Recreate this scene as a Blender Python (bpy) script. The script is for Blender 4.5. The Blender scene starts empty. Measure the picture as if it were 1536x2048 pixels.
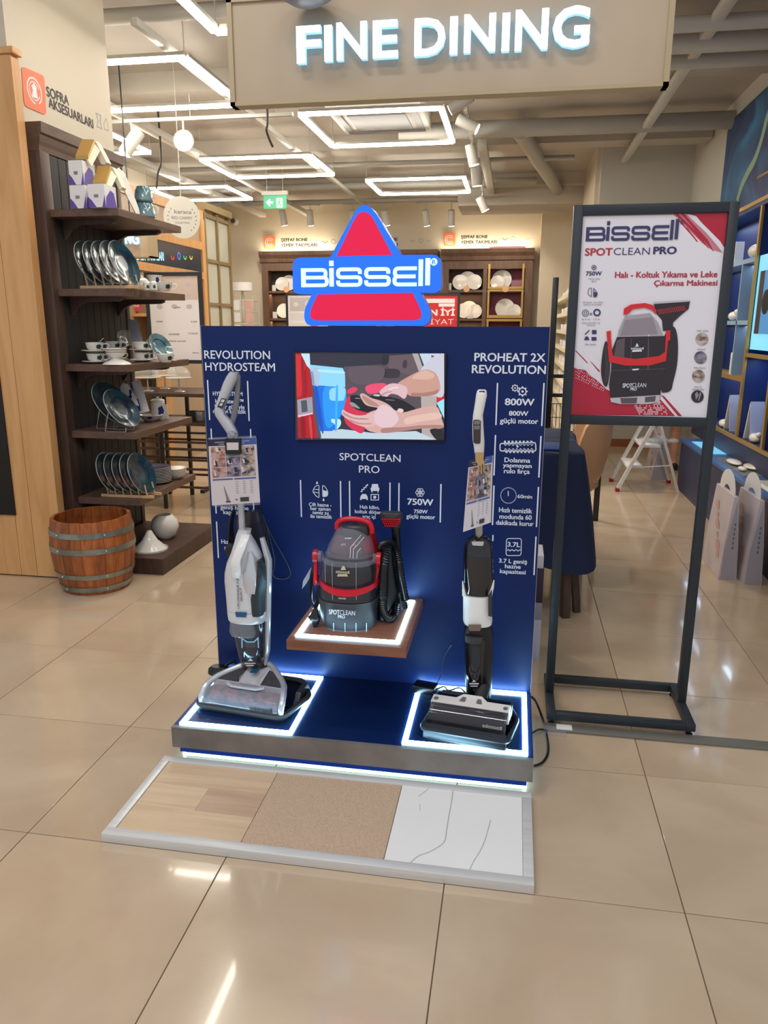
import bpy, bmesh, math, random
from mathutils import Vector, Matrix
random.seed(7)
PI = math.pi
scene = bpy.context.scene
C = scene.collection

# ---------------------------------------------------------------- camera
FPX, PITCH, YAW, ROLL, EYE = 1510.0, math.radians(13.9), math.radians(9.6), math.radians(0.15), 1.55
fw = Vector((-math.sin(YAW)*math.cos(PITCH), math.cos(YAW)*math.cos(PITCH), -math.sin(PITCH)))
rt = Vector((math.cos(YAW), math.sin(YAW), 0)); up = rt.cross(fw)
rt, up = rt*math.cos(ROLL)+up*math.sin(ROLL), up*math.cos(ROLL)-rt*math.sin(ROLL)
CAM = Vector((0, 0, EYE))
cd = bpy.data.cameras.new('camera'); cam = bpy.data.objects.new('camera', cd); C.objects.link(cam)
m = Matrix((rt, up, -fw)).transposed().to_4x4(); m.translation = CAM
cam.matrix_world = m
cd.sensor_fit = 'VERTICAL'; cd.sensor_height = 36.0; cd.sensor_width = 27.0
cd.lens = FPX*36/2048; cd.clip_start = 0.05; cd.clip_end = 100
scene.camera = cam
scene.view_settings.view_transform = 'Standard'; scene.view_settings.look = 'None'
scene.view_settings.gamma = 1; scene.view_settings.use_curve_mapping = False
scene.view_settings.exposure = 0.22

# ---------------------------------------------------------------- world and added front fill
w = bpy.data.worlds.new('world'); scene.world = w; w.use_nodes = True
w.node_tree.nodes['Background'].inputs[0].default_value = (0.88, 0.92, 1.0, 1)
w.node_tree.nodes['Background'].inputs[1].default_value = 0.50

def area(name, loc, rot, sx, sy, power, col):
    l = bpy.data.lights.new(name, 'AREA'); l.shape = 'RECTANGLE'; l.size = sx; l.size_y = sy
    l.energy = power; l.color = col
    o = bpy.data.objects.new(name, l); C.objects.link(o); o.location = loc; o.rotation_euler = rot
    return o
# unseen fill lamps added overhead to brighten the shop front
area('added_fill_lamp', (-2.6, -0.6, 4.3), (0, 0, 0), 1.6, 1.0, 36, (1.0, 0.93, 0.84))
area('added_fill_lamp', (0.6, -0.6, 4.3), (0, 0, 0), 1.6, 1.0, 36, (1.0, 0.95, 0.88))
area('added_fill_lamp', (-1.2, 1.3, 4.3), (0, 0, 0), 1.2, 0.3, 30, (0.95, 0.96, 1.0))
# ceiling spots of the shop (their light)
WARM = (1.0, 0.87, 0.72)
def spot(name, loc, target, power, ang, col=WARM, rad=0.04):
    l = bpy.data.lights.new(name, 'SPOT'); l.energy = power; l.color = col
    l.spot_size = math.radians(ang); l.spot_blend = 0.7; l.shadow_soft_size = rad
    o = bpy.data.objects.new(name, l); C.objects.link(o); o.location = loc
    o.rotation_euler = (Vector(target)-Vector(loc)).to_track_quat('-Z', 'Y').to_euler()
    return o

# ---------------------------------------------------------------- pixel rays -> real planes
def ray(x, y):
    return (fw*FPX + rt*(x-768) - up*(y-1024)).normalized()
def at(ax, v, x, y):
    d = ray(x, y); return CAM + d*((v-CAM[ax])/d[ax])
def AX(x, y, v): return at(0, v, x, y)
def AY(x, y, v): return at(1, v, x, y)
def AZ(x, y, v): return at(2, v, x, y)

# ---------------------------------------------------------------- materials
def srgb(r, g, b):
    f = lambda c: (c/255)/12.92 if c/255 <= 0.04045 else ((c/255+0.055)/1.055)**2.4
    return (f(r), f(g), f(b), 1)
MATS = {}
def mat(name, col, rough=0.5, metal=0.0, emit=None, es=1.0, alpha=1.0, coat=0.0, spec=0.5):
    if name in MATS: return MATS[name]
    m = bpy.data.materials.new(name); m.use_nodes = True; MATS[name] = m
    b = m.node_tree.nodes['Principled BSDF']
    b.inputs['Base Color'].default_value = col if len(col) == 4 else (*col, 1)
    b.inputs['Roughness'].default_value = rough; b.inputs['Metallic'].default_value = metal
    b.inputs['Alpha'].default_value = alpha; b.inputs['Coat Weight'].default_value = coat
    b.inputs['Specular IOR Level'].default_value = spec
    if emit is not None:
        b.inputs['Emission Color'].default_value = emit if len(emit) == 4 else (*emit, 1)
        b.inputs['Emission Strength'].default_value = es
    return m
def noisy(name, c1, c2, scale=(4, 4, 4), rough=0.5, detail=4, bump=0.0, metal=0.0, lo=0.35, hi=0.65, rnd=0.0, coat=0.0, distort=0.0, bscale=1.0, fine=None):
    """two colour noise on object coordinates, optional bump and per-object brightness change"""
    m = mat(name, c1, rough, metal, coat=coat); nt = m.node_tree; N = nt.nodes; L = nt.links
    b = N['Principled BSDF']; tc = N.new('ShaderNodeTexCoord'); mp = N.new('ShaderNodeMapping')
    mp.inputs['Scale'].default_value = scale
    L.new(tc.outputs['Object'], mp.inputs[0])
    oi = N.new('ShaderNodeObjectInfo'); ad = N.new('ShaderNodeVectorMath'); ad.operation = 'ADD'
    sc = N.new('ShaderNodeMath'); sc.operation = 'MULTIPLY'; sc.inputs[1].default_value = 37.0 if rnd else 0.0
    L.new(oi.outputs['Random'], sc.inputs[0]); L.new(mp.outputs[0], ad.inputs[0]); L.new(sc.outputs[0], ad.inputs[1])
    nz = N.new('ShaderNodeTexNoise'); nz.inputs['Scale'].default_value = 1.0; nz.inputs['Detail'].default_value = detail
    nz.inputs['Distortion'].default_value = distort
    L.new(ad.outputs[0], nz.inputs['Vector'])
    rp = N.new('ShaderNodeValToRGB'); rp.color_ramp.elements[0].position = lo; rp.color_ramp.elements[1].position = hi
    rp.color_ramp.elements[0].color = c1; rp.color_ramp.elements[1].color = c2
    L.new(nz.outputs['Fac'], rp.inputs[0])
    out = rp.outputs[0]
    if rnd:
        hs = N.new('ShaderNodeHueSaturation'); mr = N.new('ShaderNodeMapRange')
        mr.inputs['To Min'].default_value = 1-rnd; mr.inputs['To Max'].default_value = 1+rnd
        L.new(oi.outputs['Random'], mr.inputs['Value']); L.new(mr.outputs[0], hs.inputs['Value']); L.new(out, hs.inputs['Color'])
        out = hs.outputs[0]
    L.new(out, b.inputs['Base Color'])
    if bump:
        bn = N.new('ShaderNodeBump'); bn.inputs['Strength'].default_value = bump; bn.inputs['Distance'].default_value = 0.004*bscale
        if fine:
            n2 = N.new('ShaderNodeTexNoise'); n2.inputs['Scale'].default_value = fine; n2.inputs['Detail'].default_value = 2
            L.new(tc.outputs['Object'], n2.inputs['Vector']); L.new(n2.outputs['Fac'], bn.inputs['Height'])
        else: L.new(nz.outputs['Fac'], bn.inputs['Height'])
        L.new(bn.outputs[0], b.inputs['Normal'])
    return m
S = srgb
M_tile = noisy('floor_tile', S(186, 163, 136), S(200, 179, 152), (1.6, 2.2, 2), 0.14, 6, rnd=0.03, distort=0.6)
M_tile.node_tree.nodes['Principled BSDF'].inputs['Coat Weight'].default_value = 0.45
M_tile.node_tree.nodes['Principled BSDF'].inputs['Coat Roughness'].default_value = 0.045
M_grout = mat('grout', S(120, 98, 76), 0.8)
M_wall = mat('cream_wall', S(214, 204, 184), 0.7)
M_wallg = mat('grey_wall', S(200, 198, 190), 0.7)
M_ceil = noisy('ceiling_paint', S(172, 165, 154), S(186, 179, 168), (1.1, 1.1, 1), 0.8, 4)
M_duct = mat('white_painted_metal', S(196, 194, 186), 0.45)
M_pipe = mat('grey_painted_pipe', S(164, 162, 154), 0.5)
M_lamp = mat('lamp_white', S(255, 250, 240), 0.4, emit=(1.0, 0.93, 0.82), es=26)
M_lampspot = mat('spot_lens_lit', S(255, 255, 255), 0.4, emit=(0.95, 0.97, 1.0), es=60)
M_led = mat('cool_led', S(240, 250, 255), 0.3, emit=(0.42, 0.78, 1.0), es=22)
M_ledu = mat('under_led', S(200, 240, 255), 0.3, emit=(0.48, 0.85, 1.0), es=3.4)
M_navy = noisy('navy_laminate', S(14, 35, 88), S(16, 38, 94), (2, 2, 2), 0.42, 2)
M_navy.node_tree.nodes['Principled BSDF'].inputs['Specular IOR Level'].default_value = 0.25
M_navytop = mat('navy_gloss_top', S(14, 36, 82), 0.24)
M_blue = mat('bright_blue_edge', S(20, 70, 190), 0.3)
M_concrete = noisy('brushed_grey_laminate', S(112, 108, 104), S(140, 135, 130), (5, 5, 5), 0.35, 5, metal=0.25)
M_white = mat('white_print', S(226, 230, 240), 0.45)
M_black = mat('black_plastic', S(16, 17, 20), 0.28)
M_blackm = mat('black_matt', S(22, 24, 27), 0.6)
M_anth = mat('anthracite_metal', S(44, 51, 58), 0.42, 0.2)
M_silver = mat('silver_plastic', S(204, 205, 209), 0.2, 0.5)
M_silverl = mat('light_silver_paint', S(216, 214, 216), 0.25, 0.25)
M_alu = noisy('brushed_aluminium', S(216, 217, 215), S(226, 226, 224), (3, 60, 60), 0.36, 3, metal=0.25)
M_whitep = mat('white_plastic', S(232, 228, 222), 0.25)
M_clear = mat('clear_plastic', S(190, 192, 205), 0.06, alpha=0.22, spec=0.8)
M_smoke = mat('smoked_plastic', S(52, 50, 56), 0.07, alpha=0.62, spec=0.9)
M_smoked = mat('dark_smoked_plastic', S(22, 21, 25), 0.08, alpha=0.88, spec=0.9)
M_red = mat('red_plastic', S(196, 18, 40), 0.25)
M_redd = mat('dark_red_plastic', S(150, 12, 34), 0.25)
M_dgrey = mat('dark_grey_plastic', S(54, 54, 58), 0.4)
M_mgrey = mat('mid_grey_plastic', S(118, 116, 116), 0.4)
def wood(name, c1, c2, sc, rough=0.4, rnd=0.06, bump=0.15):
    return noisy(name, c1, c2, sc, rough, 6, bump=bump, rnd=rnd, lo=0.3, hi=0.7, distort=1.2)
M_oak = wood('oak_veneer', S(205, 152, 96), S(222, 172, 114), (14, 14, 1.2), 0.38, 0.02, 0.05)
M_dark = wood('dark_walnut', S(60, 42, 34), S(82, 60, 49), (26, 26, 2.5), 0.5, 0.08)
M_darks = wood('dark_walnut_shelf', S(84, 62, 50), S(104, 79, 64), (24, 3, 24), 0.42, 0.05)
M_blackwood = wood('black_stained_plank', S(38, 36, 36), S(54, 50, 48), (30, 30, 2), 0.55, 0.12)
M_wal = wood('walnut_shelf_board', S(120, 76, 58), S(146, 98, 76), (3, 22, 22), 0.4, 0.0)
M_stave = wood('barrel_stave', S(128, 66, 30), S(176, 102, 50), (20, 20, 5), 0.4, 0.34, 0.2)
M_hoop = noisy('galvanised_hoop', S(120, 124, 116), S(158, 160, 150), (9, 9, 9), 0.4, 3, metal=0.6)
M_oakfloor = wood('light_oak_floor', S(196, 168, 136), S(214, 188, 156), (1.6, 26, 8), 0.45, 0.05, 0.05)
M_oakfloord = wood('pinkish_oak_floor', S(184, 152, 126), S(200, 170, 144), (1.6, 26, 8), 0.45, 0.03, 0.05)
M_carpet = noisy('beige_carpet', S(192, 164, 136), S(206, 180, 154), (160, 160, 160), 0.95, 3, bump=0.6, fine=420)
M_marble = mat('white_marble_tile', S(240, 239, 236), 0.18)
M_vein = mat('marble_vein', S(184, 182, 178), 0.2)
M_gold = mat('brass_gold', S(196, 160, 92), 0.35, 0.6)
M_teal = noisy('teal_glaze', S(14, 34, 52), S(34, 76, 90), (9, 9, 9), 0.16, 3, coat=0.2, lo=0.4, hi=0.7)
M_dteal = noisy('dark_teal_glaze', S(14, 24, 34), S(24, 50, 60), (10, 10, 10), 0.12, 3, coat=0.4)
M_porc = mat('porcelain', S(232, 228, 220), 0.15, coat=0.3)
M_leaf = mat('dark_green_motif', S(24, 62, 60), 0.3)
M_purple = mat('purple_print', S(92, 70, 160), 0.4)
M_swan = mat('navy_motif', S(32, 40, 110), 0.3)
M_card = mat('white_card', S(226, 224, 224), 0.55)
M_cardg = mat('grey_card', S(150, 150, 160), 0.5)
M_lwood = wood('pale_rack_wood', S(188, 152, 112), S(206, 172, 130), (10, 10, 10), 0.5, 0.03, 0.0)
M_orange = mat('orange_badge', S(230, 120, 78), 0.5)
M_ink = mat('dark_ink', S(50, 46, 44), 0.6)
M_taupe = noisy('taupe_fascia', S(176, 156, 130), S(188, 167, 140), (3, 3, 3), 0.42, 2)
M_letter = mat('white_lit_letter', S(255, 255, 255), 0.4, emit=(0.86, 0.95, 1.0), es=3.2)
M_letside = mat('letter_side_lit', S(120, 170, 220), 0.4, emit=(0.30, 0.62, 1.0), es=1.0)
M_cloth = mat('navy_tablecloth', S(18, 34, 70), 0.8)
M_napkin = mat('blue_napkin', S(30, 66, 128), 0.75)
M_leather = mat('tan_leatherette', S(196, 152, 112), 0.4)
M_mullion = mat('olive_brass_frame', S(134, 114, 78), 0.5)
M_fglass = mat('pale_wired_glass', S(200, 200, 184), 0.2, alpha=0.85)
M_dispblue = mat('display_blue', S(26, 50, 112), 0.45)
M_displip = mat('pale_blue_lip', S(140, 170, 200), 0.4)
M_counter = mat('counter_top_blue', S(62, 100, 160), 0.3)
M_counterf = mat('counter_front_navy', S(44, 50, 84), 0.45)
M_skin = mat('skin', S(214, 160, 134), 0.5)
M_glass = mat('clear_glass', S(220, 226, 226), 0.03, alpha=0.22, spec=0.9)
M_skirting = mat('brown_skirting', S(150, 92, 54), 0.4)

# ---------------------------------------------------------------- mesh builder
class B:
    def __init__(s): s.bm = bmesh.new(); s.m = 0
    def face(s, vs):
        try:
            f = s.bm.faces.new(vs); f.material_index = s.m; return f
        except ValueError: return None
    def box(s, x0, x1, y0, y1, z0, z1, bev=0.0):
        tmp = bmesh.new(); bmesh.ops.create_cube(tmp, size=1)
        for v in tmp.verts:
            v.co = Vector(((x0+x1)/2+v.co.x*(x1-x0), (y0+y1)/2+v.co.y*(y1-y0), (z0+z1)/2+v.co.z*(z1-z0)))
        if bev: bmesh.ops.bevel(tmp, geom=tmp.edges[:], offset=bev, segments=2, affect='EDGES', profile=0.5)
        return s.merge(tmp)
    def merge(s, tmp, mtx=None):
        vm = {}
        for v in tmp.verts: vm[v.index if False else v] = s.bm.verts.new(mtx @ v.co if mtx else v.co)
        for f in tmp.faces: s.face([vm[v] for v in f.verts])
        tmp.free(); return s
    def obox(s, p0, p1, wx, wz, upv=(0, 0, 1)):
        """beam of section wx * wz between two points"""
        p0 = Vector(p0); p1 = Vector(p1); d = (p1-p0).normalized(); upv = Vector(upv)
        sx = d.cross(upv)
        if sx.length < 1e-4: sx = d.cross(Vector((1, 0, 0)))
        sx.normalize(); sz = sx.cross(d).normalized()
        r = []
        for p in (p0, p1):
            r.append([s.bm.verts.new(p+sx*a*wx/2+sz*b*wz/2) for a, b in ((-1, -1), (1, -1), (1, 1), (-1, 1))])
        for i in range(4): s.face([r[0][i], r[0][(i+1) % 4], r[1][(i+1) % 4], r[1][i]])
        s.face(r[0][::-1]); s.face(r[1]); return s
    def rings(s, rr, close=True, caps=True, wrap=False):
        R = [[s.bm.verts.new(p) for p in r] for r in rr]; n = len(R[0])
        for i in range(len(R) if wrap else len(R)-1):
            a = R[i]; b = R[(i+1) % len(R)]
            for j in range(n if close else n-1):
                s.face([a[j], a[(j+1) % n], b[(j+1) % n], b[j]])
        if caps and not wrap: s.face(R[0][::-1]); s.face(R[-1])
        return s
    def cyl(s, p0, p1, r0, r1=None, n=16, caps=True):
        return s.tube([p0, p1], [r0, r0 if r1 is None else r1], n, caps=caps)
    def tube(s, pts, r, n=8, caps=True, flat=None, wrap=False):
        pts = [Vector(p) for p in pts]; rr = []; prev = None
        for i, p in enumerate(pts):
            if wrap: d = pts[(i+1) % len(pts)]-pts[i-1]
            elif i == 0: d = pts[1]-pts[0]
            elif i == len(pts)-1: d = pts[-1]-pts[-2]
            else: d = (pts[i+1]-pts[i]).normalized()+(pts[i]-pts[i-1]).normalized()
            d.normalize()
            if prev is None:
                a = Vector((0, 0, 1)) if abs(d.z) < 0.9 else Vector((1, 0, 0))
                u = d.cross(a).normalized()
            else:
                u = (prev - d*prev.dot(d)); u = u.normalized() if u.length > 1e-6 else d.cross(Vector((0, 0, 1))).normalized()
            prev = u; v = d.cross(u)
            ri = r[i] if isinstance(r, (list, tuple)) else r
            fl = flat or 1.0
            rr.append([p+u*math.cos(2*PI*k/n)*ri+v*math.sin(2*PI*k/n)*ri*fl for k in range(n)])
        return s.rings(rr, caps=caps, wrap=wrap)
    def lathe(s, prof, c=(0, 0, 0), n=32, mtx=None, mats=None):
        """profile of (r, z); mats = material slot for each segment"""
        c = Vector(c); R = []
        for r, z in prof:
            if r < 1e-6: R.append([s.bm.verts.new(c+Vector((0, 0, z)))])
            else: R.append([s.bm.verts.new(c+Vector((r*math.cos(2*PI*k/n), r*math.sin(2*PI*k/n), z))) for k in range(n)])
        nv = [v for r in R for v in r]
        for i in range(len(R)-1):
            if mats: s.m = mats[i]
            a, b = R[i], R[i+1]
            for j in range(n):
                k = (j+1) % n
                if len(a) == 1 and len(b) == 1: continue
                if len(a) == 1: s.face([a[0], b[k], b[j]])
                elif len(b) == 1: s.face([a[j], a[k], b[0]])
                else: s.face([a[j], a[k], b[k], b[j]])
        if mtx:
            for v in nv: v.co = mtx @ v.co
        return s
    def ell(s, c, rx, ry, rz, n=16, mtx=None):
        tmp = bmesh.new(); bmesh.ops.create_uvsphere(tmp, u_segments=n, v_segments=max(6, n*2//3), radius=1)
        for v in tmp.verts:
            p = Vector((v.co.x*rx, v.co.y*ry, v.co.z*rz))
            if mtx: p = mtx @ p
            v.co = p+Vector(c)
        return s.merge(tmp)
    def prism(s, front, back):
        """same outline given twice in space: closed solid"""
        f = [s.bm.verts.new(p) for p in front]; b = [s.bm.verts.new(p) for p in back]; n = len(f)
        s.face(f); s.face(b[::-1])
        for i in range(n): s.face([f[i], b[i], b[(i+1) % n], f[(i+1) % n]])
        return s
    def flat(s, pts): return s.face([s.bm.verts.new(p) for p in pts]) and s
    def yprism(s, pts, y0, y1):            # pts: (X, Z) outline, thickness along Y
        return s.prism([Vector((x, y0, z)) for x, z in pts], [Vector((x, y1, z)) for x, z in pts])
    def zprism(s, pts, z0, z1):
        return s.prism([Vector((x, y, z0)) for x, y in pts], [Vector((x, y, z1)) for x, y in pts])
    def xprism(s, pts, x0, x1):
        return s.prism([Vector((x0, y, z)) for y, z in pts], [Vector((x1, y, z)) for y, z in pts])
    def loft(s, levels, n=28, p=2.6, caps=True):
        """levels: (y_px, xl_px, xr_px, Ycentre, half depth) -> horizontal super-ellipse sections"""
        rr = []
        for lv in levels:
            y, xl, xr, Yc, hd = lv[:5]; pp = lv[5] if len(lv) > 5 else p
            L = AY(xl, y, Yc); R = AY(xr, y, Yc); c = (L+R)/2; a = (R.x-L.x)/2
            ring = []
            for k in range(n):
                t = 2*PI*k/n; ct, st = math.cos(t), math.sin(t)
                ring.append(Vector((c.x+a*math.copysign(abs(ct)**(2/pp), ct), Yc+hd*math.copysign(abs(st)**(2/pp), st), c.z)))
            rr.append(ring)
        return s.rings(rr, caps=caps)
    def done(s): return s

def anc(o):
    v = Vector((0, 0, 0))
    while o is not None: v += o.location; o = o.parent
    return v
def out(b, name, mats, parent=None, local=False, smooth=True, label=None, cat=None, group=None, kind=None, angle=35, bevel=None):
    if not isinstance(mats, (list, tuple)): mats = [mats]
    bm = b.bm if isinstance(b, B) else b
    bmesh.ops.recalc_face_normals(bm, faces=bm.faces)
    bmesh.ops.triangulate(bm, faces=[f for f in bm.faces if len(f.verts) > 4])
    off = Vector((0, 0, 0)); loc = Vector((0, 0, 0))
    if parent is not None and not local: off = -anc(parent)
    if parent is None:
        xs = [v.co for v in bm.verts]
        lo = Vector([min(c[i] for c in xs) for i in range(3)]); hi = Vector([max(c[i] for c in xs) for i in range(3)])
        loc = Vector(((lo.x+hi.x)/2, (lo.y+hi.y)/2, lo.z)); off = -loc
    if off.length:
        for v in bm.verts: v.co += off
    me = bpy.data.meshes.new(name); bm.to_mesh(me); bm.free()
    for mm in mats: me.materials.append(mm)
    if smooth:
        me.polygons.foreach_set('use_smooth', [True]*len(me.polygons))
        me.set_sharp_from_angle(angle=math.radians(angle))
    o = bpy.data.objects.new(name, me); C.objects.link(o); o.location = loc
    if parent is not None: o.parent = parent
    return tag(o, label, cat, group, kind)
def tag(o, label=None, cat=None, group=None, kind=None):
    if label: o['label'] = label
    if cat: o['category'] = cat
    if group: o['group'] = group
    if kind: o['kind'] = kind
    return o
def thing(name, label, cat, loc=(0, 0, 0), rz=0.0, group=None):
    o = bpy.data.objects.new(name, None); C.objects.link(o); o.empty_display_size = 0.1
    o.location = loc; o.rotation_euler = (0, 0, rz)
    return tag(o, label, cat, group)
def dup(root, loc, rot=None, label=None, group=None):
    def cp(o, par):
        c = o.copy(); C.objects.link(c); c.parent = par
        for ch in [q for q in o.children]: cp(ch, c)
        return c
    r = cp(root, None); r.location = loc
    if rot is not None: r.rotation_euler = rot
    if label: r['label'] = label
    if group: r['group'] = group
    return r
def struct(b, name, mats, parent=None, **k): return out(b, name, mats, parent, kind=None if parent else 'structure', **k)

# ---------------------------------------------------------------- lettering
_tc = {}
def glyphs(txt, bold=0.0, extr=0.0):
    key = (txt, bold, extr)
    if key not in _tc:
        cu = bpy.data.curves.new('t', 'FONT'); cu.body = txt; cu.size = 1; cu.offset = bold; cu.extrude = extr; cu.resolution_u = 3
        o = bpy.data.objects.new('t', cu); C.objects.link(o)
        me = bpy.data.meshes.new_from_object(o.evaluated_get(bpy.context.evaluated_depsgraph_get()))
        _tc[key] = ([v.co.copy() for v in me.vertices], [list(p.vertices) for p in me.polygons])
        bpy.data.objects.remove(o); bpy.data.curves.remove(cu); bpy.data.meshes.remove(me)
    return _tc[key]
CAPH = max(v.y for v in glyphs('H')[0])
def text(b, txt, L, R, cap, N, bold=0.0, extr=0.0, upv=None):
    """lay the words between base points L and R, cap height in metres, N = outward normal"""
    vs, fs = glyphs(txt, min(bold, 0.0), extr)
    if not vs: return
    x0 = min(v.x for v in vs); x1 = max(v.x for v in vs)
    U = (R-L)/(x1-x0); V = Vector(upv or (0, 0, 1)); s = cap/CAPH; N = Vector(N)
    sh = [(0, 0)] if bold <= 0 else [(-bold, 0), (bold, 0), (0, bold*0.7), (0, -bold*0.7)]
    for i, (dx, dz) in enumerate(sh):
        nv = [b.bm.verts.new(L+U*(v.x-x0+dx*(v.y is not None))+V*((v.y+dz)*s)+N*(v.z+extr+0.00004*i)) for v in vs]
        for f in fs: b.face([nv[k] for k in f])
def ptext(b, txt, xl, xr, yb, yt, Yp, bold=0.012, extr=0.0):
    """words on a plane Y = Yp facing the walkway, from photo measurements"""
    L = AY(xl, yb, Yp); T = AY(xl, yt, Yp); R = AY(xr, yb, Yp); R.z = L.z
    text(b, txt, L, R, T.z-L.z, (0, -1, 0), bold, extr)
def bar(b, x0, y0, x1, y1, wpx, Yp):
    p = AY(x0, y0, Yp); q = AY(x1, y1, Yp); w_ = wpx/FPX*Yp*1.05
    b.flat([(p.x-w_/2, Yp, p.z), (p.x+w_/2, Yp, p.z), (p.x+w_/2, Yp, q.z), (p.x-w_/2, Yp, q.z)])
def ppoly(b, pts, Yp): b.flat([AY(x, y, Yp) for x, y in pts])
def pdisc(b, x, y, r, Yp, n=24, r2=None, a0=0, a1=2*PI):
    if r2 is None: ppoly(b, [(x+r*math.cos(2*PI*k/n), y+r*math.sin(2*PI*k/n)) for k in range(n)], Yp)
    else:
        for k in range(n):
            t0 = a0+(a1-a0)*k/n; t1 = a0+(a1-a0)*(k+1)/n
            ppoly(b, [(x+r*math.cos(t0), y+r*math.sin(t0)), (x+r*math.cos(t1), y+r*math.sin(t1)),
                      (x+r2*math.cos(t1), y+r2*math.sin(t1)), (x+r2*math.cos(t0), y+r2*math.sin(t0))], Yp)
def stroke2(pts, w_, closed=False):
    """quads covering a 2D polyline of width w_"""
    q = []; n = len(pts); P = [Vector(p) for p in pts]
    offs = []
    for i in range(n):
        a = P[i-1] if (i > 0 or closed) else None; c = P[(i+1) % n] if (i < n-1 or closed) else None
        d1 = (P[i]-a).normalized() if a is not None else None; d2 = (c-P[i]).normalized() if c is not None else None
        if d1 is None: d1 = d2
        if d2 is None: d2 = d1
        n1 = Vector((-d1.y, d1.x)); n2 = Vector((-d2.y, d2.x)); mm = (n1+n2)
        mm = mm.normalized() if mm.length > 1e-6 else n1
        k = 1/max(0.4, mm.dot(n1)); offs.append(mm*k*w_/2)
    for i in range(n if closed else n-1):
        j = (i+1) % n
        q.append([P[i]+offs[i], P[i]-offs[i], P[j]-offs[j], P[j]+offs[j]])
    return q
def rnd_path(pts, r=12, n=5, closed=False):
    """round the corners of a polyline"""
    o = []; N_ = len(pts)
    for i, p in enumerate(pts):
        if not closed and i in (0, N_-1): o.append(p); continue
        p = Vector(p); a = Vector(pts[i-1]); c = Vector(pts[(i+1) % N_])
        ra = min(r, (a-p).length*0.49); rc = min(r, (c-p).length*0.49)
        s0 = p+(a-p).normalized()*ra; s1 = p+(c-p).normalized()*rc
        for k in range(n+1):
            t = k/n; o.append(tuple(s0*(1-t)**2+p*2*t*(1-t)+s1*t*t))
    return o
def logo_quads():
    q = []; r = rnd_path
    q += stroke2([(24, 0), (24, 195)], 48)
    q += stroke2(r([(20, 176), (246, 176), (246, 98), (40, 98)], 34), 37)
    q += stroke2(r([(150, 98), (258, 98), (258, 19), (20, 19)], 34), 37)
    q += stroke2([(305, 5), (305, 195)], 44); q += stroke2([(305, 215), (305, 270)], 44)
    for x in (350, 627):
        q += stroke2(r([(x+235, 132), (x+235, 180), (x+20, 180), (x+20, 99), (x+240, 99), (x+240, 21), (x+20, 21), (x+20, 66)], 36), 38)
    q += stroke2(r([(1137, 184), (926, 184), (926, 103), (1125, 103)], 38), 38)
    q += stroke2(r([(1000, 103), (922, 103), (922, 22), (1137, 22)], 38), 38)
    q += stroke2([(1174, 5), (1174, 272)], 43); q += stroke2([(1240, 12), (1240, 284)], 46)
    return q
def logo(b, O, U, V):
    """wordmark with origin O; U, V = vectors of one full width and one full height"""
    N = U.cross(V).normalized()
    for i, q in enumerate(logo_quads()):
        b.flat([O+U*(p[0]/1264)+V*(p[1]/285)+N*(0.000012*i) for p in q])
def plogo(b, xl, xr, yb, yt, Yp):
    L = AY(xl, yb, Yp); R = AY(xr, yb, Yp); T = AY(xl, yt, Yp)
    logo(b, L, Vector((R.x-L.x, 0, 0)), Vector((0, 0, T.z-L.z)))
def ribbon(pairs, Yq, hd, n=12, p=3.0, dy=None):
    """solid bar from pairs of photo edge points (left, right); hd = half depth"""
    rr = []
    for i, (a, c) in enumerate(pairs):
        y_ = Yq+(dy[i] if dy else 0); A = AY(*a, y_); Cc = AY(*c, y_); m_ = (A+Cc)/2; h = (Cc-A)/2
        rr.append([m_+h*math.copysign(abs(math.cos(2*PI*k/n))**(2/p), math.cos(2*PI*k/n))+Vector((0, hd*math.copysign(abs(math.sin(2*PI*k/n))**(2/p), math.sin(2*PI*k/n)), 0)) for k in range(n)])
    return B().rings(rr)
def bez(pts, n=6, closed=False):
    """Catmull-Rom through points"""
    P = [Vector(p) for p in pts]; N_ = len(P); o = []
    for i in range(N_ if closed else N_-1):
        p0 = P[i-1] if (i > 0 or closed) else P[0]; p1 = P[i]; p2 = P[(i+1) % N_]
        p3 = P[(i+2) % N_] if (i+2 < N_ or closed) else P[-1]
        for k in range(n):
            t = k/n
            o.append(0.5*((2*p1)+(p2-p0)*t+(2*p0-5*p1+4*p2-p3)*t*t+(3*p1-p0-3*p2+p3)*t**3))
    if not closed: o.append(P[-1])
    return o

# ================================================================ SETTING
# floor: grout bed with every tile a piece of its own
b = B().box(-7.5, 5.0, -3.0, 14.6, -0.06, -0.004)
floor = struct(b, 'floor', M_grout, smooth=False)
T = 0.655
b = B().box(-T/2+0.0016, T/2-0.0016, -T/2+0.0016, T/2-0.0016, -0.012, 0.0, bev=0.0012)
t0 = None
for i in range(-6, 4):
    for j in range(-2, 20):
        cx = -0.134+T*(i+0.5); cy = 1.845+T*(j+0.5)
        if t0 is None:
            t0 = out(b, 'tile', M_tile, floor, local=True, smooth=False); o = t0
        else:
            o = t0.copy(); C.objects.link(o); o.parent = floor
        o.location = (cx-floor.location.x, cy-floor.location.y, -floor.location.z+random.uniform(-0.0004, 0.0004))
b = B()
for i in range(-11, 8):
    for j in range(-7, 20):
        if -6 <= i < 4 and j >= -2: continue
        cx = -0.134+T*(i+0.5); cy = 1.845+T*(j+0.5)
        b.box(cx-T/2+0.0016, cx+T/2-0.0016, cy-T/2+0.0016, cy+T/2-0.0016, -0.012, 0)
out(b, 'outer_tiles', M_tile, floor, smooth=False, kind='stuff')
CZ = 3.70
ceiling = struct(B().box(-5.6, 2.2, 3.0, 14.6, CZ, CZ+0.12), 'ceiling', M_ceil, smooth=False)
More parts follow.
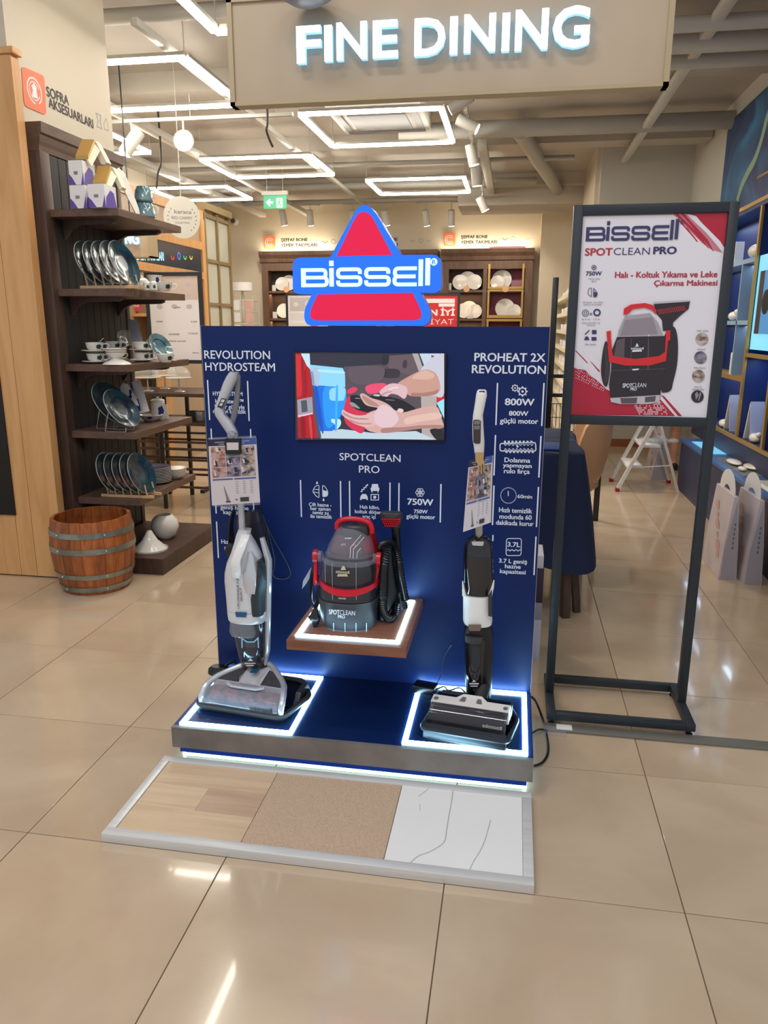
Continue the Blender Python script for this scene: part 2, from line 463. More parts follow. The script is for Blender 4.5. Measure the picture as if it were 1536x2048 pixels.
# painted cross beams of the slab
for i, y in enumerate((4.6, 6.9, 9.4, 12.0)):
    struct(B().box(-5.49, 2.02, y, y+0.32, CZ-0.16, CZ-0.001), 'trim_%d' % (i+2), M_ceil, smooth=False)
struct(B().box(-5.5, 0.95, 14.3, 14.45, 0, CZ), 'wall_back', M_wall, smooth=False)
b = B().box(0.95, 2.03, 10.3, 10.45, 0, CZ)
wbr = struct(b, 'wall_back_right', M_wallg, smooth=False)
struct(B().box(0.95, 2.03, 10.28, 10.30, 0, 0.10), 'baseboard_right', M_skirting, smooth=False)
struct(B().box(0.90, 1.02, 10.45, 14.3, 0, CZ), 'wall_partition', M_wall, smooth=False)
struct(B().box(0.36, 0.90, 14.06, 14.3, 0, CZ), 'wall_pier', M_wall, smooth=False)
wr = struct(B().box(2.03, 2.18, 3.0, 10.45, 0, CZ+0.6), 'wall_right', M_wallg, smooth=False)
struct(B().box(-5.62, -5.5, 5.216, 14.45, 0, CZ), 'wall_far_left', M_wall, smooth=False)
wl = struct(B().box(-3.4, -2.76, 4.171, 5.215, 0, CZ).box(-3.4, -2.76, AX(8, 40, -2.76).y, 4.1705, 3.0, CZ+0.5), 'wall_left', M_wall, smooth=False)
struct(B().box(-5.6, -3.401, 5.0, 5.215, 0, CZ), 'wall_left_return', M_wall, smooth=False)

# SOFRA AKSESUARLARI lettering and badge on the left wall (flat print on X = -2.70)
XW = -2.7585
def xtext(b, txt, p0, p1, cap, X, bold=0.0):
    L = AX(*p0, X); R = AX(*p1, X); text(b, txt, L, R, cap, (1, 0, 0), bold)
b = B(); xtext(b, 'SOFRA', (94, 192), (138, 211), 0.052, XW, 0.035)
xtext(b, 'AKSESUARLARI', (98, 214), (187, 257), 0.052, XW, 0.035)
out(b, 'lettering', M_ink, wl, smooth=False)
cor = [AX(x, y, XW) for x, y in ((42, 132), (88, 152), (92, 231), (48, 212))]
def rquad(c, r=0.14, n=5):
    o = []
    for i in range(4):
        p = c[i]; a = c[i-1]; d = c[(i+1) % 4]; s0 = p+(a-p)*r; s1 = p+(d-p)*r
        for k in range(n+1):
            t = k/n; o.append(s0*(1-t)**2+p*2*t*(1-t)+s1*t*t)
    return o
rq = rquad(cor); b = B().prism([p+Vector((0.003, 0, 0)) for p in rq], [p+Vector((-0.001, 0, 0)) for p in rq])
bd = out(b, 'badge', M_orange, wl)
def xring(b, c, r0, r1, X, a0=0, a1=360, n=28):
    for k in range(n):
        t0 = math.radians(a0+(a1-a0)*k/n); t1 = math.radians(a0+(a1-a0)*(k+1)/n)
        f = lambda r, t: Vector((X, c.y+r*math.cos(t), c.z+r*math.sin(t)))
        b.flat([f(r0, t0), f(r0, t1), f(r1, t1), f(r1, t0)])
cc = sum(cor, Vector())/4; b = B()
xring(b, cc, 0.062, 0.070, XW+0.0035, -60, 270); xring(b, cc, 0.045, 0.050, XW+0.0035, 20, 340)
b.flat([Vector((XW+0.0035, cc.y+u, cc.z+v)) for u, v in ((-0.03, -0.035), (0.028, -0.035), (0.02, 0.0), (0.024, 0.025), (0, 0.042), (-0.026, 0.02), (-0.016, 0))])
out(b, 'badge_symbol', M_white, wl, smooth=False)
b = B()
def loopX(b, px, X, w_):
    P = [AX(x, y, X) for x, y in px]
    for q in stroke2([(p.y, p.z) for p in P], w_, True): b.flat([Vector((X, a[0], a[1])) for a in q])
loopX(b, [(192, 226), (202, 231), (201, 243), (204, 258), (194, 253), (197, 241)], XW, 0.006)
loopX(b, [(212, 237), (215, 244), (217, 262), (209, 258), (208, 247)], XW, 0.006)
out(b, 'pictogram', M_cardg, wl, smooth=False)

# lettering on the back wall above the cabinets
YB = 14.298
bt = B(); bo = B(); bsym = B(); bic = B(); bic2 = B()
for (dx, dy) in ((0, 0), (360, -6)):
    ppoly(bo, rnd_path([(527+dx, 472+dy), (550+dx, 471+dy), (551+dx, 498+dy), (528+dx, 499+dy)], 3, 3, True), 14.27)
    pdisc(bsym, 539+dx, 485+dy, 9, 14.268, 20, 8, 0.7, 5.6); pdisc(bsym, 539+dx, 485+dy, 5.5, 14.268, 20, 4.6, 0.5, 5.8)
    ptext(bt, 'ŞEFFAF BONE', 562+dx, 615+dx, 483+dy, 477+dy, YB, 0.035)
    ptext(bt, 'YEMEK TAKIMLARI', 562+dx, 634+dx, 494+dy, 487.5+dy, YB, 0.035)
    pdisc(bic2, 650+dx, 481+dy, 5.5, YB, 12, 3.8, 0.1, PI-0.1); pdisc(bic, 667+dx, 483+dy, 5, YB, 16, 3.8)
for x, y in ((825, 479), (842, 481), (858, 479)):
    pdisc(bic, x, y, 4.5, YB, 14, 3.5, 0.1, PI*1.0 if x != 842 else 2*PI)
pdisc(bic, 1055, 475, 4.5, YB, 14, 3.5, 0.1, PI)
wbk = bpy.data.objects['wall_back']
ptext(bt, 'TAKIMLARI', 735, 795, 493, 487, YB, 0.035); ptext(bt, 'BONE', 765, 795, 482, 476, YB, 0.035)
out(bt, 'lettering', M_ink, wbk, smooth=False); out(bo, 'badge', M_orange, wbk, smooth=False)
out(bsym, 'badge_symbol', M_white, wbk, smooth=False)
out(bic, 'pictogram', M_cardg, wbk, smooth=False); out(bic2, 'pictogram', M_orange, wbk, smooth=False)

# ================================================================ CEILING SERVICES
ZL = 3.35
def frame_light(x0, x1, y0, y1, label):
    t = thing('frame_light', label, 'ceiling light', ((x0+x1)/2, (y0+y1)/2, ZL), group=None)
    h = 0.022
    for a in ((x0, x1, y0-h, y0+h), (x0, x1, y1-h, y1+h), (x0-h, x0+h, y0+h, y1-h), (x1-h, x1+h, y0+h, y1-h)):
        out(B().box(*a, ZL, ZL+0.026), 'light_bar', M_lamp, t, smooth=False)
        out(B().box(a[0]-.004, a[1]+.004, a[2]-.004, a[3]+.004, ZL+0.0265, ZL+0.05), 'housing', M_pipe, t, smooth=False)  # opaque cap added over the bar to cut its upward light
    b = B()
    for x in (x0, x1):
        for y in (y0, y1): b.cyl((x, y, ZL+0.05), (x, y, CZ), 0.004, n=6)
    out(b, 'suspension_rod', M_duct, t)
frame_light(-1.97, -0.72, 3.91, 5.16, 'square LED frame light nearest the entrance, partly behind the lit FINE DINING sign')
frame_light(-3.62, -2.37, 5.58, 6.75, 'square LED frame light cut off by the cream wall at upper left')
frame_light(-1.97, -0.715, 7.12, 8.38, 'square LED frame light hanging around the air conditioning cassette')
frame_light(-3.60, -2.32, 8.77, 9.87, 'square LED frame light left of centre, above the green exit sign')
frame_light(-1.98, -0.73, 10.3, 11.4, 'square LED frame light farthest back, above the red and blue logo sign')
frame_light(-5.08, -3.95, 10.45, 11.5, 'square LED frame light above the oak screen wall and glazed partition')
frame_light(-5.25, -4.00, 7.2, 8.35, 'square LED frame light seen as a small corner above the dark crockery shelves')

# air conditioning cassette
t = thing('air_conditioner', 'grey ceiling cassette air conditioner inside the square light', 'air conditioner', (-1.4, 8.0, 3.5))
out(B().box(-1.85, -0.95, 7.55, 8.5, 3.50, 3.699, 0.01), 'housing', M_duct, t)
out(B().box(-1.68, -1.12, 7.75, 8.3, 3.485, 3.50), 'grille', M_mgrey, t, smooth=False)
for a in ((-1.8, -1.0, 7.60, 7.66), (-1.8, -1.0, 8.39, 8.45), (-1.80, -1.74, 7.7, 8.35), (-1.06, -1.0, 7.7, 8.35)):
    out(B().box(*a, 3.488, 3.50), 'air_slot', M_mgrey, t, smooth=False)

def pipe(p0, p1, r, label, mt=None, name='ceiling_pipe'):
    out(B().cyl(p0, p1, r, n=16), name, mt or M_pipe, label=label, cat='pipe')
p0 = Vector((-0.9, 8.6, 0)); z = AY(1200, 250, 8.6).z
pipe((-1.3, 8.6, z), (2.03, 8.6, z), 0.085, 'thick grey pipe running across under the ceiling to the right wall')
z = AY(700, 272, 10.4).z
pipe((-4.4, 10.0, 3.5), (0.6, 10.0, 3.5), 0.03, 'thin painted pipe across the ceiling behind the cassette')
pipe((-5.2, 12.8, 3.5), (0.8, 12.8, 3.5), 0.035, 'painted sprinkler pipe across the ceiling near the back wall')
pipe((-5.2, 11.8, 3.56), (0.2, 11.8, 3.56), 0.05, 'grey pipe across the ceiling above the farthest frame light')
pipe((-3.4, 5.4, 3.58), (1.9, 5.4, 3.58), 0.05, 'painted pipe across the ceiling nearest behind the hanging sign')
for yy, rr, lb in ((45, .05, 'uppermost light pipe across the ceiling at upper right'), (82, .07, 'middle light pipe across the ceiling at upper right'), (118, .06, 'lowest light pipe across the ceiling at upper right')):
    q = AZ(1430, yy, 3.47); pipe((-0.6, q.y, 3.47), (2.02, q.y, 3.47), rr, lb, M_duct)
pipe((-0.05, 8.6, 3.50), (0.72, 13.5, 3.50), 0.085, 'thick white pipe slanting away from the row of spotlights')
pipe((0.35, 3.4, 3.55), (0.75, 5.6, 3.55), 0.025, 'thin white pipe right of the hanging sign')
for i, (x, y0, y1, z, wd, hh, lb) in enumerate((
        (-2.52, 5.15, 14.0, 3.43, 0.05, 0.05, 'long white ceiling rail running back left of the cassette light'),
        (-3.75, 5.2, 14.0, 3.44, 0.10, 0.07, 'wide painted cable tray along the left of the ceiling'),
        (-4.6, 5.2, 14.0, 3.44, 0.12, 0.07, 'painted cable tray over the oak screen wall'),
        (-0.45, 9.0, 14.0, 3.45, 0.10, 0.07, 'short cable tray above the farthest frame light'),
        (1.2, 5.3, 10.2, 3.46, 0.08, 0.05, 'narrow cable tray along the right of the ceiling'))):
    out(B().box(x-wd/2, x+wd/2, y0, y1, z, z+hh, 0.006), 'cable_tray' if wd < 0.3 else 'air_duct', M_duct if wd < 0.3 else M_pipe, label=lb, cat='duct' if wd > 0.3 else 'cable tray')
b = B().box(-0.95, 1.0, 12.2, 13.2, 3.3, 3.69, 0.01)
struct(b, 'trim_1', M_ceil)

def head(loc, direction, parent, L=0.17, r=0.045, lit=False):
    d = Vector(direction).normalized(); loc = Vector(loc)
    b = B().cyl(loc-d*L*0.45, loc+d*L*0.55, r, n=18)
    out(b, 'lamp_head', M_duct, parent)
    e = loc+d*(L*0.55)
    out(B().cyl(e, e+d*0.004, r*0.86, n=18), 'lens', M_lampspot if lit else M_lamp, parent)
def track_spot(x, y, z, direction, label, group=None, lit=False, L=0.17, r=0.045, stem=0.14, plate=0.34, along=(1, 0)):
    t = thing('track_spotlight', label, 'spotlight', (x, y, z), group=group)
    a = Vector((along[0], along[1], 0)).normalized()
    p = Vector((x, y, z+stem))
    out(B().obox(p-a*plate/2, p+a*plate/2, 0.035, 0.022), 'adapter', M_duct, t)
    out(B().cyl((x, y, z), (x, y, z+stem), 0.009, n=8), 'stem', M_duct, t)
    head((x, y, z-0.01), direction, t, L, r, lit)
    return t
def rail(p0, p1, label):
    t = thing('light_track', label, 'light track', tuple((Vector(p0)+Vector(p1))/2))
    out(B().obox(p0, p1, 0.034, 0.03), 'rail', M_duct, t, smooth=False)
    for u in (0.08, 0.5, 0.92):
        q = Vector(p0).lerp(Vector(p1), u); out(B().cyl(q, (q.x, q.y, CZ), 0.004, n=6), 'rod', M_duct, t)
YT = 13.0; ZT = AY(600, 412, YT).z
rail((-5.0, YT, ZT+0.03), (0.2, YT, ZT+0.03), 'white light track across the shop in front of the back cabinets')
for px, lb, dr in ((566, 'just below and right of the exit sign', (0.1, 0.3, -1)), (620, 'second from the exit sign', (0, 0.3, -1)),
               (706, 'directly left of the tip of the red triangle sign', (0.1, 0.3, -1)), (771, 'directly right of the tip of the red triangle sign', (0.18, 0.3, -1)),
               (852, 'left of the pair right of the triangle sign', (0.12, 0.3, -1)), (903, 'right of the pair right of the triangle sign', (0, 0.3, -1))):
    p = AY(px, 425, YT)
    track_spot(p.x, YT, p.z-0.06, dr, 'white spotlight on the back track, '+lb, 'spotlights on the back track', stem=ZT+0.01-p.z+0.06, L=0.24, r=0.055)
# left track with the glaring spot
YL = 7.0; ZTL = AY(360, 243, YL).z
rail((-3.9, YL, ZTL+0.02), (-2.0, YL, ZTL+0.02), 'white light track at left carrying the glaring spotlight')
p = AY(265, 285, YL)
track_spot(p.x, YL, p.z+0.02, (-0.6, -0.4, -1), 'white spotlight head above the dark crockery shelves, tilted down left', stem=ZTL-p.z, L=0.24, r=0.06)
p = AY(368, 283, YL)
track_spot(p.x, YL, p.z+0.02, (0.34, -1, -0.30), 'glaring lit spotlight aimed at the viewer, under the upper left track', lit=True, stem=ZTL-p.z, L=0.16, r=0.085)
# slanting row of spots at right of the cassette light
ra = AZ(926, 190, 3.40); rb = AZ(968, 395, 3.40)
rail(tuple(ra), tuple(rb), 'white light track receding right of the frame lights')
for (px, py, zz_, dr, lb, rr0) in ((905, 203, 3.33, (-1, 0.2, -0.5), 'nearest, at the lower edge of the hanging sign', .045),
                             (935, 245, 3.32, (1, 0.0, -0.5), 'second from the hanging sign', .05),
                             (938, 306, 3.28, (0.25, 0.1, -1), 'third from the hanging sign', .055),
                             (947, 350, 3.26, (0.1, 0.1, -1), 'fourth from the hanging sign', .06),
                             (972, 405, 3.24, (0.5, 0.1, -1), 'farthest', .06)):
    p = AZ(px, py, zz_); f_ = (p.y-ra.y)/(rb.y-ra.y); p.x = ra.x+(rb.x-ra.x)*f_
    track_spot(p.x, p.y, p.z, dr, 'white spotlight in the receding right row, '+lb, 'spotlights in the receding row', stem=3.39-p.z, L=0.20, r=rr0, along=(0, 1), plate=0.3)
# loose black hanging cables
for i, pts in enumerate(([(535, 235, 6.5), (533, 262, 6.5), (545, 293, 6.7)], [(322, 318, 8.0), (316, 345, 8.0), (313, 378, 8.0)])):
    P_ = [AY(*q) for q in pts]
    out(B().tube(bez([Vector((P_[0].x, P_[0].y, CZ))]+P_, 5), 0.010, 6), 'hanging_cable', M_ink,
        label=('dark cable hanging from the ceiling below the FINE DINING sign', 'dark cable hanging down beside the glaring spotlight')[i], cat='cable')

# hall lights: the real output of the ceiling spots
for x, y, pw in ((-1.6, 5.2, 60), (-3.2, 6.4, 45), (-1.2, 7.6, 60), (0.3, 6.5, 60), (1.2, 7.5, 60), (-2.8, 9.5, 60), (-0.6, 9.8, 60), (1.1, 9.2, 30)):
    spot('ceiling_spot', (x, y, 3.3), (x+0.1, y+0.2, 0), pw, 110)
for x in (-4.3, -3.2, -2.2, -1.1, -0.2): spot('wall_washer', (x, 13.0, 3.2), (x, 14.2, 1.6), 38, 95)
for x, y in ((-1.5, 3.6), (-1.5, 4.6)): spot('shelf_spot', (x, y, 3.3), (-2.6, y+0.3, 1.0), 12, 80)

# exit sign
t = thing('exit_sign', 'green emergency exit sign with arrow and running figure', 'sign', tuple(AY(550, 418, 10.5)))
YE = 10.5
c = [AY(527, 391, YE), AY(573, 390, YE), AY(573, 417, YE), AY(528, 418, YE)]
out(B().box(c[0].x-0.02, c[1].x+0.02, YE-0.03, YE+0.03, c[0].z, c[0].z+0.05), 'bracket', M_duct, t, smooth=False)
M_exit = mat('exit_green', S(60, 150, 110), 0.4, emit=S(70, 165, 125), es=0.5)
M_exitw = mat('exit_white', S(230, 245, 235), 0.4, emit=S(220, 245, 230), es=0.8)
out(B().box(c[0].x, c[1].x, YE-0.01, YE+0.01, c[3].z, c[0].z), 'panel', M_exit, t, smooth=False)
b = B(); Y_ = YE-0.012
ppoly(b, [(532, 405), (539, 398), (541, 400), (538, 403), (546, 403), (546, 407), (538, 407), (541, 411), (539, 413)], Y_)
ppoly(b, [(553, 396), (565, 396), (565, 415), (553, 415)], Y_)
out(b, 'arrow', M_exitw, t, smooth=False)
b = B(); Y_ = YE-0.014; pdisc(b, 559, 398.5, 1.6, Y_, 10)
for q in stroke2([(559, 401), (558, 407), (561, 410), (559, 414)], 2.2)+stroke2([(558, 406), (554, 410), (552, 410)], 2)+stroke2([(555, 404), (559, 401.5), (563, 404)], 1.6):
    ppoly(b, [tuple(v) for v in q], Y_)
out(b, 'running_figure', M_exit, t, smooth=False)
for x in (c[0].x+0.05, c[1].x-0.05): out(B().cyl((x, YE, c[0].z+0.05), (x, YE, CZ), 0.004, n=6), 'rod', M_duct, t)
# camera puck on the back wall
p = AY(470, 443, 14.3)
t = thing('security_camera', 'small round white camera with dark lens on the cream back wall', 'camera', tuple(p))
out(B().lathe([(0.0, 0.10), (0.05, 0.10), (0.07, 0.07), (0.075, 0.0), (0, 0)], mtx=Matrix.Translation(p) @ Matrix.Rotation(PI/2, 4, 'X')), 'housing', M_duct, t)
out(B().ell((p.x-0.005, p.y-0.09, p.z), 0.045, 0.03, 0.045), 'lens', M_dgrey, t)

# ================================================================ FINE DINING sign
YS = 2.75
def fascia(name, label, x0, x1, y0, y1, z0, z1):
    t = thing(name, label, 'sign', ((x0+x1)/2, (y0+y1)/2, z0))
    out(B().box(x0, x1, y0, y1, z0, z1), 'fascia', M_taupe, t, smooth=False)
    e = 0.012
    for a in ((x0-e, x0+0.006, y0-0.008, y1, z0-e, z1+e), (x1-0.006, x1+e, y0-0.008, y1, z0-e, z1+e),
              (x0-e, x1+e, y0-0.008, y1, z1, z1+e), (x0-e, x1+e, y0-0.008, y1, z0-e, z0)):
        out(B().box(*a), 'edge_trim', M_brz, t, smooth=False)
    return t
M_brz = mat('bronze_trim', S(178, 158, 124), 0.45, 0.1)
sg = fascia('hanging_sign', 'wide taupe hanging sign with lit white letters FINE DINING', -0.995, 0.430, YS, YS+0.045, 2.296, 2.60)
def letter(ch, xl, xr, yb, yt, Yp, parent, th=0.020, bold=0.025):
    L = AY(xl, yb, Yp); T = AY(xl, yt, Yp); R = AY(xr, yb, Yp); R.z = L.z
    vs, fs = glyphs(ch, bold, 0.0)
    x0 = min(v.x for v in vs); x1 = max(v.x for v in vs); y0 = min(v.y for v in vs); y1 = max(v.y for v in vs)
    me = bmesh.new(); W_ = [me.verts.new((L.x+(v.x-x0)/(x1-x0)*(R.x-L.x), Yp-th, L.z+(v.y-y0)/(y1-y0)*(T.z-L.z))) for v in vs]
    F = []
    for f in fs:
        try: F.append(me.faces.new([W_[i] for i in f]))
        except ValueError: pass
    r = bmesh.ops.extrude_face_region(me, geom=F)
    for v in r['geom']:
        if isinstance(v, bmesh.types.BMVert): v.co.y += th
    for f in me.faces: f.material_index = 0
    me.normal_update()
    for f in me.faces:
        ys = [v.co.y for v in f.verts]
        f.material_index = 0 if max(ys)-min(ys) < 1e-5 and ys[0] < Yp-th/2 else 1
    return out(me, 'letter', [M_letter, M_letside], parent, smooth=False)
ZB = AY(640, 129, YS).z
for ch, xl, xr, yb, yt in (('F', 597, 645, 131, 57), ('I', 652, 667, 127, 55), ('N', 676, 736, 125, 50), ('E', 748, 797, 121, 46), ('D', 830, 891, 117, 42),
                           ('I', 900, 915, 113, 38), ('N', 928, 990, 110, 34), ('I', 1003, 1018, 107, 31), ('N', 1029, 1094, 106, 25), ('G', 1103, 1176, 102, 19)):
    letter(ch, xl, xr, yb, yt, YS-0.012, sg)
for x in (-0.7, 0.15): out(B().cyl((x, YS+0.022, 2.6), (x, YS+0.022, 4.6), 0.006, n=8), 'suspension_rod', M_anth, sg)
# smoke detector dome mounted above the sign (dark disc at the top edge)
p = AY(612, 4, YS-0.10)
t = thing('dome_sensor', 'dark grey dome hanging in front of the top edge of the sign', 'sensor', (p.x, p.y, p.z))
out(B().lathe([(0, -0.014), (0.05, -0.008), (0.085, 0.012), (0.09, 0.03), (0, 0.03)], (p.x, p.y, p.z+0.005)), 'dome', M_mgrey, t)
out(B().cyl((p.x, p.y, p.z+0.03), (p.x, p.y+0.0, 4.6), 0.01, n=8), 'stem', M_anth, t)
# second lit sign deeper in the shop: only ING shows past the shelves
p0 = AY(300, 512, 6.6)
s2 = fascia('hanging_sign', 'smaller looking taupe hanging sign behind the crockery shelves, lit letters ending in ING', p0.x-1.4, p0.x, 6.6, 6.74, p0.z, p0.z+0.30)
for ch, xl, xr in (('I', 247, 250), ('N', 253, 264), ('G', 266, 280)):
    letter(ch, xl, xr, 488 if ch != 'G' else 489.5, 464 if ch != 'G' else 463.5, 6.588, s2)
for x in (p0.x-1.2, p0.x-0.2): out(B().cyl((x, 6.67, p0.z+0.3), (x, 6.67, CZ), 0.006, n=8), 'suspension_rod', M_anth, s2)

# ================================================================ SAMPLE FLOOR BOARD
sb = thing('flooring_sample_board', 'low aluminium framed board with oak, beige carpet and white marble samples on the floor', 'sample board', (-0.54, 2.06, 0))
X0, X1, Y0, Y1 = -1.192, 0.117, 1.843, 2.283
for a in ((X0, X1, Y0, Y0+0.034), (X0, X1, Y1-0.03, Y1), (X0, X0+0.03, Y0+0.034, Y1-0.03), (X1-0.03, X1, Y0+0.034, Y1-0.03)):
    out(B().box(*a, 0.0005, 0.031, 0.0015), 'frame_profile', M_alu, sb)
x0, x1, y0, y1 = X0+0.031, X1-0.031, Y0+0.035, Y1-0.031
xa, xb = -0.757, -0.316
rows = [y0+(y1-y0)*k/3 for k in range(4)]
for k in range(3):
    cuts = [x0, xa-0.20 if k == 1 else xa, xa] if k == 1 else [x0, xa]
    for q in range(len(cuts)-1):
        out(B().box(cuts[q]+0.0003, cuts[q+1]-0.0005, rows[k]+0.0002, rows[k+1]-0.0002, 0.001, 0.0265), 'plank', M_oakfloord if (k == 1 and q == 1) else M_oakfloor, sb, smooth=False)
out(B().box(xa+0.0015, xb-0.0015, y0, y1, 0.001, 0.0265), 'carpet_piece', M_carpet, sb, smooth=False)
mt_ = out(B().box(xb+0.001, x1, y0, y1, 0.001, 0.0272), 'marble_tile', M_marble, sb, smooth=False)
b = B()
def vein(px, w0):
    P = [AZ(x, y, 0.0275) for x, y in px]; P = [(p.x, p.y) for p in P]
    j = bez([(x+random.uniform(-.002, .002), y, 0) for x, y in P], 4)
    for q in stroke2([(v.x, v.y) for v in j], w0): b.flat([Vector((a[0], a[1], 0.0274)) for a in q])
vein([(907, 1577), (903, 1600), (897, 1630), (893, 1660), (888, 1685), (860, 1703), (838, 1712), (822, 1726)], 0.0035)
vein([(980, 1640), (975, 1662), (970, 1680), (960, 1700), (948, 1722), (938, 1740)], 0.003)
vein([(862, 1572), (852, 1582), (838, 1593)], 0.0025); vein([(840, 1608), (841, 1622)], 0.002)
out(b, 'veining', M_vein, mt_, smooth=False)

# ================================================================ DISPLAY STAND
ks = thing('display_stand', 'navy blue retail display stand with lit platform and tall printed back panel', 'display stand', (-0.52, 2.55, 0))
KX0, KX1, KY0, KY1 = -1.166, 0.120, 2.297, 2.90
YP = 2.79
out(B().box(KX0+0.03, KX1-0.03, KY0+0.045, KY1-0.02, 0.0, 0.062), 'plinth', M_blackm, ks, smooth=False)
out(B().box(KX0+0.018, KX1-0.018, KY0+0.022, KY1-0.02, 0.030, 0.0595), 'edge_band', M_blue, ks, smooth=False)
out(B().box(KX0+0.022, KX1-0.022, KY0+0.034, KY0+0.044, 0.008, 0.015), 'under_light', M_ledu, ks, smooth=False)
for xx in (KX0+0.016, KX1-0.030):
    out(B().box(xx, xx+0.014, KY0+0.044, KY1-0.05, 0.006, 0.020), 'under_light', M_ledu, ks, smooth=False)
out(B().box(KX0, KX1, KY0, KY0+0.018, 0.060, 0.1395), 'front_fascia', M_concrete, ks, smooth=False)
out(B().box(KX0+0.0005, KX1-0.0005, KY0+0.0185, KY1, 0.060, 0.1385), 'platform', M_navytop, ks, smooth=False)
pn = out(B().box(-1.178, 0.117, YP, YP+0.06, 0.1386, 1.5455), 'back_panel', M_navy, ks, smooth=False)
out(B().box(-1.180, -1.1785, YP, YP+0.06, 0.1386, 1.547), 'edge_strip', M_cardg, ks, smooth=False)
out(B().box(0.1175, 0.119, YP, YP+0.06, 0.1386, 1.547), 'edge_strip', M_cardg, ks, smooth=False)
def led_frame(x0, x1, y0, y1, z, w_, parent, h=0.006):
    for a in ((x0, x1, y0, y0+w_), (x0, x1, y1-w_, y1), (x0, x0+w_, y0+w_, y1-w_), (x1-w_, x1, y0+w_, y1-w_)):
        out(B().box(*a, z, z+h, 0.001), 'light_strip', M_led, parent, smooth=False)
led_frame(-1.146, -0.722, 2.322, 2.776, 0.1387, 0.016, ks)
led_frame(-0.330, 0.102, 2.330, 2.780, 0.1387, 0.018, ks)

# print on the back panel
YT_ = YP-0.0006
big = B(); small = B(); bars = B(); ico = B()
def P(t, xl, xr, yb, yt, bo=0.012, b_=None):
    b = B(); ptext(b, t, xl, xr, yb, yt, YT_, bo); out(b, 'heading_lettering' if b_ else 'lettering', M_white, pn, smooth=False)
P('REVOLUTION', 409, 540, 717, 701, 0.012, big); P('HYDROSTEAM', 411, 550, 741, 725, 0.012, big)
P('SPOTCLEAN', 679, 801, 920, 906, 0.008, big); P('PRO', 718, 759, 945, 931, 0.008, big)
P('PROHEAT 2X', 949, 1090, 722, 706, 0.022, big); P('REVOLUTION', 944, 1091, 746, 730, 0.022, big)
P('HYDROSTEAM', 426, 485, 791, 783, 0.02)
P('Hidrosteam™', 431, 487, 806, 798, 0.02); P('buhar gücüyle', 430, 489, 817, 809, 0.02); P('daha iyi temizlik', 426, 492, 826, 818, 0.02)
P('geniş hazne', 441, 497, 1018, 1010, 0.02); P('kapasitesi', 447, 492, 1028, 1020, 0.02)
P('Hızlı temizlik', 443, 500, 1087, 1079, 0.02); P('modunda kurur', 449, 502, 1099, 1091, 0.02)
P('Çift hazne -', 618, 663, 1012, 1005, 0.02); P('her zaman', 621, 661, 1020, 1013, 0.02); P('temiz su', 625, 657, 1028, 1021, 0.02); P('ile temizlik', 621, 664, 1035.5, 1028.5, 0.02)
P('Halı kilim,', 720, 759, 1017, 1010, 0.02); P('koltuk döşeme', 710, 770, 1026, 1019, 0.02); P('araç içi', 725, 751, 1036, 1029, 0.02)
P('750W', 815, 866, 1009, 997, 0.03); P('750W', 828, 855, 1026, 1019, 0.03); P('güçlü motor', 813, 870, 1036, 1028, 0.025)
P('800W', 1010, 1068, 810, 797, 0.03); P('800W', 1018, 1056, 831, 822, 0.03); P('güçlü motor', 1000, 1076, 846, 836, 0.028)
P('Dolanma', 1009, 1060, 924, 915, 0.028); P('yapmayan', 1006, 1063, 934, 926, 0.028); P('rulo fırça', 1008, 1059, 946, 937, 0.028)
P('60min', 1035, 1064, 996, 989, 0.025); P('Hızlı temizlik', 998, 1064, 1024, 1015, 0.028); P('modunda 60', 999, 1063, 1037, 1028, 0.028); P('dakikada kurur', 992, 1067, 1049, 1040, 0.028)
P('3.7L', 1015, 1040, 1093, 1084, 0.03); P('3.7 L geniş', 998, 1054, 1125, 1117, 0.028); P('hazne', 1010, 1041, 1136, 1128, 0.028); P('kapasitesi', 1000, 1051, 1146, 1138, 0.028)
for a in ((415, 760, 420, 840), (495, 762, 499, 842), (422, 857, 424, 1000), (501, 858, 508, 1020), (431, 1000, 432, 1027), (433, 1043, 438, 1116),
          (601, 960, 605, 1034), (681, 962, 682, 1036), (699, 962, 700, 1036), (780, 965, 779, 1025), (798, 966, 798, 1044), (882, 968, 881, 1045),
          (995, 766, 991, 850), (1088, 766, 1082, 852), (991, 870, 987, 951), (1082, 872, 1077, 955), (988, 971, 984, 1050), (1077, 974, 1071, 1054), (986, 1070, 984, 1082), (1072, 1073, 1068, 1150)):
    bars = B(); bar(bars, *a, 2.6, YT_); out(bars, 'divider_line', M_white, pn, smooth=False)
def picto():
    global ico
    out(ico, 'pictogram', M_white, pn, smooth=False); ico = B()
def I(pts): ppoly(ico, pts, YT_)
def Is(pts, w_, closed=False):
    for q in stroke2(pts, w_, closed): I([tuple(v) for v in q])
# tank icon
Is(rnd_path([(626, 980), (631, 972), (638, 970), (638, 996), (632, 992), (626, 984)], 3, 3, True), 1.3, True); Is([(627, 979), (638, 979)], 1.2); Is([(627, 984), (638, 986)], 1.2)
Is(rnd_path([(645, 970), (651, 974), (656, 984), (655, 992), (645, 994)], 3, 3, True), 1.3, True); I([(645, 979), (651, 982), (655, 981), (656, 990), (645, 994)])
for x, y in ((634, 966), (647, 1000)): I([(x, y-4), (x+2, y), (x+1.5, y+2), (x-1.5, y+2), (x-2, y)])
picto()
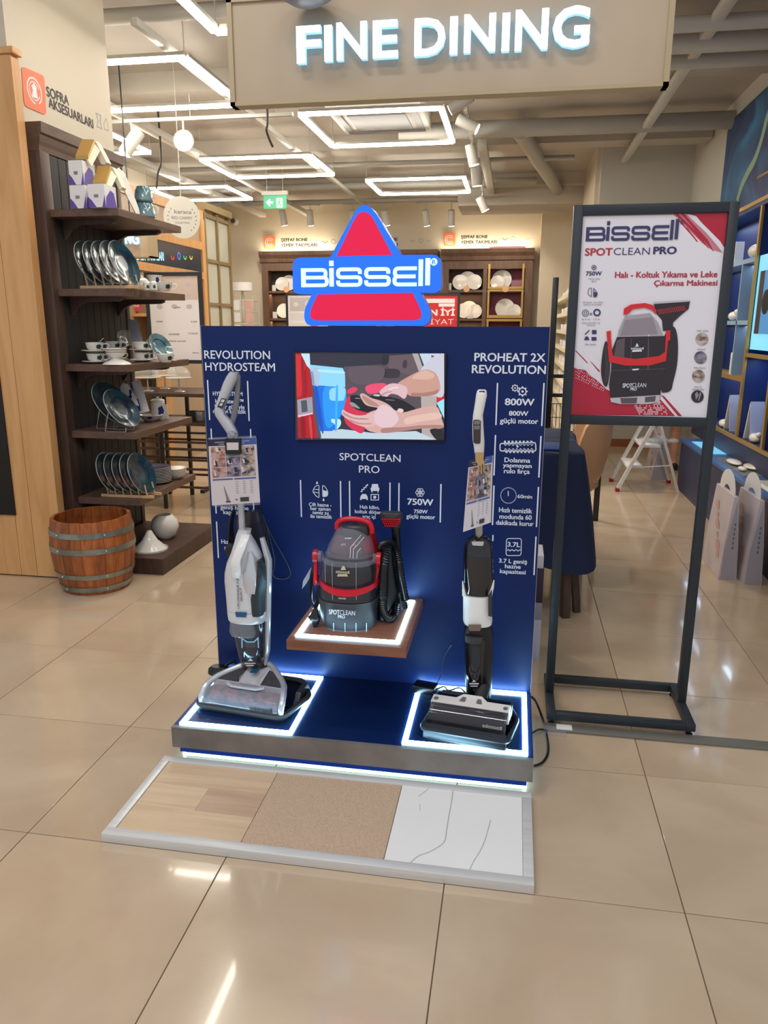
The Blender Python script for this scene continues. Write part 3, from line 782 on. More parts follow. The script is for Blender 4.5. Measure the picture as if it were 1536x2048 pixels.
# stairs, armchair, car, rug
Is([(721, 983), (724, 983), (724, 979), (728, 979), (728, 975), (732, 975), (732, 971), (735, 971), (735, 968)], 1.8)
I([(744, 968), (756, 968), (757, 975), (759, 976), (758, 982), (742, 982), (741, 976), (743, 975)]); I([(743, 982), (745, 982), (745, 985), (743, 985)]); I([(755, 982), (757, 982), (757, 985), (755, 985)])
I([(721, 993), (724, 988), (732, 988), (735, 993), (736, 1000), (733, 1000), (733, 998), (723, 998), (723, 1000), (720, 1000)])
Is([(742, 989), (757, 989), (757, 1000), (742, 1000)], 1.6, True); pdisc(ico, 749.5, 994.5, 3.2, YT_, 12)
picto()
# fan
for k in range(6):
    a = k*PI/3; c = (840+5*math.cos(a), 985+5*math.sin(a)); pdisc(ico, c[0], c[1], 4.2, YT_, 12, 3.0)
pdisc(ico, 840, 985, 1.6, YT_, 8)
picto()
# gears
def gear(x, y, r, k):
    pdisc(ico, x, y, r, YT_, 24, r*0.74); pdisc(ico, x, y, r*0.3, YT_, 12)
    for i in range(k):
        a = 2*PI*i/k; u = (math.cos(a), math.sin(a)); v = (-u[1], u[0])
        I([(x+u[0]*s+v[0]*t, y+u[1]*s+v[1]*t) for s, t in ((r*.95, -r*.2), (r*1.28, -r*.14), (r*1.28, r*.14), (r*.95, r*.2))])
gear(1030, 776, 6, 8); gear(1045, 783, 8.2, 8)
picto()
# roller brush
Is(rnd_path([(1000, 887), (1071, 885), (1072, 902), (1000, 902)], 4, 3, True), 2.2, True)
for k in range(8):
    x = 1008+k*7.5; I([(x, 881.5), (x+4, 881.5), (x+4, 885.5), (x, 885.5)]); I([(x+3, 902.5), (x+7, 902.5), (x+7, 906), (x+3, 906)])
    Is([(x, 888), (x+3, 891), (x+6, 888)], 1.2)
    Is([(x, 901), (x+3, 897), (x+6, 900)], 1.2)
pdisc(ico, 1035, 893, 2.2, YT_, 10)
picto()
# clock
for k in range(34):
    a = 2*PI*k/34; pdisc(ico, 1017+15.5*math.cos(a), 991+15.5*math.sin(a), 1.0, YT_, 6)
Is([(1016.5, 982), (1016.5, 992)], 1.8)
picto()
# tank volume
Is(rnd_path([(1013, 1077), (1043, 1077), (1042, 1111), (1012, 1111)], 5, 4, True), 1.6, True)
Is([(1014, 1101), (1017, 1099), (1020, 1102), (1024, 1099), (1028, 1102), (1032, 1099), (1036, 1102), (1041, 1099)], 1.6)
picto()

# ================================================================ SCREEN
tv = thing('television', 'flat screen showing hands holding a black tool beside a blue canister', 'screen', (-0.53, YP-0.01, 1.1))
c0 = AY(588, 704, YP); c1 = AY(890, 882, YP)
out(B().box(c0.x, c1.x, YP-0.014, YP-0.0005, c1.z, c0.z, 0.002), 'bezel', M_black, tv)
YV = YP-0.0146
def em(r, g, b, k=0.95): return mat('screen_%d_%d_%d' % (r, g, b), (0.01, 0.01, 0.01, 1), 0.3, emit=S(r, g, b), es=k)
_l = [0]
def spoly(name, pts, col, z=None, curve=True, par=tv):
    _l[0] += 1
    p = [(590+x/5.12, 700+y/5.12) for x, y in pts]
    if curve: p = [(v.x, v.y) for v in bez([(x, y, 0) for x, y in p], 4, True)]
    b = B(); lim = lambda x, y: (min(max(x, 591), 888.3), min(max(y, 707), 879.5))
    ppoly(b, [lim(*q) for q in p], YV-0.00015*_l[0]); return (b, col)
pic = []
def add(pts, col, curve=True): pic.append(spoly('x', pts, col, curve=curve))
add([(0, 0), (1536, 0), (1536, 973), (0, 973)], (44, 44, 60), False)
add([(500, 170), (1250, 130), (1350, 640), (1300, 700), (480, 640)], (84, 72, 82), False)
add([(920, 60), (1240, 40), (1300, 300), (960, 190)], (98, 82, 90), False)
pic.append(spoly('x', [(910, 200), (1060, 200), (1060, 280), (910, 280)], (52, 44, 54)))
add([(1250, 30), (1540, 30), (1540, 480), (1380, 480), (1330, 300)], (190, 208, 222), False)
add([(1200, 30), (1260, 30), (1310, 200), (1290, 280)], (170, 162, 160), False)
add([(1260, 30), (1275, 30), (1330, 180), (1310, 190)], (60, 66, 78), False)
add([(1395, 50), (1440, 65), (1400, 110)], (130, 60, 90), False)
add([(1290, 470), (1450, 470), (1450, 920), (1300, 920)], (176, 164, 160), False)
add([(1450, 460), (1540, 440), (1540, 510), (1450, 530)], (200, 30, 40), False)
add([(1450, 540), (1540, 500), (1540, 700)], (150, 220, 240), False)
add([(0, 30), (150, 30), (160, 160), (190, 380), (240, 900), (30, 900)], (170, 20, 32), False)
add([(60, 30), (150, 30), (158, 200), (120, 160)], (190, 225, 245), False)
add([(5, 40), (60, 60), (110, 160), (60, 480), (20, 480)], (205, 36, 44), False)
add([(22, 510), (175, 480), (185, 640), (30, 670)], (150, 150, 165), False)
add([(60, 520), (120, 510), (130, 630), (70, 640)], (80, 78, 92), False)
add([(28, 670), (180, 640), (185, 655), (32, 690)], (225, 190, 205), False)
add([(250, 830), (480, 810), (800, 850), (1240, 830), (1440, 920), (260, 905)], (186, 206, 218), False)
add([(160, 180), (186, 360), (270, 900), (235, 900), (190, 640)], (70, 78, 96), False)
add([(190, 360), (510, 390), (500, 600), (430, 790), (380, 830), (250, 830)], (20, 110, 222), False)
add([(300, 380), (510, 390), (500, 600), (360, 800), (300, 700)], (34, 148, 245))
add([(148, 150), (490, 185), (512, 250), (515, 380), (180, 360)], (140, 210, 248), False)
add([(180, 200), (250, 190), (240, 360), (195, 350)], (168, 190, 214))
add([(370, 395), (510, 385), (505, 500), (470, 520), (370, 515), (352, 470)], (140, 210, 246))
add([(375, 705), (415, 710), (460, 710), (470, 760), (430, 810), (405, 760), (372, 735)], (185, 228, 246))
add([(540, 410), (600, 380), (642, 400), (600, 440), (545, 450)], (220, 56, 90))
add([(720, 380), (800, 345), (930, 345), (900, 420), (760, 450)], (226, 76, 112))
add([(560, 470), (720, 560), (760, 640), (700, 840), (620, 830), (520, 750), (500, 600)], (206, 44, 78))
add([(1400, 80), (1536, 60), (1536, 430), (1440, 470), (1330, 250), (1290, 200)], (196, 196, 210))
add([(1290, 210), (1380, 205), (1450, 250), (1485, 350), (1475, 430), (1380, 470), (1180, 470), (1120, 400), (1050, 350), (1130, 290)], (196, 150, 136))
add([(870, 420), (960, 350), (1050, 345), (1140, 380), (1150, 440), (1120, 500), (1050, 460), (980, 450), (930, 485), (880, 460)], (214, 180, 184))
add([(565, 480), (620, 462), (700, 480), (860, 470), (1060, 500), (1180, 560), (1230, 610), (1100, 640), (900, 640), (740, 640), (600, 590)], (22, 20, 28))
add([(560, 540), (600, 540), (660, 590), (650, 600), (580, 570)], (130, 150, 150))
add([(815, 455), (865, 458), (860, 475), (805, 468)], (190, 196, 200))
add([(665, 460), (700, 445), (780, 490), (880, 520), (960, 560), (1030, 620), (1100, 610), (1110, 640), (1300, 590), (1450, 580), (1500, 700), (1510, 800), (1300, 800), (1100, 830), (900, 850), (760, 830), (700, 760), (740, 650), (860, 600), (740, 570), (690, 520)], (206, 164, 156))
add([(490, 610), (540, 640), (640, 670), (740, 660), (860, 620), (880, 720), (760, 790), (620, 760), (540, 710), (480, 660)], (216, 176, 176))
add([(900, 560), (1020, 620), (1060, 720), (960, 800), (830, 760), (820, 640)], (220, 190, 198))
add([(1380, 820), (1480, 810), (1540, 890), (1536, 930), (1450, 920)], (24, 26, 34))
# softer modelling of the screen picture
add([(1300, 215), (1370, 215), (1430, 260), (1380, 300), (1250, 300), (1200, 280)], (212, 172, 156))
add([(1200, 440), (1300, 440), (1420, 420), (1470, 400), (1440, 455), (1340, 472), (1200, 470)], (166, 118, 108))
add([(1130, 700), (1300, 660), (1470, 640), (1490, 700), (1300, 730), (1140, 760)], (220, 184, 172))
add([(900, 800), (1100, 790), (1300, 770), (1500, 770), (1505, 800), (1300, 805), (1100, 832), (900, 850)], (170, 124, 118))
add([(690, 465), (760, 500), (850, 560), (840, 580), (760, 560), (700, 505)], (176, 130, 124))
add([(500, 640), (600, 690), (740, 700), (735, 712), (600, 706), (500, 660)], (180, 132, 134))
add([(560, 710), (660, 745), (780, 750), (775, 762), (650, 760), (560, 728)], (184, 138, 140))
add([(880, 455), (930, 430), (990, 420), (985, 432), (935, 445), (895, 470)], (186, 146, 150))
add([(960, 400), (1010, 380), (1060, 380), (1055, 392), (1010, 395), (970, 412)], (232, 206, 208))
add([(1060, 600), (1100, 605), (1112, 625), (1090, 640), (1050, 630)], (226, 196, 194))
add([(620, 490), (665, 495), (665, 500), (620, 497)], (150, 150, 160)); add([(935, 505), (1015, 512), (1015, 518), (935, 512)], (120, 122, 132))
add([(200, 400), (230, 400), (290, 820), (265, 820), (210, 600)], (12, 78, 190)); add([(420, 400), (440, 400), (430, 780), (410, 800)], (60, 168, 250))
add([(160, 230), (185, 230), (200, 350), (185, 355)], (120, 150, 190)); add([(250, 200), (480, 215), (490, 240), (260, 225)], (176, 226, 250))
add([(60, 90), (90, 120), (110, 430), (80, 460)], (150, 16, 30)); add([(140, 700), (165, 690), (180, 890), (160, 890)], (206, 60, 72))
add([(60, 700), (90, 700), (100, 890), (70, 890)], (128, 14, 24)); add([(560, 180), (900, 175), (860, 330), (600, 340)], (92, 80, 90))
add([(900, 60), (960, 60), (950, 140), (890, 150)], (34, 34, 48)); add([(1110, 110), (1145, 110), (1140, 180), (1105, 180)], (60, 50, 60))
for i, (b, col) in enumerate(pic): out(b, 'screen_picture', em(*col), tv, smooth=False)

# ================================================================ SHELF AND LOGO SIGN
sh = thing('wall_shelf', 'walnut shelf with glowing LED square, fixed to the blue panel', 'shelf', (-0.525, 2.55, 0.468))
SZ = 0.505
out(B().box(-0.729, -0.315, 2.312, YP-0.0005, 0.469, SZ, 0.001), 'board', M_wal, sh, smooth=False)
led_frame(-0.708, -0.343, 2.347, 2.757, SZ+0.0002, 0.016, sh, 0.004)
out(B().box(-0.56, -0.40, 2.66, YP-0.0005, 0.445, 0.4685), 'bracket', M_navytop, sh, smooth=False)

ls = thing('logo_sign', 'glowing red and blue triangular logo sign reading BISSELL on top of the panel', 'sign', (-0.54, 2.83, 1.547))
Q = lambda x, y: (590+x/4.955, 400+y/4.955)
def lp(pts, r=0.0, n=5): 
    p = [Q(*q) for q in pts]
    if r: p = rnd_path(p, r/4.955, n, True)
    return p
YSG = 2.825
def plate(pts, y0, y1): 
    f = [AY(x, y, YSG) for x, y in pts]
    return B().prism([Vector((v.x, y0, max(v.z, 1.5475))) for v in f], [Vector((v.x, y1, max(v.z, 1.5475))) for v in f])
outer = lp([(250, 1256), (120, 1200), (115, 1060), (185, 932), (0, 936), (-5, 770), (0, 578), (370, 572), (560, 180), (590, 62), (800, 62), (850, 180), (1065, 550), (1450, 548), (1460, 740), (1450, 922), (1252, 922), (1345, 1110), (1325, 1215), (1215, 1256)], 0)
def rr_(pts, rs, n=6):
    o = []; N_ = len(pts)
    for i, p in enumerate(pts):
        r = rs[i]
        if not r: o.append(Q(*p)); continue
        p = Vector(p); a = Vector(pts[i-1]); c = Vector(pts[(i+1) % N_])
        ra = min(r, (a-p).length*0.48); rc = min(r, (c-p).length*0.48)
        s0 = p+(a-p).normalized()*ra; s1 = p+(c-p).normalized()*rc
        for k in range(n+1):
            t = k/n; v = s0*(1-t)**2+p*2*t*(1-t)+s1*t*t; o.append(Q(v.x, v.y))
    return o
outer = rr_([(130, 1256), (100, 1110), (188, 934), (-2, 936), (0, 578), (368, 573), (645, 62), (765, 62), (1062, 551), (1448, 548), (1458, 922), (1252, 922), (1365, 1120), (1320, 1256)],
            [110, 120, 0, 75, 75, 0, 110, 110, 0, 85, 85, 0, 110, 120])
M_lgblue = mat('sign_blue_lit', S(20, 60, 200), 0.3, emit=S(24, 104, 250), es=0.95)
M_lgside = mat('sign_side', S(20, 50, 170), 0.25, emit=S(20, 60, 200), es=0.25)
M_lgred = mat('sign_red_lit', S(190, 10, 50), 0.3, emit=S(204, 16, 70), es=0.6)
M_lgcy = mat('sign_letter_lit', S(190, 240, 255), 0.3, emit=S(178, 240, 255), es=0.95)
M_lgrim = mat('sign_clear_rim', S(200, 220, 250), 0.1, alpha=0.5)
out(plate(outer, 2.80, 2.86), 'lightbox', M_lgside, ls, smooth=False)
out(plate(outer, 2.797, 2.7995), 'blue_face', M_lgblue, ls, smooth=False)
out(plate(outer, 2.8605, 2.868), 'rear_rim', M_lgrim, ls, smooth=False)
r1 = rr_([(430, 566), (640, 130), (755, 130), (976, 552)], [0, 90, 90, 0]); r2 = rr_([(246, 940), (1176, 922), (1262, 1100), (1262, 1193), (170, 1196), (172, 1090)], [0, 0, 60, 90, 110, 60])
out(plate(r1, 2.7945, 2.7968), 'red_panel', M_lgred, ls, smooth=False); out(plate(r2, 2.7945, 2.7968), 'red_panel', M_lgred, ls, smooth=False)
b = B(); L = AY(*Q(83, 868), YSG); R = AY(*Q(1347, 852), YSG); T_ = AY(*Q(83, 590), YSG)
L.y = 2.7963; logo(b, L, Vector((R.x-L.x, 0, 0)), Vector((0, 0, AY(*Q(1347, 583), YSG).z-L.z+0.0005)))
out(b, 'wordmark', M_lgcy, ls, smooth=False)
b = B(); c = AY(*Q(1385, 620), YSG); r_ = 0.0125
b.flat([Vector((c.x+r_*math.cos(2*PI*k/20), 2.7963, c.z+r_*math.sin(2*PI*k/20))) for k in range(20)]); rg = out(b, 'registered_mark', M_lgcy, ls, smooth=False)
b = B(); text(b, 'R', Vector((c.x-0.006, 2.7958, c.z-0.008)), Vector((c.x+0.0065, 2.7958, c.z-0.008)), 0.0155, (0, -1, 0), 0.02)
out(b, 'registered_letter', M_lgblue, rg, smooth=False)

# ================================================================ SILVER WET VACUUM (left)
cw = thing('upright_vacuum', 'silver upright floor washer on the left platform with a looped grip handle', 'vacuum cleaner', (-0.945, 2.56, 0.140))
Yc = 2.60
def px(parent, name, mats, levels, n=28, p=2.6, **k): return out(B().loft(levels, n, p), name, mats, parent, **k)
# lower dirty water tank (smoked) and the floor of it
px(cw, 'dirty_tank', M_smoke, [(1337, 492, 523, Yc, .028), (1328, 484, 528, Yc, .036), (1310, 479, 530, Yc, .042), (1275, 472, 531, Yc, .046), (1240, 463, 530, Yc, .050), (1236, 463, 530, Yc, .050)])
px(cw, 'tank_float', M_mgrey, [(1290, 484, 520, Yc, .025), (1262, 474, 520, Yc, .03), (1245, 470, 522, Yc, .035)])
b = B().loft([(1270, 464, 512, Yc-0.03, .03), (1262, 460, 514, Yc-0.032, .032), (1247, 461, 512, Yc-0.03, .032), (1243, 466, 508, Yc-0.03, .028)]); out(b, 'tank_grip', M_clear, cw)
b = B(); 
for q in stroke2([(484, 1296), (484, 1277), (494, 1284), (508, 1284), (516, 1276), (517, 1296)], 2.0): ppoly(b, [tuple(v) for v in q], Yc-0.052)
out(b, 'tank_window_rib', mat('pale_blue_gloss', S(150, 200, 235), 0.2), cw, smooth=False)
b = B(); ppoly(b, [(496, 1322), (501, 1316), (506, 1322)], Yc-0.046); ppoly(b, [(489, 1326), (511, 1326), (511, 1328), (489, 1328)], Yc-0.046); ppoly(b, [(493, 1330), (507, 1330), (508, 1332), (492, 1332)], Yc-0.046)
out(b, 'emblem', M_silverl, cw, smooth=False)
# side spine
b = B().tube([AY(529, 1332, Yc), AY(535, 1300, Yc), AY(536, 1240, Yc), AY(536, 1180, Yc), AY(537, 1120, Yc), AY(524, 1075, Yc)], [.006, .011, .012, .014, .014, .010], 10)
out(b, 'side_spine', M_silver, cw)
px(cw, 'collar', M_silverl, [(1239, 461, 531, Yc, .052), (1236, 459, 533, Yc, .054), (1222, 457, 534, Yc, .055), (1218, 457, 534, Yc, .054)])
px(cw, 'main_body', M_silverl, [(1217, 457, 526, Yc, .054), (1190, 455, 527, Yc, .056), (1160, 452, 530, Yc, .058), (1145, 452, 531, Yc, .058), (1125, 456, 527, Yc, .054), (1105, 464, 520, Yc, .046), (1085, 470, 510, Yc, .036), (1068, 474, 500, Yc, .026), (1058, 478, 502, Yc, .022)])
out(B().loft([(1178, 494, 529, Yc-0.006, .058), (1160, 488, 531, Yc-0.006, .061), (1140, 488, 528, Yc-0.006, .06), (1115, 492, 521, Yc-0.004, .05), (1098, 498, 512, Yc-0.002, .04)]), 'clean_tank', M_silver, cw)
out(B().loft([(1224, 508, 531.5, Yc-0.004, .053), (1190, 505, 532.5, Yc-0.005, .056), (1160, 514, 535, Yc-0.005, .057), (1130, 520, 533, Yc-0.004, .053), (1116, 521, 527, Yc-0.003, .050)]), 'side_inlay', M_anth, cw)
b = B(); ppoly(b, [(470, 1224), (494, 1225), (492, 1235), (472, 1234)], Yc-0.0575); out(b, 'badge', mat('blue_badge', S(20, 84, 122), 0.3), cw, smooth=False)
b = B()
for t_, x, y0, y1, h in (('CROSSWAVE C3', 479, 1218, 1158, 0.010), ('SELECT', 485, 1203, 1176, 0.010)):
    L = AY(x, y0, Yc-0.0605); R = AY(x-2 if h else x, y1, Yc-0.0605); text(b, t_, L, R, h*0.8, (0, -1, 0), 0.01, upv=(-1, 0, 0))
out(b, 'lettering', M_ink, cw, smooth=False)
# carry handle in front
b = ribbon([((482, 1070), (500, 1070)), ((479, 1080), (497, 1080)), ((470, 1100), (489, 1101)), ((463, 1121), (481, 1122)), ((462, 1130), (481, 1131)), ((463, 1145), (482, 1147)), ((465, 1154), (481, 1156))], Yc, 0.008, dy=[-.030, -.052, -.070, -.082, -.082, -.070, -.056])
out(b, 'carry_handle', M_whitep, cw)
out(B().tube([AY(485.5, 1078, Yc), AY(482, 1012, Yc), AY(476, 940, Yc), AY(468, 872, Yc)], [.0125, .0120, .0115, .011], 16), 'pole', M_silver, cw)
# loop grip
b = ribbon([((459, 876), (476, 872)), ((455, 866), (474, 862)), ((441, 846), (463, 842)), ((431, 830), (451, 829)), ((430, 820), (449, 820)), ((432, 810), (450, 812)), ((439, 790), (458, 794)), ((447, 766), (468, 772)), ((454, 752), (475, 757)), ((461, 743), (476, 746))], Yc, 0.019, 16, 2.6)
hd = out(b, 'grip', M_silver, cw)
b = ribbon([((464, 743), (477, 744)), ((469, 752), (481, 752)), ((471, 770), (481, 771)), ((468, 800), (479, 801)), ((463, 828), (475, 829)), ((460, 842), (470, 844)), ((456, 852), (466, 854))], Yc+0.012, 0.008, 12, 2.6)
out(b, 'rear_grip', M_mgrey, cw)
b = B(); ppoly(b, [(443, 796), (453, 798), (445, 818), (434, 814)], Yc-0.019); pc = out(b, 'control_panel', M_dgrey, cw, smooth=False)
b = B(); ppoly(b, [(444, 798.5), (450, 799.5), (447, 805), (441, 804)], Yc-0.0195); ppoly(b, [(441, 806), (446, 807), (443.5, 812), (438, 811)], Yc-0.0195); out(b, 'buttons', M_silverl, pc, smooth=False)
# neck joint
out(B().loft([(1352, 498, 530, Yc, .02), (1342, 500, 532, Yc, .022), (1330, 503, 530, Yc, .02)]), 'neck_joint', M_blackm, cw)

# foot in its tray (local frame of the foot, rotated a little)
def foot_local(root, ox, oy, rz):
    f = bpy.data.objects.new('dummy', None); return Matrix.Translation((ox, oy, 0)) @ Matrix.Rotation(rz, 4, 'Z')
MF = Matrix.Translation((-0.951, 2.415, 0.1387)) @ Matrix.Rotation(math.radians(-7.0), 4, 'Z')
def outm(b, M, *a, **k):
    for v in b.bm.verts: v.co = M @ v.co
    return out(b, *a, **k)
tray = thing('charging_tray', 'black plastic tray under the foot of the silver floor washer', 'tray', tuple(MF @ Vector((0, 0.12, 0))))
outm(B().zprism(rnd_path([(-0.178, 0.0), (0.172, 0.0), (0.205, 0.19), (0.13, 0.30), (-0.13, 0.30), (-0.19, 0.14)], 0.03, 4, True), 0.0005, 0.012), MF, 'base', M_black, tray)
b = B(); wall_ = rnd_path([(-0.178, 0.0), (0.172, 0.0), (0.205, 0.19), (0.13, 0.30), (-0.13, 0.30), (-0.19, 0.14)], 0.03, 4, True)
b.tube([Vector((x, y, 0.020)) for x, y in wall_], 0.011, 8, wrap=True); outm(b, MF, 'rim', M_dgrey, tray)
b = B().xprism([(0.12, 0.012), (0.24, 0.012), (0.22, 0.055), (0.15, 0.05)], 0.165, 0.185); outm(b, MF, 'side_hook', M_dgrey, tray)
# roller, window, shell
outm(B().cyl((-0.135, 0.055, 0.05), (0.135, 0.055, 0.05), 0.030, n=20), MF, 'roller_brush', noisy('brush_pile', S(70, 62, 72), S(150, 84, 84), (40, 40, 40), 0.9, 3), cw)
for s_ in (-1, 1):
    b = B()
    pts = bez([Vector((s_*0.162, 0.012, 0.025)), Vector((s_*0.163, 0.015, 0.055)), Vector((s_*0.158, 0.05, 0.085)), Vector((s_*0.13, 0.11, 0.100)), Vector((s_*0.07, 0.17, 0.118)), Vector((s_*0.03, 0.20, 0.125))], 5)
    b.tube(pts, 0.0115, 10, flat=1.0); outm(b, MF, 'side_arm', M_silver, cw)
# clear front window, arched around the brush
def arch_sheet(x0, x1, prof, th=0.002):
    b = B(); P0 = [Vector((x0, y, z)) for y, z in prof]; P1 = [Vector((x1, y, z)) for y, z in prof]
    c_ = Vector((0, sum(p[0] for p in prof)/len(prof), sum(p[1] for p in prof)/len(prof)-0.02))
    ins = lambda p: p+(Vector((0, c_.y-p.y, c_.z-p.z))).normalized()*th
    return b.rings([P0+[ins(p) for p in P0][::-1], P1+[ins(p) for p in P1][::-1]])
outm(arch_sheet(-0.152, 0.152, [(0.002, 0.024), (0.002, 0.045), (0.012, 0.066), (0.032, 0.080), (0.058, 0.087), (0.085, 0.092)]), MF, 'front_window', M_clear, cw)
b = B().rings([[Vector((-x, y, 0.02)), Vector((x, y, 0.02)), Vector((x, y, z)), Vector((-x, y, z))] for x, y, z in ((0.15, 0.085, 0.088), (0.135, 0.11, 0.096), (0.08, 0.165, 0.110), (0.045, 0.20, 0.118), (0.045, 0.225, 0.10))])
outm(b, MF, 'foot_shell', M_silverl, cw)
for s_ in (-1, 1):
    b = B().flat([Vector((s_*x, y, z)) for x, y, z in ((0.045, 0.088, 0.0905), (0.142, 0.088, 0.0905), (0.128, 0.112, 0.0980), (0.078, 0.163, 0.1110), (0.045, 0.172, 0.1125))])
    outm(b, MF, 'mesh_grille', noisy('grille', S(36, 36, 40), S(70, 70, 74), (300, 300, 300), 0.6, 1), cw, smooth=False)
outm(B().box(-0.038, 0.038, 0.075, 0.20, 0.088, 0.118, 0.006), MF, 'centre_bridge', M_clear, cw)
outm(B().box(-0.014, 0.014, 0.12, 0.155, 0.1185, 0.120), MF, 'badge', MATS['blue_badge'], cw, smooth=False)
outm(B().tube([(-0.075, 0.060, 0.096), (-0.05, 0.046, 0.094), (0.05, 0.046, 0.094), (0.075, 0.060, 0.096)], 0.0085, 10, flat=0.7), MF, 'release_latch', M_silver, cw)
outm(B().box(-0.148, 0.148, -0.001, 0.004, 0.018, 0.026, 0.001), MF, 'front_lip', M_silver, cw)
b = B(); logo(b, Vector((0.045, -0.0005, 0.030)), Vector((0.088, 0, 0)), Vector((0, 0.004, 0.020))); outm(b, MF, 'wordmark', M_black, cw, smooth=False)
b = B().tube([MF @ Vector((0, 0.20, 0.11)), MF @ Vector((0.0, 0.205, 0.15)), AY(516, 1338, Yc)], [0.03, 0.026, 0.022], 12); out(b, 'swivel', M_blackm, cw)

# things hooked behind it: clear tool bag with black cable
tb = thing('cable_bundle', 'black power cord bundle and clear pouch hanging behind the silver floor washer', 'cable', tuple(AY(500, 1100, 2.70)))
out(B().prism([AY(x, y, 2.665) for x, y in ((472, 1040), (495, 1022), (516, 1024), (524, 1060), (530, 1120), (524, 1165), (480, 1120))],
              [AY(x, y, 2.665)+Vector((0, 0.03, 0)) for x, y in ((472, 1040), (495, 1022), (516, 1024), (524, 1060), (530, 1120), (524, 1165), (480, 1120))]), 'pouch', M_smoke, tb)
for k in range(6):
    o_ = k*2.2
    b = B().tube(bez([AY(466+o_*0.4, 1020+k, 2.69+.005*k), AY(459+o_*.5, 1050, 2.69+.005*k), AY(460+o_, 1100, 2.7), AY(478+o_, 1150-k*2, 2.7), AY(500+o_, 1120, 2.7), AY(498+o_, 1060, 2.7), AY(482+o_, 1018+k, 2.69)], 6), 0.0042, 6)
    out(b, 'cord_loop', M_black, tb)
b = B().tube(bez([AY(528, 1040, 2.74), AY(545, 1075, 2.75), AY(565, 1110, 2.77), AY(580, 1140, 2.78), AY(577, 1155, 2.782), AY(560, 1158, 2.78), AY(546, 1150, 2.77), AY(549, 1120, 2.76), AY(535, 1060, 2.74), AY(525, 1030, 2.73)], 6), 0.0022, 6)
out(b, 'loose_cord', M_dgrey, tb)
out(B().tube([AY(518, 1010, 2.75), AY(534, 1070, 2.75), AY(541, 1120, 2.75), AY(538, 1170, 2.74)], 0.006, 8), 'hanging_cord', M_black, tb)
b = B().ell(AY(462, 1100, 2.68), 0.022, 0.018, 0.03); out(b, 'plug', M_blackm, tb)
# small black hand tool lying at the back left corner
ht = thing('brush_handle', 'small black tool with a loop handle lying at the back left of the platform', 'tool', tuple(AZ(445, 1345, 0.14)))
b = B().loft([(1348, 419, 452, 2.70, .022), (1345, 417, 455, 2.70, .026), (1337, 418, 457, 2.70, .026), (1332, 424, 452, 2.70, .02)]); out(b, 'body', M_black, ht)
b = B().tube(bez([AY(450, 1333, 2.70), AY(462, 1324, 2.72), AY(472, 1324, 2.73), AY(474, 1331, 2.735), AY(468, 1340, 2.74), AY(452, 1344, 2.72)], 5), 0.007, 8); out(b, 'loop', M_black, ht)
out(B().box(-1.16, -1.02, 2.69, 2.775, 0.1388, 0.158, 0.006), 'tray', M_black, ht)

# ================================================================ PRINTED CARDS
def rect_print(parent, cor, items, base_mat, th=0.003, name='sheet'):
    """thin sheet from 4 corners (tl,tr,br,bl); items: (u0,v0,u1,v1,material)"""
    tl, tr, br, bl = [Vector(c) for c in cor]; n = (tr-tl).cross(bl-tl).normalized()
    if n.y > 0: n = -n
    b = B().prism([tl, tr, br, bl], [c-n*th for c in (tl, tr, br, bl)]); sheet = out(b, name, base_mat, parent, smooth=False)
    def uv(u, v): return tl*(1-u)*(1-v)+tr*u*(1-v)+br*u*v+bl*(1-u)*v
    for i, it in enumerate(items):
        b = B(); o_ = n*(0.0005+0.00004*i)
        b.flat([uv(it[0], it[1])+o_, uv(it[2], it[1])+o_, uv(it[2], it[3])+o_, uv(it[0], it[3])+o_])
        out(b, 'photo_print' if it[4] in M_photos else 'printed_field', it[4], sheet, smooth=False)
    return uv, n, sheet
M_photos = [noisy('print_photo_%d' % i, S(*a), S(*c), (34, 34, 60), 0.45, 4, lo=0.4, hi=0.6) for i, (a, c) in enumerate((((150, 90, 70), (196, 160, 150)), ((70, 64, 84), (150, 140, 160)), ((50, 66, 72), (190, 170, 160)), ((120, 96, 84), (206, 190, 180))))]
M_tan = mat('print_tan', S(190, 146, 124), 0.5); M_pinkp = mat('print_pale', S(214, 198, 196), 0.5)
M_paper = mat('pinkish_white_paper', S(206, 194, 196), 0.5)
M_hdr = mat('navy_header', S(34, 36, 64), 0.5); M_hdr2 = mat('blue_header', S(60, 84, 150), 0.5); M_greyt = mat('grey_text', S(150, 142, 148), 0.6)
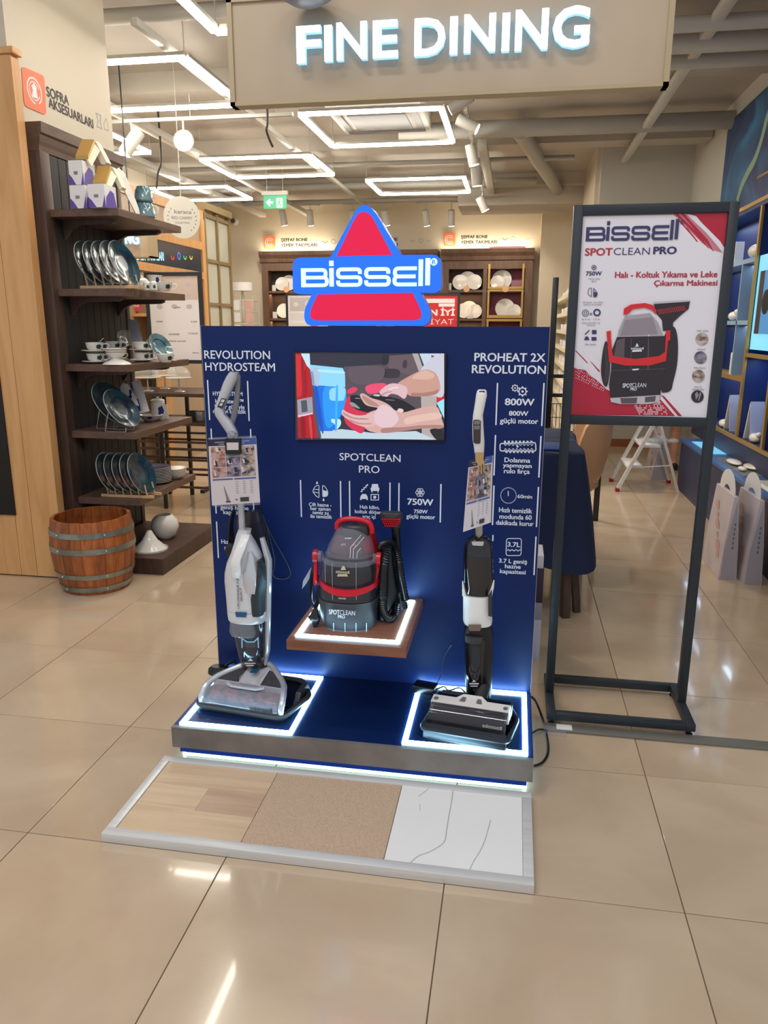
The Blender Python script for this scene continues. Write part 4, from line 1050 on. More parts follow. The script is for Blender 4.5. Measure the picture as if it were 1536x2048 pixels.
def leaflet(name, label, cor):
    t = thing(name, label, 'leaflet', tuple((Vector(cor[2])+Vector(cor[3]))/2))
    it = [(0, 0, 1, 0.10, M_hdr), (0.7, 0.0, 1.0, 0.10, M_hdr2)]
    k = 0
    for r in range(3):
        for c_ in range(3):
            it.append((0.05+c_*0.305, 0.12+r*0.155, 0.05+c_*0.305+0.29, 0.12+r*0.155+0.145, M_photos[(k*5+r) % 4])); k += 1
    it += [(0.05, 0.60, 0.47, 0.62, M_hdr2), (0.50, 0.60, 0.95, 0.62, M_hdr2)]
    for r in range(6): it += [(0.52+c_*0.15, 0.65+r*0.035, 0.58+c_*0.15, 0.657+r*0.035, M_greyt) for c_ in range(3)]
    it += [(0.60, 0.90, 0.78, 0.965, M_dgrey), (0.50, 0.92, 0.55, 0.94, M_mgrey), (0.30, 0.945, 0.40, 0.965, M_dgrey)]
    uv, n, sheet = rect_print(t, cor, it, M_paper)
    for r in range(3):
        for c_ in range(3):
            u0 = 0.05+c_*0.305; v0 = 0.12+r*0.155
            for q in range(4):
                a = random.uniform(0, .17); w_ = random.uniform(.04, .12); d_ = random.uniform(0, .05); h_ = random.uniform(.05, .09)
                b = B(); o_ = n*(0.0024+0.00003*(q+4*(r*3+c_))); b.flat([uv(u0+a, v0+d_)+o_, uv(u0+a+w_*.7, v0+d_)+o_, uv(u0+a+w_, v0+d_+h_)+o_, uv(u0+a+w_*.2, v0+d_+h_)+o_])
                out(b, 'photo_print', (M_greyt, M_hdr, M_tan, M_pinkp, M_photos[q])[(q+r+c_*2) % 5], sheet, smooth=False)
    b = B(); o_ = n*0.001
    for s_ in (((0.27, 0.72), (0.33, 0.95)),):
        a, c_ = s_; b.flat([uv(a[0], a[1])+o_, uv(a[0]+.012, a[1])+o_, uv(c_[0]+.05, c_[1])+o_, uv(c_[0]-0.01, c_[1])+o_])
    out(b, 'product_drawing', M_mgrey, sheet, smooth=False)
    for r, s0, s1 in ((0.035, 0.13, 0.34), (0.07, 0.22, 0.34), (0.035, 0.66, 0.85), (0.07, 0.66, 0.75)):
        pass
    b = B()
    for tx, u0, u1, v_ in (('GENEL BAKIM', 0.14, 0.34, 0.055), ('MODEL', 0.22, 0.34, 0.085), ('DETAYLAR', 0.68, 0.86, 0.052), ('ÜRÜN', 0.68, 0.75, 0.08)):
        text(b, tx, uv(u0, v_)+o_, uv(u1, v_)+o_, 0.0035, n)
    out(b, 'lettering', M_white, sheet, smooth=False)
    return t, uv, n
YF = 2.535
cor = [AY(416, 879, YF), AY(512, 875, YF), AY(520, 1005, YF), AY(424, 1011, YF)]
lf, uv, n = leaflet('product_leaflet', 'laminated product leaflet hanging from the silver floor washer, with a black clip', cor)
b = B(); c_ = [Vector(q)+Vector((0, 0.004, 0)) for q in (AY(415, 876, YF), AY(511, 872, YF), AY(519, 1010, YF), AY(425, 1014, YF))]
b.prism(c_, [q+Vector((0, 0.0015, 0)) for q in c_]); out(b, 'laminate_sleeve', M_clear, lf, smooth=False)
c_ = [AY(449, 877, YF-0.012), AY(481, 878, YF-0.012), AY(481, 909, YF-0.012), AY(451, 909, YF-0.012)]
b = B().prism(rquad(c_, 0.12, 3), [q+Vector((0, 0.009, 0)) for q in rquad(c_, 0.12, 3)]); tg = out(b, 'security_tag', M_blackm, lf)
c_ = [AY(453, 885, YF-0.0125), AY(477, 885, YF-0.0125), AY(477, 900, YF-0.0125), AY(454, 900, YF-0.0125)]
b = B().flat(c_); out(b, 'tag_sticker', M_paper, tg, smooth=False)
b = B()
for k in range(5):
    b.tube(bez([AY(466, 880, YF-0.005), AY(455+k*4, 872-k, YF-0.015), AY(462+k*3, 862+k, YF-0.01), AY(472-k, 868+k*2, YF+0.01), AY(466, 880, YF)], 4), 0.0014, 5)
out(b, 'twine', M_cardg, lf)

# ================================================================ WHITE AND BLACK VACUUM (right)
hv = thing('upright_vacuum', 'white and black upright floor washer on the right platform with a straight white handle', 'vacuum cleaner', (-0.09, 2.55, 0.140))
Yv = 2.60
out(B().loft([(906, 949, 968, Yv, .016), (890, 947, 969, Yv, .019), (880, 945, 969, Yv, .021), (850, 944.5, 967, Yv, .020), (830, 946, 966, Yv, .018), (805, 950, 971, Yv, .016), (790, 952, 974, Yv, .014), (782, 954, 973.5, Yv, .011), (779, 957, 971, Yv, .006)], 24, 2.4), 'handle', M_whitep, hv)
b = B(); ppoly(b, rnd_path([(946, 839), (962, 840), (961, 888), (946.5, 887)], 5, 4, True), Yv-0.0215); pc = out(b, 'control_panel', mat('brown_black_gloss', S(64, 50, 46), 0.15), hv, smooth=False)
b = B()
ppoly(b, rnd_path([(948, 841), (960, 841), (960, 849), (948, 849)], 2, 3, True), Yv-0.022); ppoly(b, rnd_path([(948, 851), (960, 851), (959, 859), (948, 859)], 2, 3, True), Yv-0.022)
out(b, 'buttons', M_mgrey, pc, smooth=False)
b = B(); ppoly(b, rnd_path([(958, 781.5), (970, 781.5), (969.5, 785), (958.5, 785)], 1.6, 3, True), Yv-0.0115); out(b, 'hanging_slot', M_dgrey, hv, smooth=False)
out(B().tube([AY(958, 1080, Yv), AY(958, 905, Yv)], 0.0125, 16), 'pole', mat('beige_pole', S(196, 180, 166), 0.35), hv)
out(B().loft([(1182, 927, 986, Yv, .048), (1150, 926, 987, Yv, .050), (1110, 926, 986, Yv, .050), (1090, 929, 984, Yv, .046), (1078, 936, 980, Yv, .038), (1073, 944, 972, Yv, .028)]), 'water_tank', M_smoked, hv)
out(B().loft([(1165, 937, 976, Yv, .030), (1120, 935, 978, Yv, .032), (1108, 935, 977, Yv, .030)]), 'tank_core', M_mgrey, hv)
b = B(); ppoly(b, rnd_path([(943, 1083), (968, 1083), (966, 1092), (945, 1091)], 2, 3, True), Yv-0.0475); out(b, 'tank_latch', M_silver, hv, smooth=False)
out(B().tube([AY(948, 1076, Yv), AY(970, 1076, Yv)], 0.014, 10), 'pole_collar', M_black, hv)
out(B().loft([(1244, 928, 984, Yv, .054), (1238, 926, 985, Yv, .056), (1215, 926, 983, Yv, .056), (1195, 926, 984, Yv, .055), (1186, 926, 985, Yv, .054)]), 'white_band', M_whitep, hv)
for s_, pts in ((0, [(929, 1192), (927, 1178), (925.5, 1162)]), (1, [(980, 1190), (985, 1175), (988, 1160)])):
    out(B().tube([AY(x, y, Yv-0.035+0.006*i) for i, (x, y) in enumerate(pts)], [.008, .005, .002], 8), 'band_horn', M_whitep, hv)
b = B(); c_ = [AY(976.5, 1190, Yv-0.057), AY(984, 1178, Yv-0.05), AY(984, 1234, Yv-0.05), AY(976.5, 1232, Yv-0.057)]; b.flat(c_); out(b, 'side_inlay', M_dgrey, hv, smooth=False)
out(B().loft([(1398, 936, 982, Yv, .034), (1380, 932, 984, Yv, .04), (1340, 928, 985, Yv, .046), (1300, 928, 986, Yv, .050), (1262, 927, 986, Yv, .052), (1246, 930, 983, Yv, .050)]), 'lower_body', M_black, hv)
b = B().loft([(1375, 938, 968, Yv-.012, .036), (1340, 930, 972, Yv-.012, .042), (1295, 930, 974, Yv-.012, .048), (1270, 929, 975, Yv-.012, .050)]); out(b, 'dirty_tank', M_smoked, hv)
out(B().loft([(1280, 929, 968, Yv-.03, .036), (1268, 929, 969, Yv-.03, .038)]), 'tank_rim', M_dgrey, hv)
b = B(); ppoly(b, rnd_path([(936, 1249), (963, 1249), (961, 1262), (938, 1262)], 3, 3, True), Yv-0.0620); out(b, 'release_button', mat('taupe_metal', S(130, 112, 104), 0.3, 0.4), hv, smooth=False)
b = B(); ppoly(b, rnd_path([(943, 1292), (959, 1292), (960, 1330), (952, 1348), (944, 1330)], 6, 3, True), Yv-0.0615); out(b, 'tank_window', M_anth, hv, smooth=False)
b = B(); Y_ = Yv-0.058; ppoly(b, [(944, 1364), (948, 1359), (952, 1364)], Y_); ppoly(b, [(938, 1366), (958, 1366), (957, 1369), (939, 1369)], Y_); ppoly(b, [(940, 1371), (956, 1371), (955, 1373.5), (941, 1373.5)], Y_)
out(b, 'emblem', M_silverl, hv, smooth=False)
# foot
MR = Matrix.Translation((-0.117, 2.352, 0.1387)) @ Matrix.Rotation(math.radians(-8.0), 4, 'Z') @ Matrix.Diagonal((0.93, 1, 1, 1))
tr2 = thing('charging_tray', 'dark blue-black gloss tray holding the foot of the white and black floor washer', 'tray', tuple(MR @ Vector((0, 0.12, 0))))
pl_ = rnd_path([(-0.163, 0.0), (0.163, 0.0), (0.168, 0.20), (0.12, 0.29), (-0.12, 0.29), (-0.165, 0.20)], 0.025, 4, True)
outm(B().zprism(pl_, 0.0005, 0.014), MR, 'base', M_black, tr2)
outm(B().xprism([(0.0, 0.01), (0.0, 0.050), (0.018, 0.056), (0.030, 0.045), (0.030, 0.01)], -0.155, 0.155), MR, 'front_wall', M_anth, tr2)
outm(B().tube([Vector((x, y, 0.022+0.02*(y < 0.05))) for x, y in pl_], 0.010, 8, wrap=True), MR, 'rim', M_anth, tr2)
outm(B().cyl((-0.138, 0.085, 0.055), (0.138, 0.085, 0.055), 0.034, n=20), MR, 'roller_brush', M_mgrey, hv)
outm(arch_sheet(-0.148, 0.148, [(0.036, 0.045), (0.036, 0.070), (0.045, 0.088), (0.065, 0.100), (0.085, 0.105)], 0.003), MR, 'front_window', M_smoke, hv)
b = B().prism([Vector(p) for p in ((-0.150, 0.084, 0.107), (0.150, 0.084, 0.107), (0.150, 0.128, 0.112), (0.060, 0.128, 0.112), (0.035, 0.150, 0.118), (-0.035, 0.150, 0.118), (-0.060, 0.128, 0.112), (-0.150, 0.128, 0.112))],
              [Vector(p) for p in ((-0.150, 0.084, 0.060), (0.150, 0.084, 0.060), (0.150, 0.128, 0.060), (0.060, 0.128, 0.060), (0.035, 0.150, 0.060), (-0.035, 0.150, 0.060), (-0.060, 0.128, 0.060), (-0.150, 0.128, 0.060))])
fs_ = outm(b, MR, 'white_cover', M_whitep, hv, smooth=False)
for s_ in (-1, 1):
    b = B().flat([Vector((s_*x, y, 0.1135+0.0022*(y > .12))) for x, y in ((0.022, 0.105), (0.044, 0.105), (0.036, 0.132), (0.022, 0.132))]); outm(b, MR, 'cutout', M_mgrey, hv, smooth=False)
    b = B().flat([Vector((s_*0.134+0.009*math.cos(2*PI*k/14), 0.105+0.012*math.sin(2*PI*k/14), 0.1105)) for k in range(14)]); outm(b, MR, 'side_clip', M_mgrey, hv, smooth=False)
outm(B().box(-0.150, 0.150, 0.12, 0.19, 0.03, 0.098, 0.012), MR, 'rear_shell', M_black, hv)
outm(B().cyl((-0.13, 0.185, 0.075), (-0.03, 0.185, 0.075), 0.026, n=18), MR, 'side_cylinder', M_dgrey, hv)
outm(B().cyl((0.06, 0.185, 0.07), (0.12, 0.185, 0.07), 0.022, n=18), MR, 'wheel', M_black, hv)
b = B(); logo(b, MR @ Vector((0.062, 0.0345, 0.064)), (MR.to_3x3() @ Vector((0.072, 0, 0))), Vector((0, 0, 0.014))); out(b, 'wordmark', M_silverl, hv, smooth=False)
b = B().tube([MR @ Vector((0.02, 0.19, 0.07)), MR @ Vector((0.025, 0.22, 0.12)), AY(958, 1390, Yv)], [0.026, 0.026, 0.030], 14); out(b, 'neck_joint', M_blackm, hv)
# leaflet with fork-shaped clip
cor = [AY(938, 920, 2.57), AY(985, 911, 2.50), AY(981, 1045, 2.50), AY(926, 1064, 2.57)]
lf2, uv, n = leaflet('product_leaflet', 'leaning product leaflet held by a tan fork-shaped clip on the white and black floor washer', cor)
b = B(); Y_ = 2.52
fk = [(950, 905), (968, 905), (967, 918), (969, 925), (970, 945), (967, 945), (966, 928), (964, 928), (964, 948), (961, 948), (961, 930), (959, 930), (958, 950), (955, 950), (955, 928), (951, 922)]
b.prism([AY(x, y, Y_) for x, y in fk], [AY(x, y, Y_)+Vector((0, 0.004, 0)) for x, y in fk]); out(b, 'fork_clip', mat('tan_plastic', S(186, 150, 100), 0.5), lf2, smooth=False)
# power adapter behind
ad = thing('power_adapter', 'black power adapter block with thin cables at the back of the right light square', 'adapter', (-0.30, 2.74, 0.14))
b = B().box(-0.045, 0.045, -0.03, 0.03, 0, 0.032, 0.005); Ma = Matrix.Translation((-0.292, 2.715, 0.146)) @ Matrix.Rotation(math.radians(-12), 4, 'Z'); outm(b, Ma, 'housing', M_black, ad)
out(B().tube(bez([Vector((-0.25, 2.71, 0.16)), Vector((-0.22, 2.73, 0.165)), Vector((-0.20, 2.72, 0.155)), Vector((-0.16, 2.74, 0.16)), Vector((-0.13, 2.72, 0.15)), Vector((-0.10, 2.70, 0.155))], 6), 0.003, 6), 'cable', M_black, ad)
out(B().tube(bez([Vector((-0.255, 2.72, 0.165)), Vector((-0.235, 2.77, 0.20)), Vector((-0.225, 2.78, 0.27)), Vector((-0.20, 2.78, 0.32)), Vector((-0.19, 2.77, 0.33))], 6), 0.0016, 6), 'thin_cable', M_black, ad)

# ================================================================ PORTABLE SPOT CLEANER
sc = thing('portable_cleaner', 'red and black portable spot cleaner with clear tanks on the lit walnut shelf', 'carpet cleaner', (-0.54, 2.52, SZ))
Ys = 2.53
out(B().loft([(1269, 660, 740, Ys-.02, .075), (1264, 652, 748, Ys-.02, .085), (1248, 650, 752, Ys-.02, .096), (1242, 650, 752, Ys-.02, .096)], 36, 2.4), 'clear_skirt', mat('skirt_clear', S(150, 166, 190), 0.08, alpha=0.55, spec=0.9), sc)
b = B()
for x in (667, 690, 712, 733): bar(b, x, 1246, x, 1264, 1.6, Ys-0.118)
out(b, 'skirt_ribs', MATS['pale_blue_gloss'], sc, smooth=False)
out(B().loft([(1266, 672, 730, Ys-.02, .05), (1246, 668, 734, Ys-.02, .07), (1243, 649, 753, Ys-.02, .092), (1225, 645, 754, Ys-.01, .100), (1195, 641, 755, Ys, .105), (1188, 640, 756, Ys, .105)], 36, 2.5), 'motor_housing', mat('charcoal_housing', S(50, 46, 50), 0.45), sc)
out(B().loft([(1187, 642, 755, Ys, .102), (1160, 640, 757, Ys, .104), (1130, 643, 757, Ys, .102), (1112, 650, 753, Ys, .096), (1104, 652, 751, Ys, .094)], 36, 2.5), 'lower_tank', M_smoke, sc)
out(B().loft([(1184, 652, 746, Ys+.01, .085), (1140, 652, 746, Ys+.01, .085), (1118, 660, 740, Ys+.01, .075)], 30, 2.5), 'tank_core', mat('warm_grey_core', S(66, 60, 66), 0.4), sc)
b = B()
for x in (664, 712): bar(b, x, 1126, x-1, 1200, 1.2, Ys-0.108)
bar(b, 650, 1124, 650, 1165, 1.0, Ys-0.104)
out(b, 'tank_seams', M_cardg, sc, smooth=False)
out(B().loft([(1118, 648, 754, Ys, .1), (1113, 647, 755, Ys, .101), (1108, 652, 751, Ys, .097)], 36, 2.5), 'tank_rim', M_clear, sc)
out(B().loft([(1110, 654, 750, Ys-.005, .090), (1090, 658, 746, Ys-.005, .085), (1070, 668, 738, Ys, .070), (1058, 674, 732, Ys+.01, .055), (1052, 682, 726, Ys+.01, .04)], 30, 2.4), 'clear_dome', M_clear, sc)
out(B().loft([(1112, 700, 758, Ys+.05, .055), (1090, 700, 757, Ys+.05, .055), (1068, 704, 750, Ys+.05, .05), (1050, 712, 745, Ys+.05, .04), (1042, 722, 742, Ys+.05, .03)], 24, 2.4), 'rear_cover', M_redd, sc)
out(B().loft([(1108, 658, 742, Ys+.03, .06), (1085, 664, 736, Ys+.03, .05), (1066, 672, 728, Ys+.03, .04)], 24, 2.4), 'inner_shell', mat('plum_shell', S(96, 60, 76), 0.35), sc)
b = B()
for pts in ([(700, 1116), (701, 1095), (712, 1082), (722, 1070)], [(706, 1117), (707, 1098), (718, 1086), (728, 1074)], [(713, 1117), (715, 1104), (722, 1096)]):
    for q in stroke2(pts, 1.0): ppoly(b, [tuple(v) for v in q], Ys-0.10)
out(b, 'dome_ribs', M_white, sc, smooth=False)
# top handle
b = B().tube(bez([AY(675, 1058, Ys), AY(675, 1048, Ys), AY(683, 1040.5, Ys), AY(700, 1038, Ys), AY(722, 1040, Ys), AY(738, 1046, Ys), AY(743, 1056, Ys), AY(744, 1066, Ys)], 5), 0.0105, 12)
out(b, 'top_handle', M_red, sc)
out(B().loft([(1069, 684, 738, Ys, .03), (1062, 681, 738, Ys, .032), (1052, 683, 736, Ys, .03), (1049, 690, 730, Ys, .024)], 20, 2.4), 'handle_base', M_dgrey, sc)
# bail handle
lvl = [AY(633, 1108, Ys-0.02), AY(632, 1135, Ys-0.02), AY(631, 1160, Ys-0.03), AY(633, 1169, Ys-0.04)]
b = B().tube(lvl, 0.0085, 10); out(b, 'bail_arm', M_red, sc)
b = B().tube([AY(757, 1114, Ys-0.02), AY(754, 1140, Ys-0.02), AY(750, 1165, Ys-0.03), AY(748, 1173, Ys-0.04)], 0.0085, 10); out(b, 'bail_arm', M_red, sc)
rows_ = []
N_ = 14
for k in range(N_+1):
    u = k/N_; x = 630+u*122; bow = 1-(2*u-1)**2; Yb = Ys-0.03-0.095*math.sqrt(max(0, bow))
    yt = 1163+8*u+9*bow*0.9; yb = 1172+8*u+13*bow*0.9
    a = AY(x, yt, Ys-0.10); c_ = AY(x, yb, Ys-0.10); xx = a.x
    rows_.append([Vector((xx, Yb-0.005, a.z)), Vector((xx, Yb+0.006, a.z)), Vector((xx, Yb+0.006, c_.z)), Vector((xx, Yb-0.005, c_.z))])
out(B().rings(rows_), 'bail_handle', M_red, sc)
for x, y in ((632, 1112), (758, 1118)):
    p = AY(x, y, Ys-0.02); s_ = 1 if x > 700 else -1
    out(B().cyl(p-Vector((0.008, 0, 0)), p+Vector((0.008, 0, 0)), 0.024, n=18), 'bail_pivot', M_red, sc)
    out(B().cyl(p-Vector((s_*0.022, 0, 0)), p-Vector((s_*0.009, 0, 0)), 0.020, n=18), 'pivot_boss', M_clear, sc)
# emblem and words
b = B(); Y_ = Ys-0.1085
ppoly(b, [(681, 1140), (685, 1132), (689, 1132), (692, 1140)], Y_); ppoly(b, [(676, 1148), (694, 1148), (696, 1153), (674, 1153)], Y_); plogo(b, 672, 699, 1146, 1140, Y_)
out(b, 'emblem', mat('pale_gold_print', S(206, 196, 170), 0.4), sc, smooth=False)
b = B(); ptext(b, 'SPOT', 658, 679, 1228, 1219, Ys-0.1135, 0.035); ptext(b, 'CLEAN', 679.5, 710, 1229, 1220, Ys-0.1135, 0.0); ptext(b, 'PRO', 676, 690, 1236, 1230, Ys-0.1138, 0.03)
ptext(b, 'HEATED', 677, 692, 1198, 1195, Ys-0.107, 0.03)
out(b, 'lettering', M_silverl, sc, smooth=False)
# hose, tool and its dock
def hose(pts, r, name, parent):
    P = bez(pts, 14); b = B(); rs = [r*(1.0 if i % 2 else 0.76) for i in range(len(P))]
    b.tube(P, rs, 12); return out(b, name, M_black, parent, angle=70)
hose([AY(762, 1120, Ys+.05), AY(762, 1095, Ys+.05), AY(776, 1086, Ys+.03), AY(790, 1094, Ys+.02), AY(797, 1120, Ys+.02), AY(803, 1160, Ys+.03), AY(811, 1200, Ys+.05)], 0.0155, 'hose', sc)
hose([AY(776, 1090, Ys-.01), AY(770, 1120, Ys-.03), AY(766, 1160, Ys-.04), AY(765, 1200, Ys-.04), AY(768, 1225, Ys-.03), AY(778, 1237, Ys-.01), AY(788, 1230, Ys+.02), AY(792, 1205, Ys+.04)], 0.0155, 'hose', sc)
out(B().loft([(1235, 755, 775, Ys+.03, .03), (1180, 755, 800, Ys+.06, .04), (1130, 757, 798, Ys+.07, .04), (1090, 765, 795, Ys+.08, .03)], 20, 2.4), 'hose_dock', M_black, sc)
out(B().loft([(1215, 790, 816, Ys+.08, .02), (1170, 784, 808, Ys+.09, .02), (1110, 784, 803, Ys+.09, .018), (1060, 784, 800, Ys+.09, .016), (1050, 780, 802, Ys+.09, .016)], 20, 2.4), 'tool_neck', M_black, sc)
out(B().loft([(1054, 766, 800, Ys+.075, .014), (1044, 764, 803, Ys+.075, .018), (1036, 760, 805, Ys+.075, .02), (1026, 761, 804, Ys+.075, .022), (1024, 763, 802, Ys+.075, .02)], 24, 3), 'tool_head', M_dgrey, sc)
b = B()
for r in range(4):
    for k in range(9-r):
        c_ = AY(766+r*2+k*4.2, 1038+r*4, Ys+0.058); b.cyl(c_, c_+Vector((0, -0.012, 0)), 0.0042, 0.003, n=6)
out(b, 'bristles', M_red, sc)
# cord wrap on the left with plug
b = B()
for k in range(5):
    b.tube(bez([AY(634-k, 1120, Ys+.02+.006*k), AY(626-k, 1150, Ys+.02), AY(622-k*0.5, 1190, Ys), AY(626+k, 1215, Ys), AY(634+k, 1200, Ys+.01), AY(638, 1150, Ys+.02)], 6), 0.0045, 6)
cw_ = out(b, 'cord', M_black, sc)
b = B().loft([(1253, 626, 634, 2.44, .010), (1242, 621, 640, 2.44, .014), (1234, 616, 641, 2.44, .015), (1230, 620, 638, 2.44, .012), (1215, 628, 635, 2.44, .008)], 16); pg = out(b, 'plug', M_black, sc)
b = B()
for x in (626, 632): b.cyl(AY(x, 1252, 2.44), AY(x, 1262, 2.44), 0.0024, n=8)
out(b, 'plug_pins', M_silver, pg)
b = B().prism([AY(x, y, 2.60) for x, y in ((634, 1122), (636, 1126), (612, 1168), (604, 1178), (606, 1162), (620, 1138))], [AY(x, y, 2.60)+Vector((0, 0.003, 0)) for x, y in ((634, 1122), (636, 1126), (612, 1168), (604, 1178), (606, 1162), (620, 1138))])
out(b, 'leaflet', M_cardg, smooth=False, label='grey edge of a leaflet hanging behind the red and black spot cleaner', cat='leaflet')

# stand cable on the floor at the right
b = B().tube(bez([Vector((0.10, 2.80, 0.12)), Vector((0.135, 2.79, 0.11)), AZ(1086, 1440, 0.006), AZ(1094, 1475, 0.005), AZ(1096, 1505, 0.005), AZ(1085, 1525, 0.006), AZ(1066, 1533, 0.02)], 8), 0.005, 8)
out(b, 'power_cable', M_black, label='black power cable looping on the floor right of the blue stand', cat='cable')
b = B().tube(bez([Vector((0.115, 2.62, 0.05)), AZ(1078, 1459, 0.02), AZ(1095, 1462, 0.005)], 6), 0.004, 8)
out(b, 'short_cable', M_black, label='short black cable from the blue stand to the end of the floor strip', cat='cable')
# carton behind the stand
q_ = AZ(1078, 1322, 0); yk = q_.y; xk = AY(1085, 1200, yk).x; zk = [AY(1078, y, yk).z for y in (1322, 1240, 1206, 1138, 1112)]
t = thing('carton_box', 'tall white and dark purple carton standing behind the right edge of the blue stand', 'box', (xk-0.09, yk+.1, 0))
out(B().box(xk-0.2, xk, yk, yk+.2, 0, zk[1], 0.003), 'lower_half', mat('lilac_card', S(196, 196, 216), 0.5), t)
out(B().box(xk-0.2, xk, yk, yk+.2, zk[1]+.0005, zk[2], 0.001), 'grey_band', M_cardg, t)
out(B().box(xk-0.2, xk, yk, yk+.2, zk[2]+.0005, zk[3], 0.003), 'upper_half', mat('dark_purple_card', S(58, 38, 62), 0.5), t)
out(B().box(xk-0.195, xk-.004, yk+.005, yk+.195, zk[3]+.0005, zk[4], 0.003), 'lid', M_card, t)

# ================================================================ POSTER STAND (right)
ps = thing('poster_stand', 'tall dark grey metal poster stand with a red and white advert of a spot cleaner', 'poster stand', (0.47, 2.98, 0))
YA = 2.98; t_ = 0.034
ptl = AY(1155, 410, YA); ptr = AY(1470, 401, YA)
SX0, SX1 = 0.172, 0.760; ZT_ = 1.972; ZBm = 1.182
def sbox(x0, x1, y0, y1, z0, z1, name='rail'): return out(B().box(x0, x1, y0, y1, z0, z1, 0.0015), name, M_anth, ps)
SX0 = AY(1152, 600, YA).x; SX0 = 0.188; SX1 = 0.752
sbox(SX0, SX0+t_, YA, YA+t_, 0.052, ZT_, 'post'); sbox(SX1-t_, SX1, YA, YA+t_, 0.052, ZT_, 'post')
sbox(SX0+t_, SX1-t_, YA, YA+t_, ZT_-t_, ZT_, 'top_rail'); sbox(SX0+t_, SX1-t_, YA, YA+t_, ZBm, ZBm+t_, 'lower_rail')
for x in (SX0, SX1-t_): sbox(x, x+t_, 2.80, 3.16, 0.022, 0.052, 'base_bar')
sbox(SX0+t_, SX1-t_, 2.80, 2.832, 0.022, 0.052, 'base_bar'); sbox(SX0+t_, SX1-t_, 3.128, 3.16, 0.022, 0.052, 'base_bar')
for x in (SX0+0.018, SX1-0.018):
    for y in (2.818, 3.142):
        out(B().lathe([(0, 0), (0.012, 0), (0.014, 0.006), (0.008, 0.010), (0.006, 0.022), (0, 0.022)], (x, y, 0), 14), 'levelling_foot', M_black, ps)
YQ = YA+0.012
bk = out(B().box(SX0+t_+0.0005, SX1-t_-0.0005, YQ, YQ+0.006, ZBm+t_+.0005, ZT_-t_-.0005), 'backing_sheet', mat('warm_grey_sheet', S(150, 134, 130), 0.6), ps, smooth=False)
M_pw = mat('poster_white', S(238, 234, 240), 0.35); M_pr = mat('poster_red', S(186, 34, 60), 0.35); M_pn = mat('poster_navy', S(62, 60, 104), 0.4)
M_pd = mat('poster_dark', S(50, 42, 48), 0.35); M_pg = mat('poster_grey', S(150, 142, 148), 0.4); M_pm = mat('poster_mid', S(96, 86, 92), 0.4); M_prd = mat('poster_bright_red', S(222, 44, 50), 0.35)
M_pl = mat('poster_light_grey', S(200, 194, 200), 0.35)
YC_ = YQ-0.0008; xL = SX0+t_+0.001; xR = SX1-t_-0.001; zB = ZBm+t_+0.001
zT2 = AY(1300, 430, YC_).z
out(B().box(xL, xR, YC_, YC_+0.0006, zB, zT2), 'poster_sheet', M_pw, ps, smooth=False)
sheet = ps.children[-1] if ps.children else None
sheet = [o for o in ps.children if o.name.startswith('poster_sheet')][0]
lay = [0]
def prt(name, m_, polys=(), fn=None, curve=False):
    lay[0] += 1; Yp = YC_-0.00012*lay[0]; b = B()
    for p in polys:
        if curve: p = [(v.x, v.y) for v in bez([(x, y, 0) for x, y in p], 4, True)]
        pts = [AY(x, y, Yp) for x, y in p]
        b.flat([Vector((min(max(v.x, xL), xR), Yp, min(max(v.z, zB), ZT_-t_-.001))) for v in pts])
    if fn: fn(b, Yp)
    return out(b, name, m_, sheet, smooth=False)
# red corner brush strokes and bottom field
prt('red_print', M_pr, [[(1372, 421), (1462, 418), (1456, 495), (1440, 482), (1420, 462), (1404, 446), (1392, 432)]])
prt('red_print', mat('poster_red_faded', S(204, 130, 144), 0.35), [[(1344, 422), (1372, 421), (1412, 465), (1432, 488), (1446, 506), (1424, 500), (1404, 486), (1380, 462), (1360, 440)]])
for p_ in ([(1350, 422), (1356, 421), (1400, 470), (1420, 500)], [(1362, 422), (1368, 421), (1416, 480), (1428, 505)], [(1356, 440), (1360, 440), (1385, 470), (1384, 472)], [(1370, 455), (1374, 455), (1396, 483), (1394, 484)]): prt('red_print', M_pr, [p_])
prt('red_print', M_pr, [[(1147, 735), (1156, 738), (1170, 740), (1182, 752), (1196, 762), (1212, 778), (1240, 792), (1300, 806), (1322, 806), (1345, 832), (1140, 832)]])
def dots(b, Yp):
    for i in range(16):
        for j in range(9):
            x = 1152+i*3.6+(j % 2)*1.8; y = 730+j*3.2+i*1.7
            if random.random() < 0.8: ppoly(b, [(x-1, y), (x, y-1.1), (x+1, y), (x, y+1.1)], Yp)
prt('white_dots', M_pw, fn=dots)
def dots2(b, Yp):
    for i in range(26):
        for j in range(6):
            x = 1268+i*3.2+j*2.2; y = 808+j*4
            if random.random() < 0.62: ppoly(b, [(x-1.1, y-1.2), (x+1.1, y-1.2), (x+1.3, y+1), (x-.8, y+1.2)], Yp)
prt('white_dots', M_pw, fn=dots2)
for p_ in ([(1322, 790), (1328, 792), (1364, 832), (1356, 832)], [(1318, 800), (1322, 800), (1350, 832), (1342, 832)], [(1150, 701), (1152, 701), (1168, 717), (1176, 726), (1174, 726)], [(1180, 722), (1183, 724), (1200, 742), (1198, 744)]): prt('red_print', M_pr, [p_])
def words(b, Yp):
    L_ = lambda *a: ptext(b, *a[:5], Yp, a[5] if len(a) > 5 else 0.02)
    for k, t in enumerate(('Halı - Koltuk Yıkama ve Leke', 'Çıkarma Makinesi')):
        x0 = (1230, 1308)[k]; ptext(b, t, x0, 1434, (555.5, 571.5)[k], (544, 561)[k], Yp, 0.03)
    ptext(b, 'SPOT', 1170, 1224, 511, 497, Yp, 0.03)
prt('red_lettering', mat('poster_text_red', S(186, 54, 76), 0.4), fn=words)
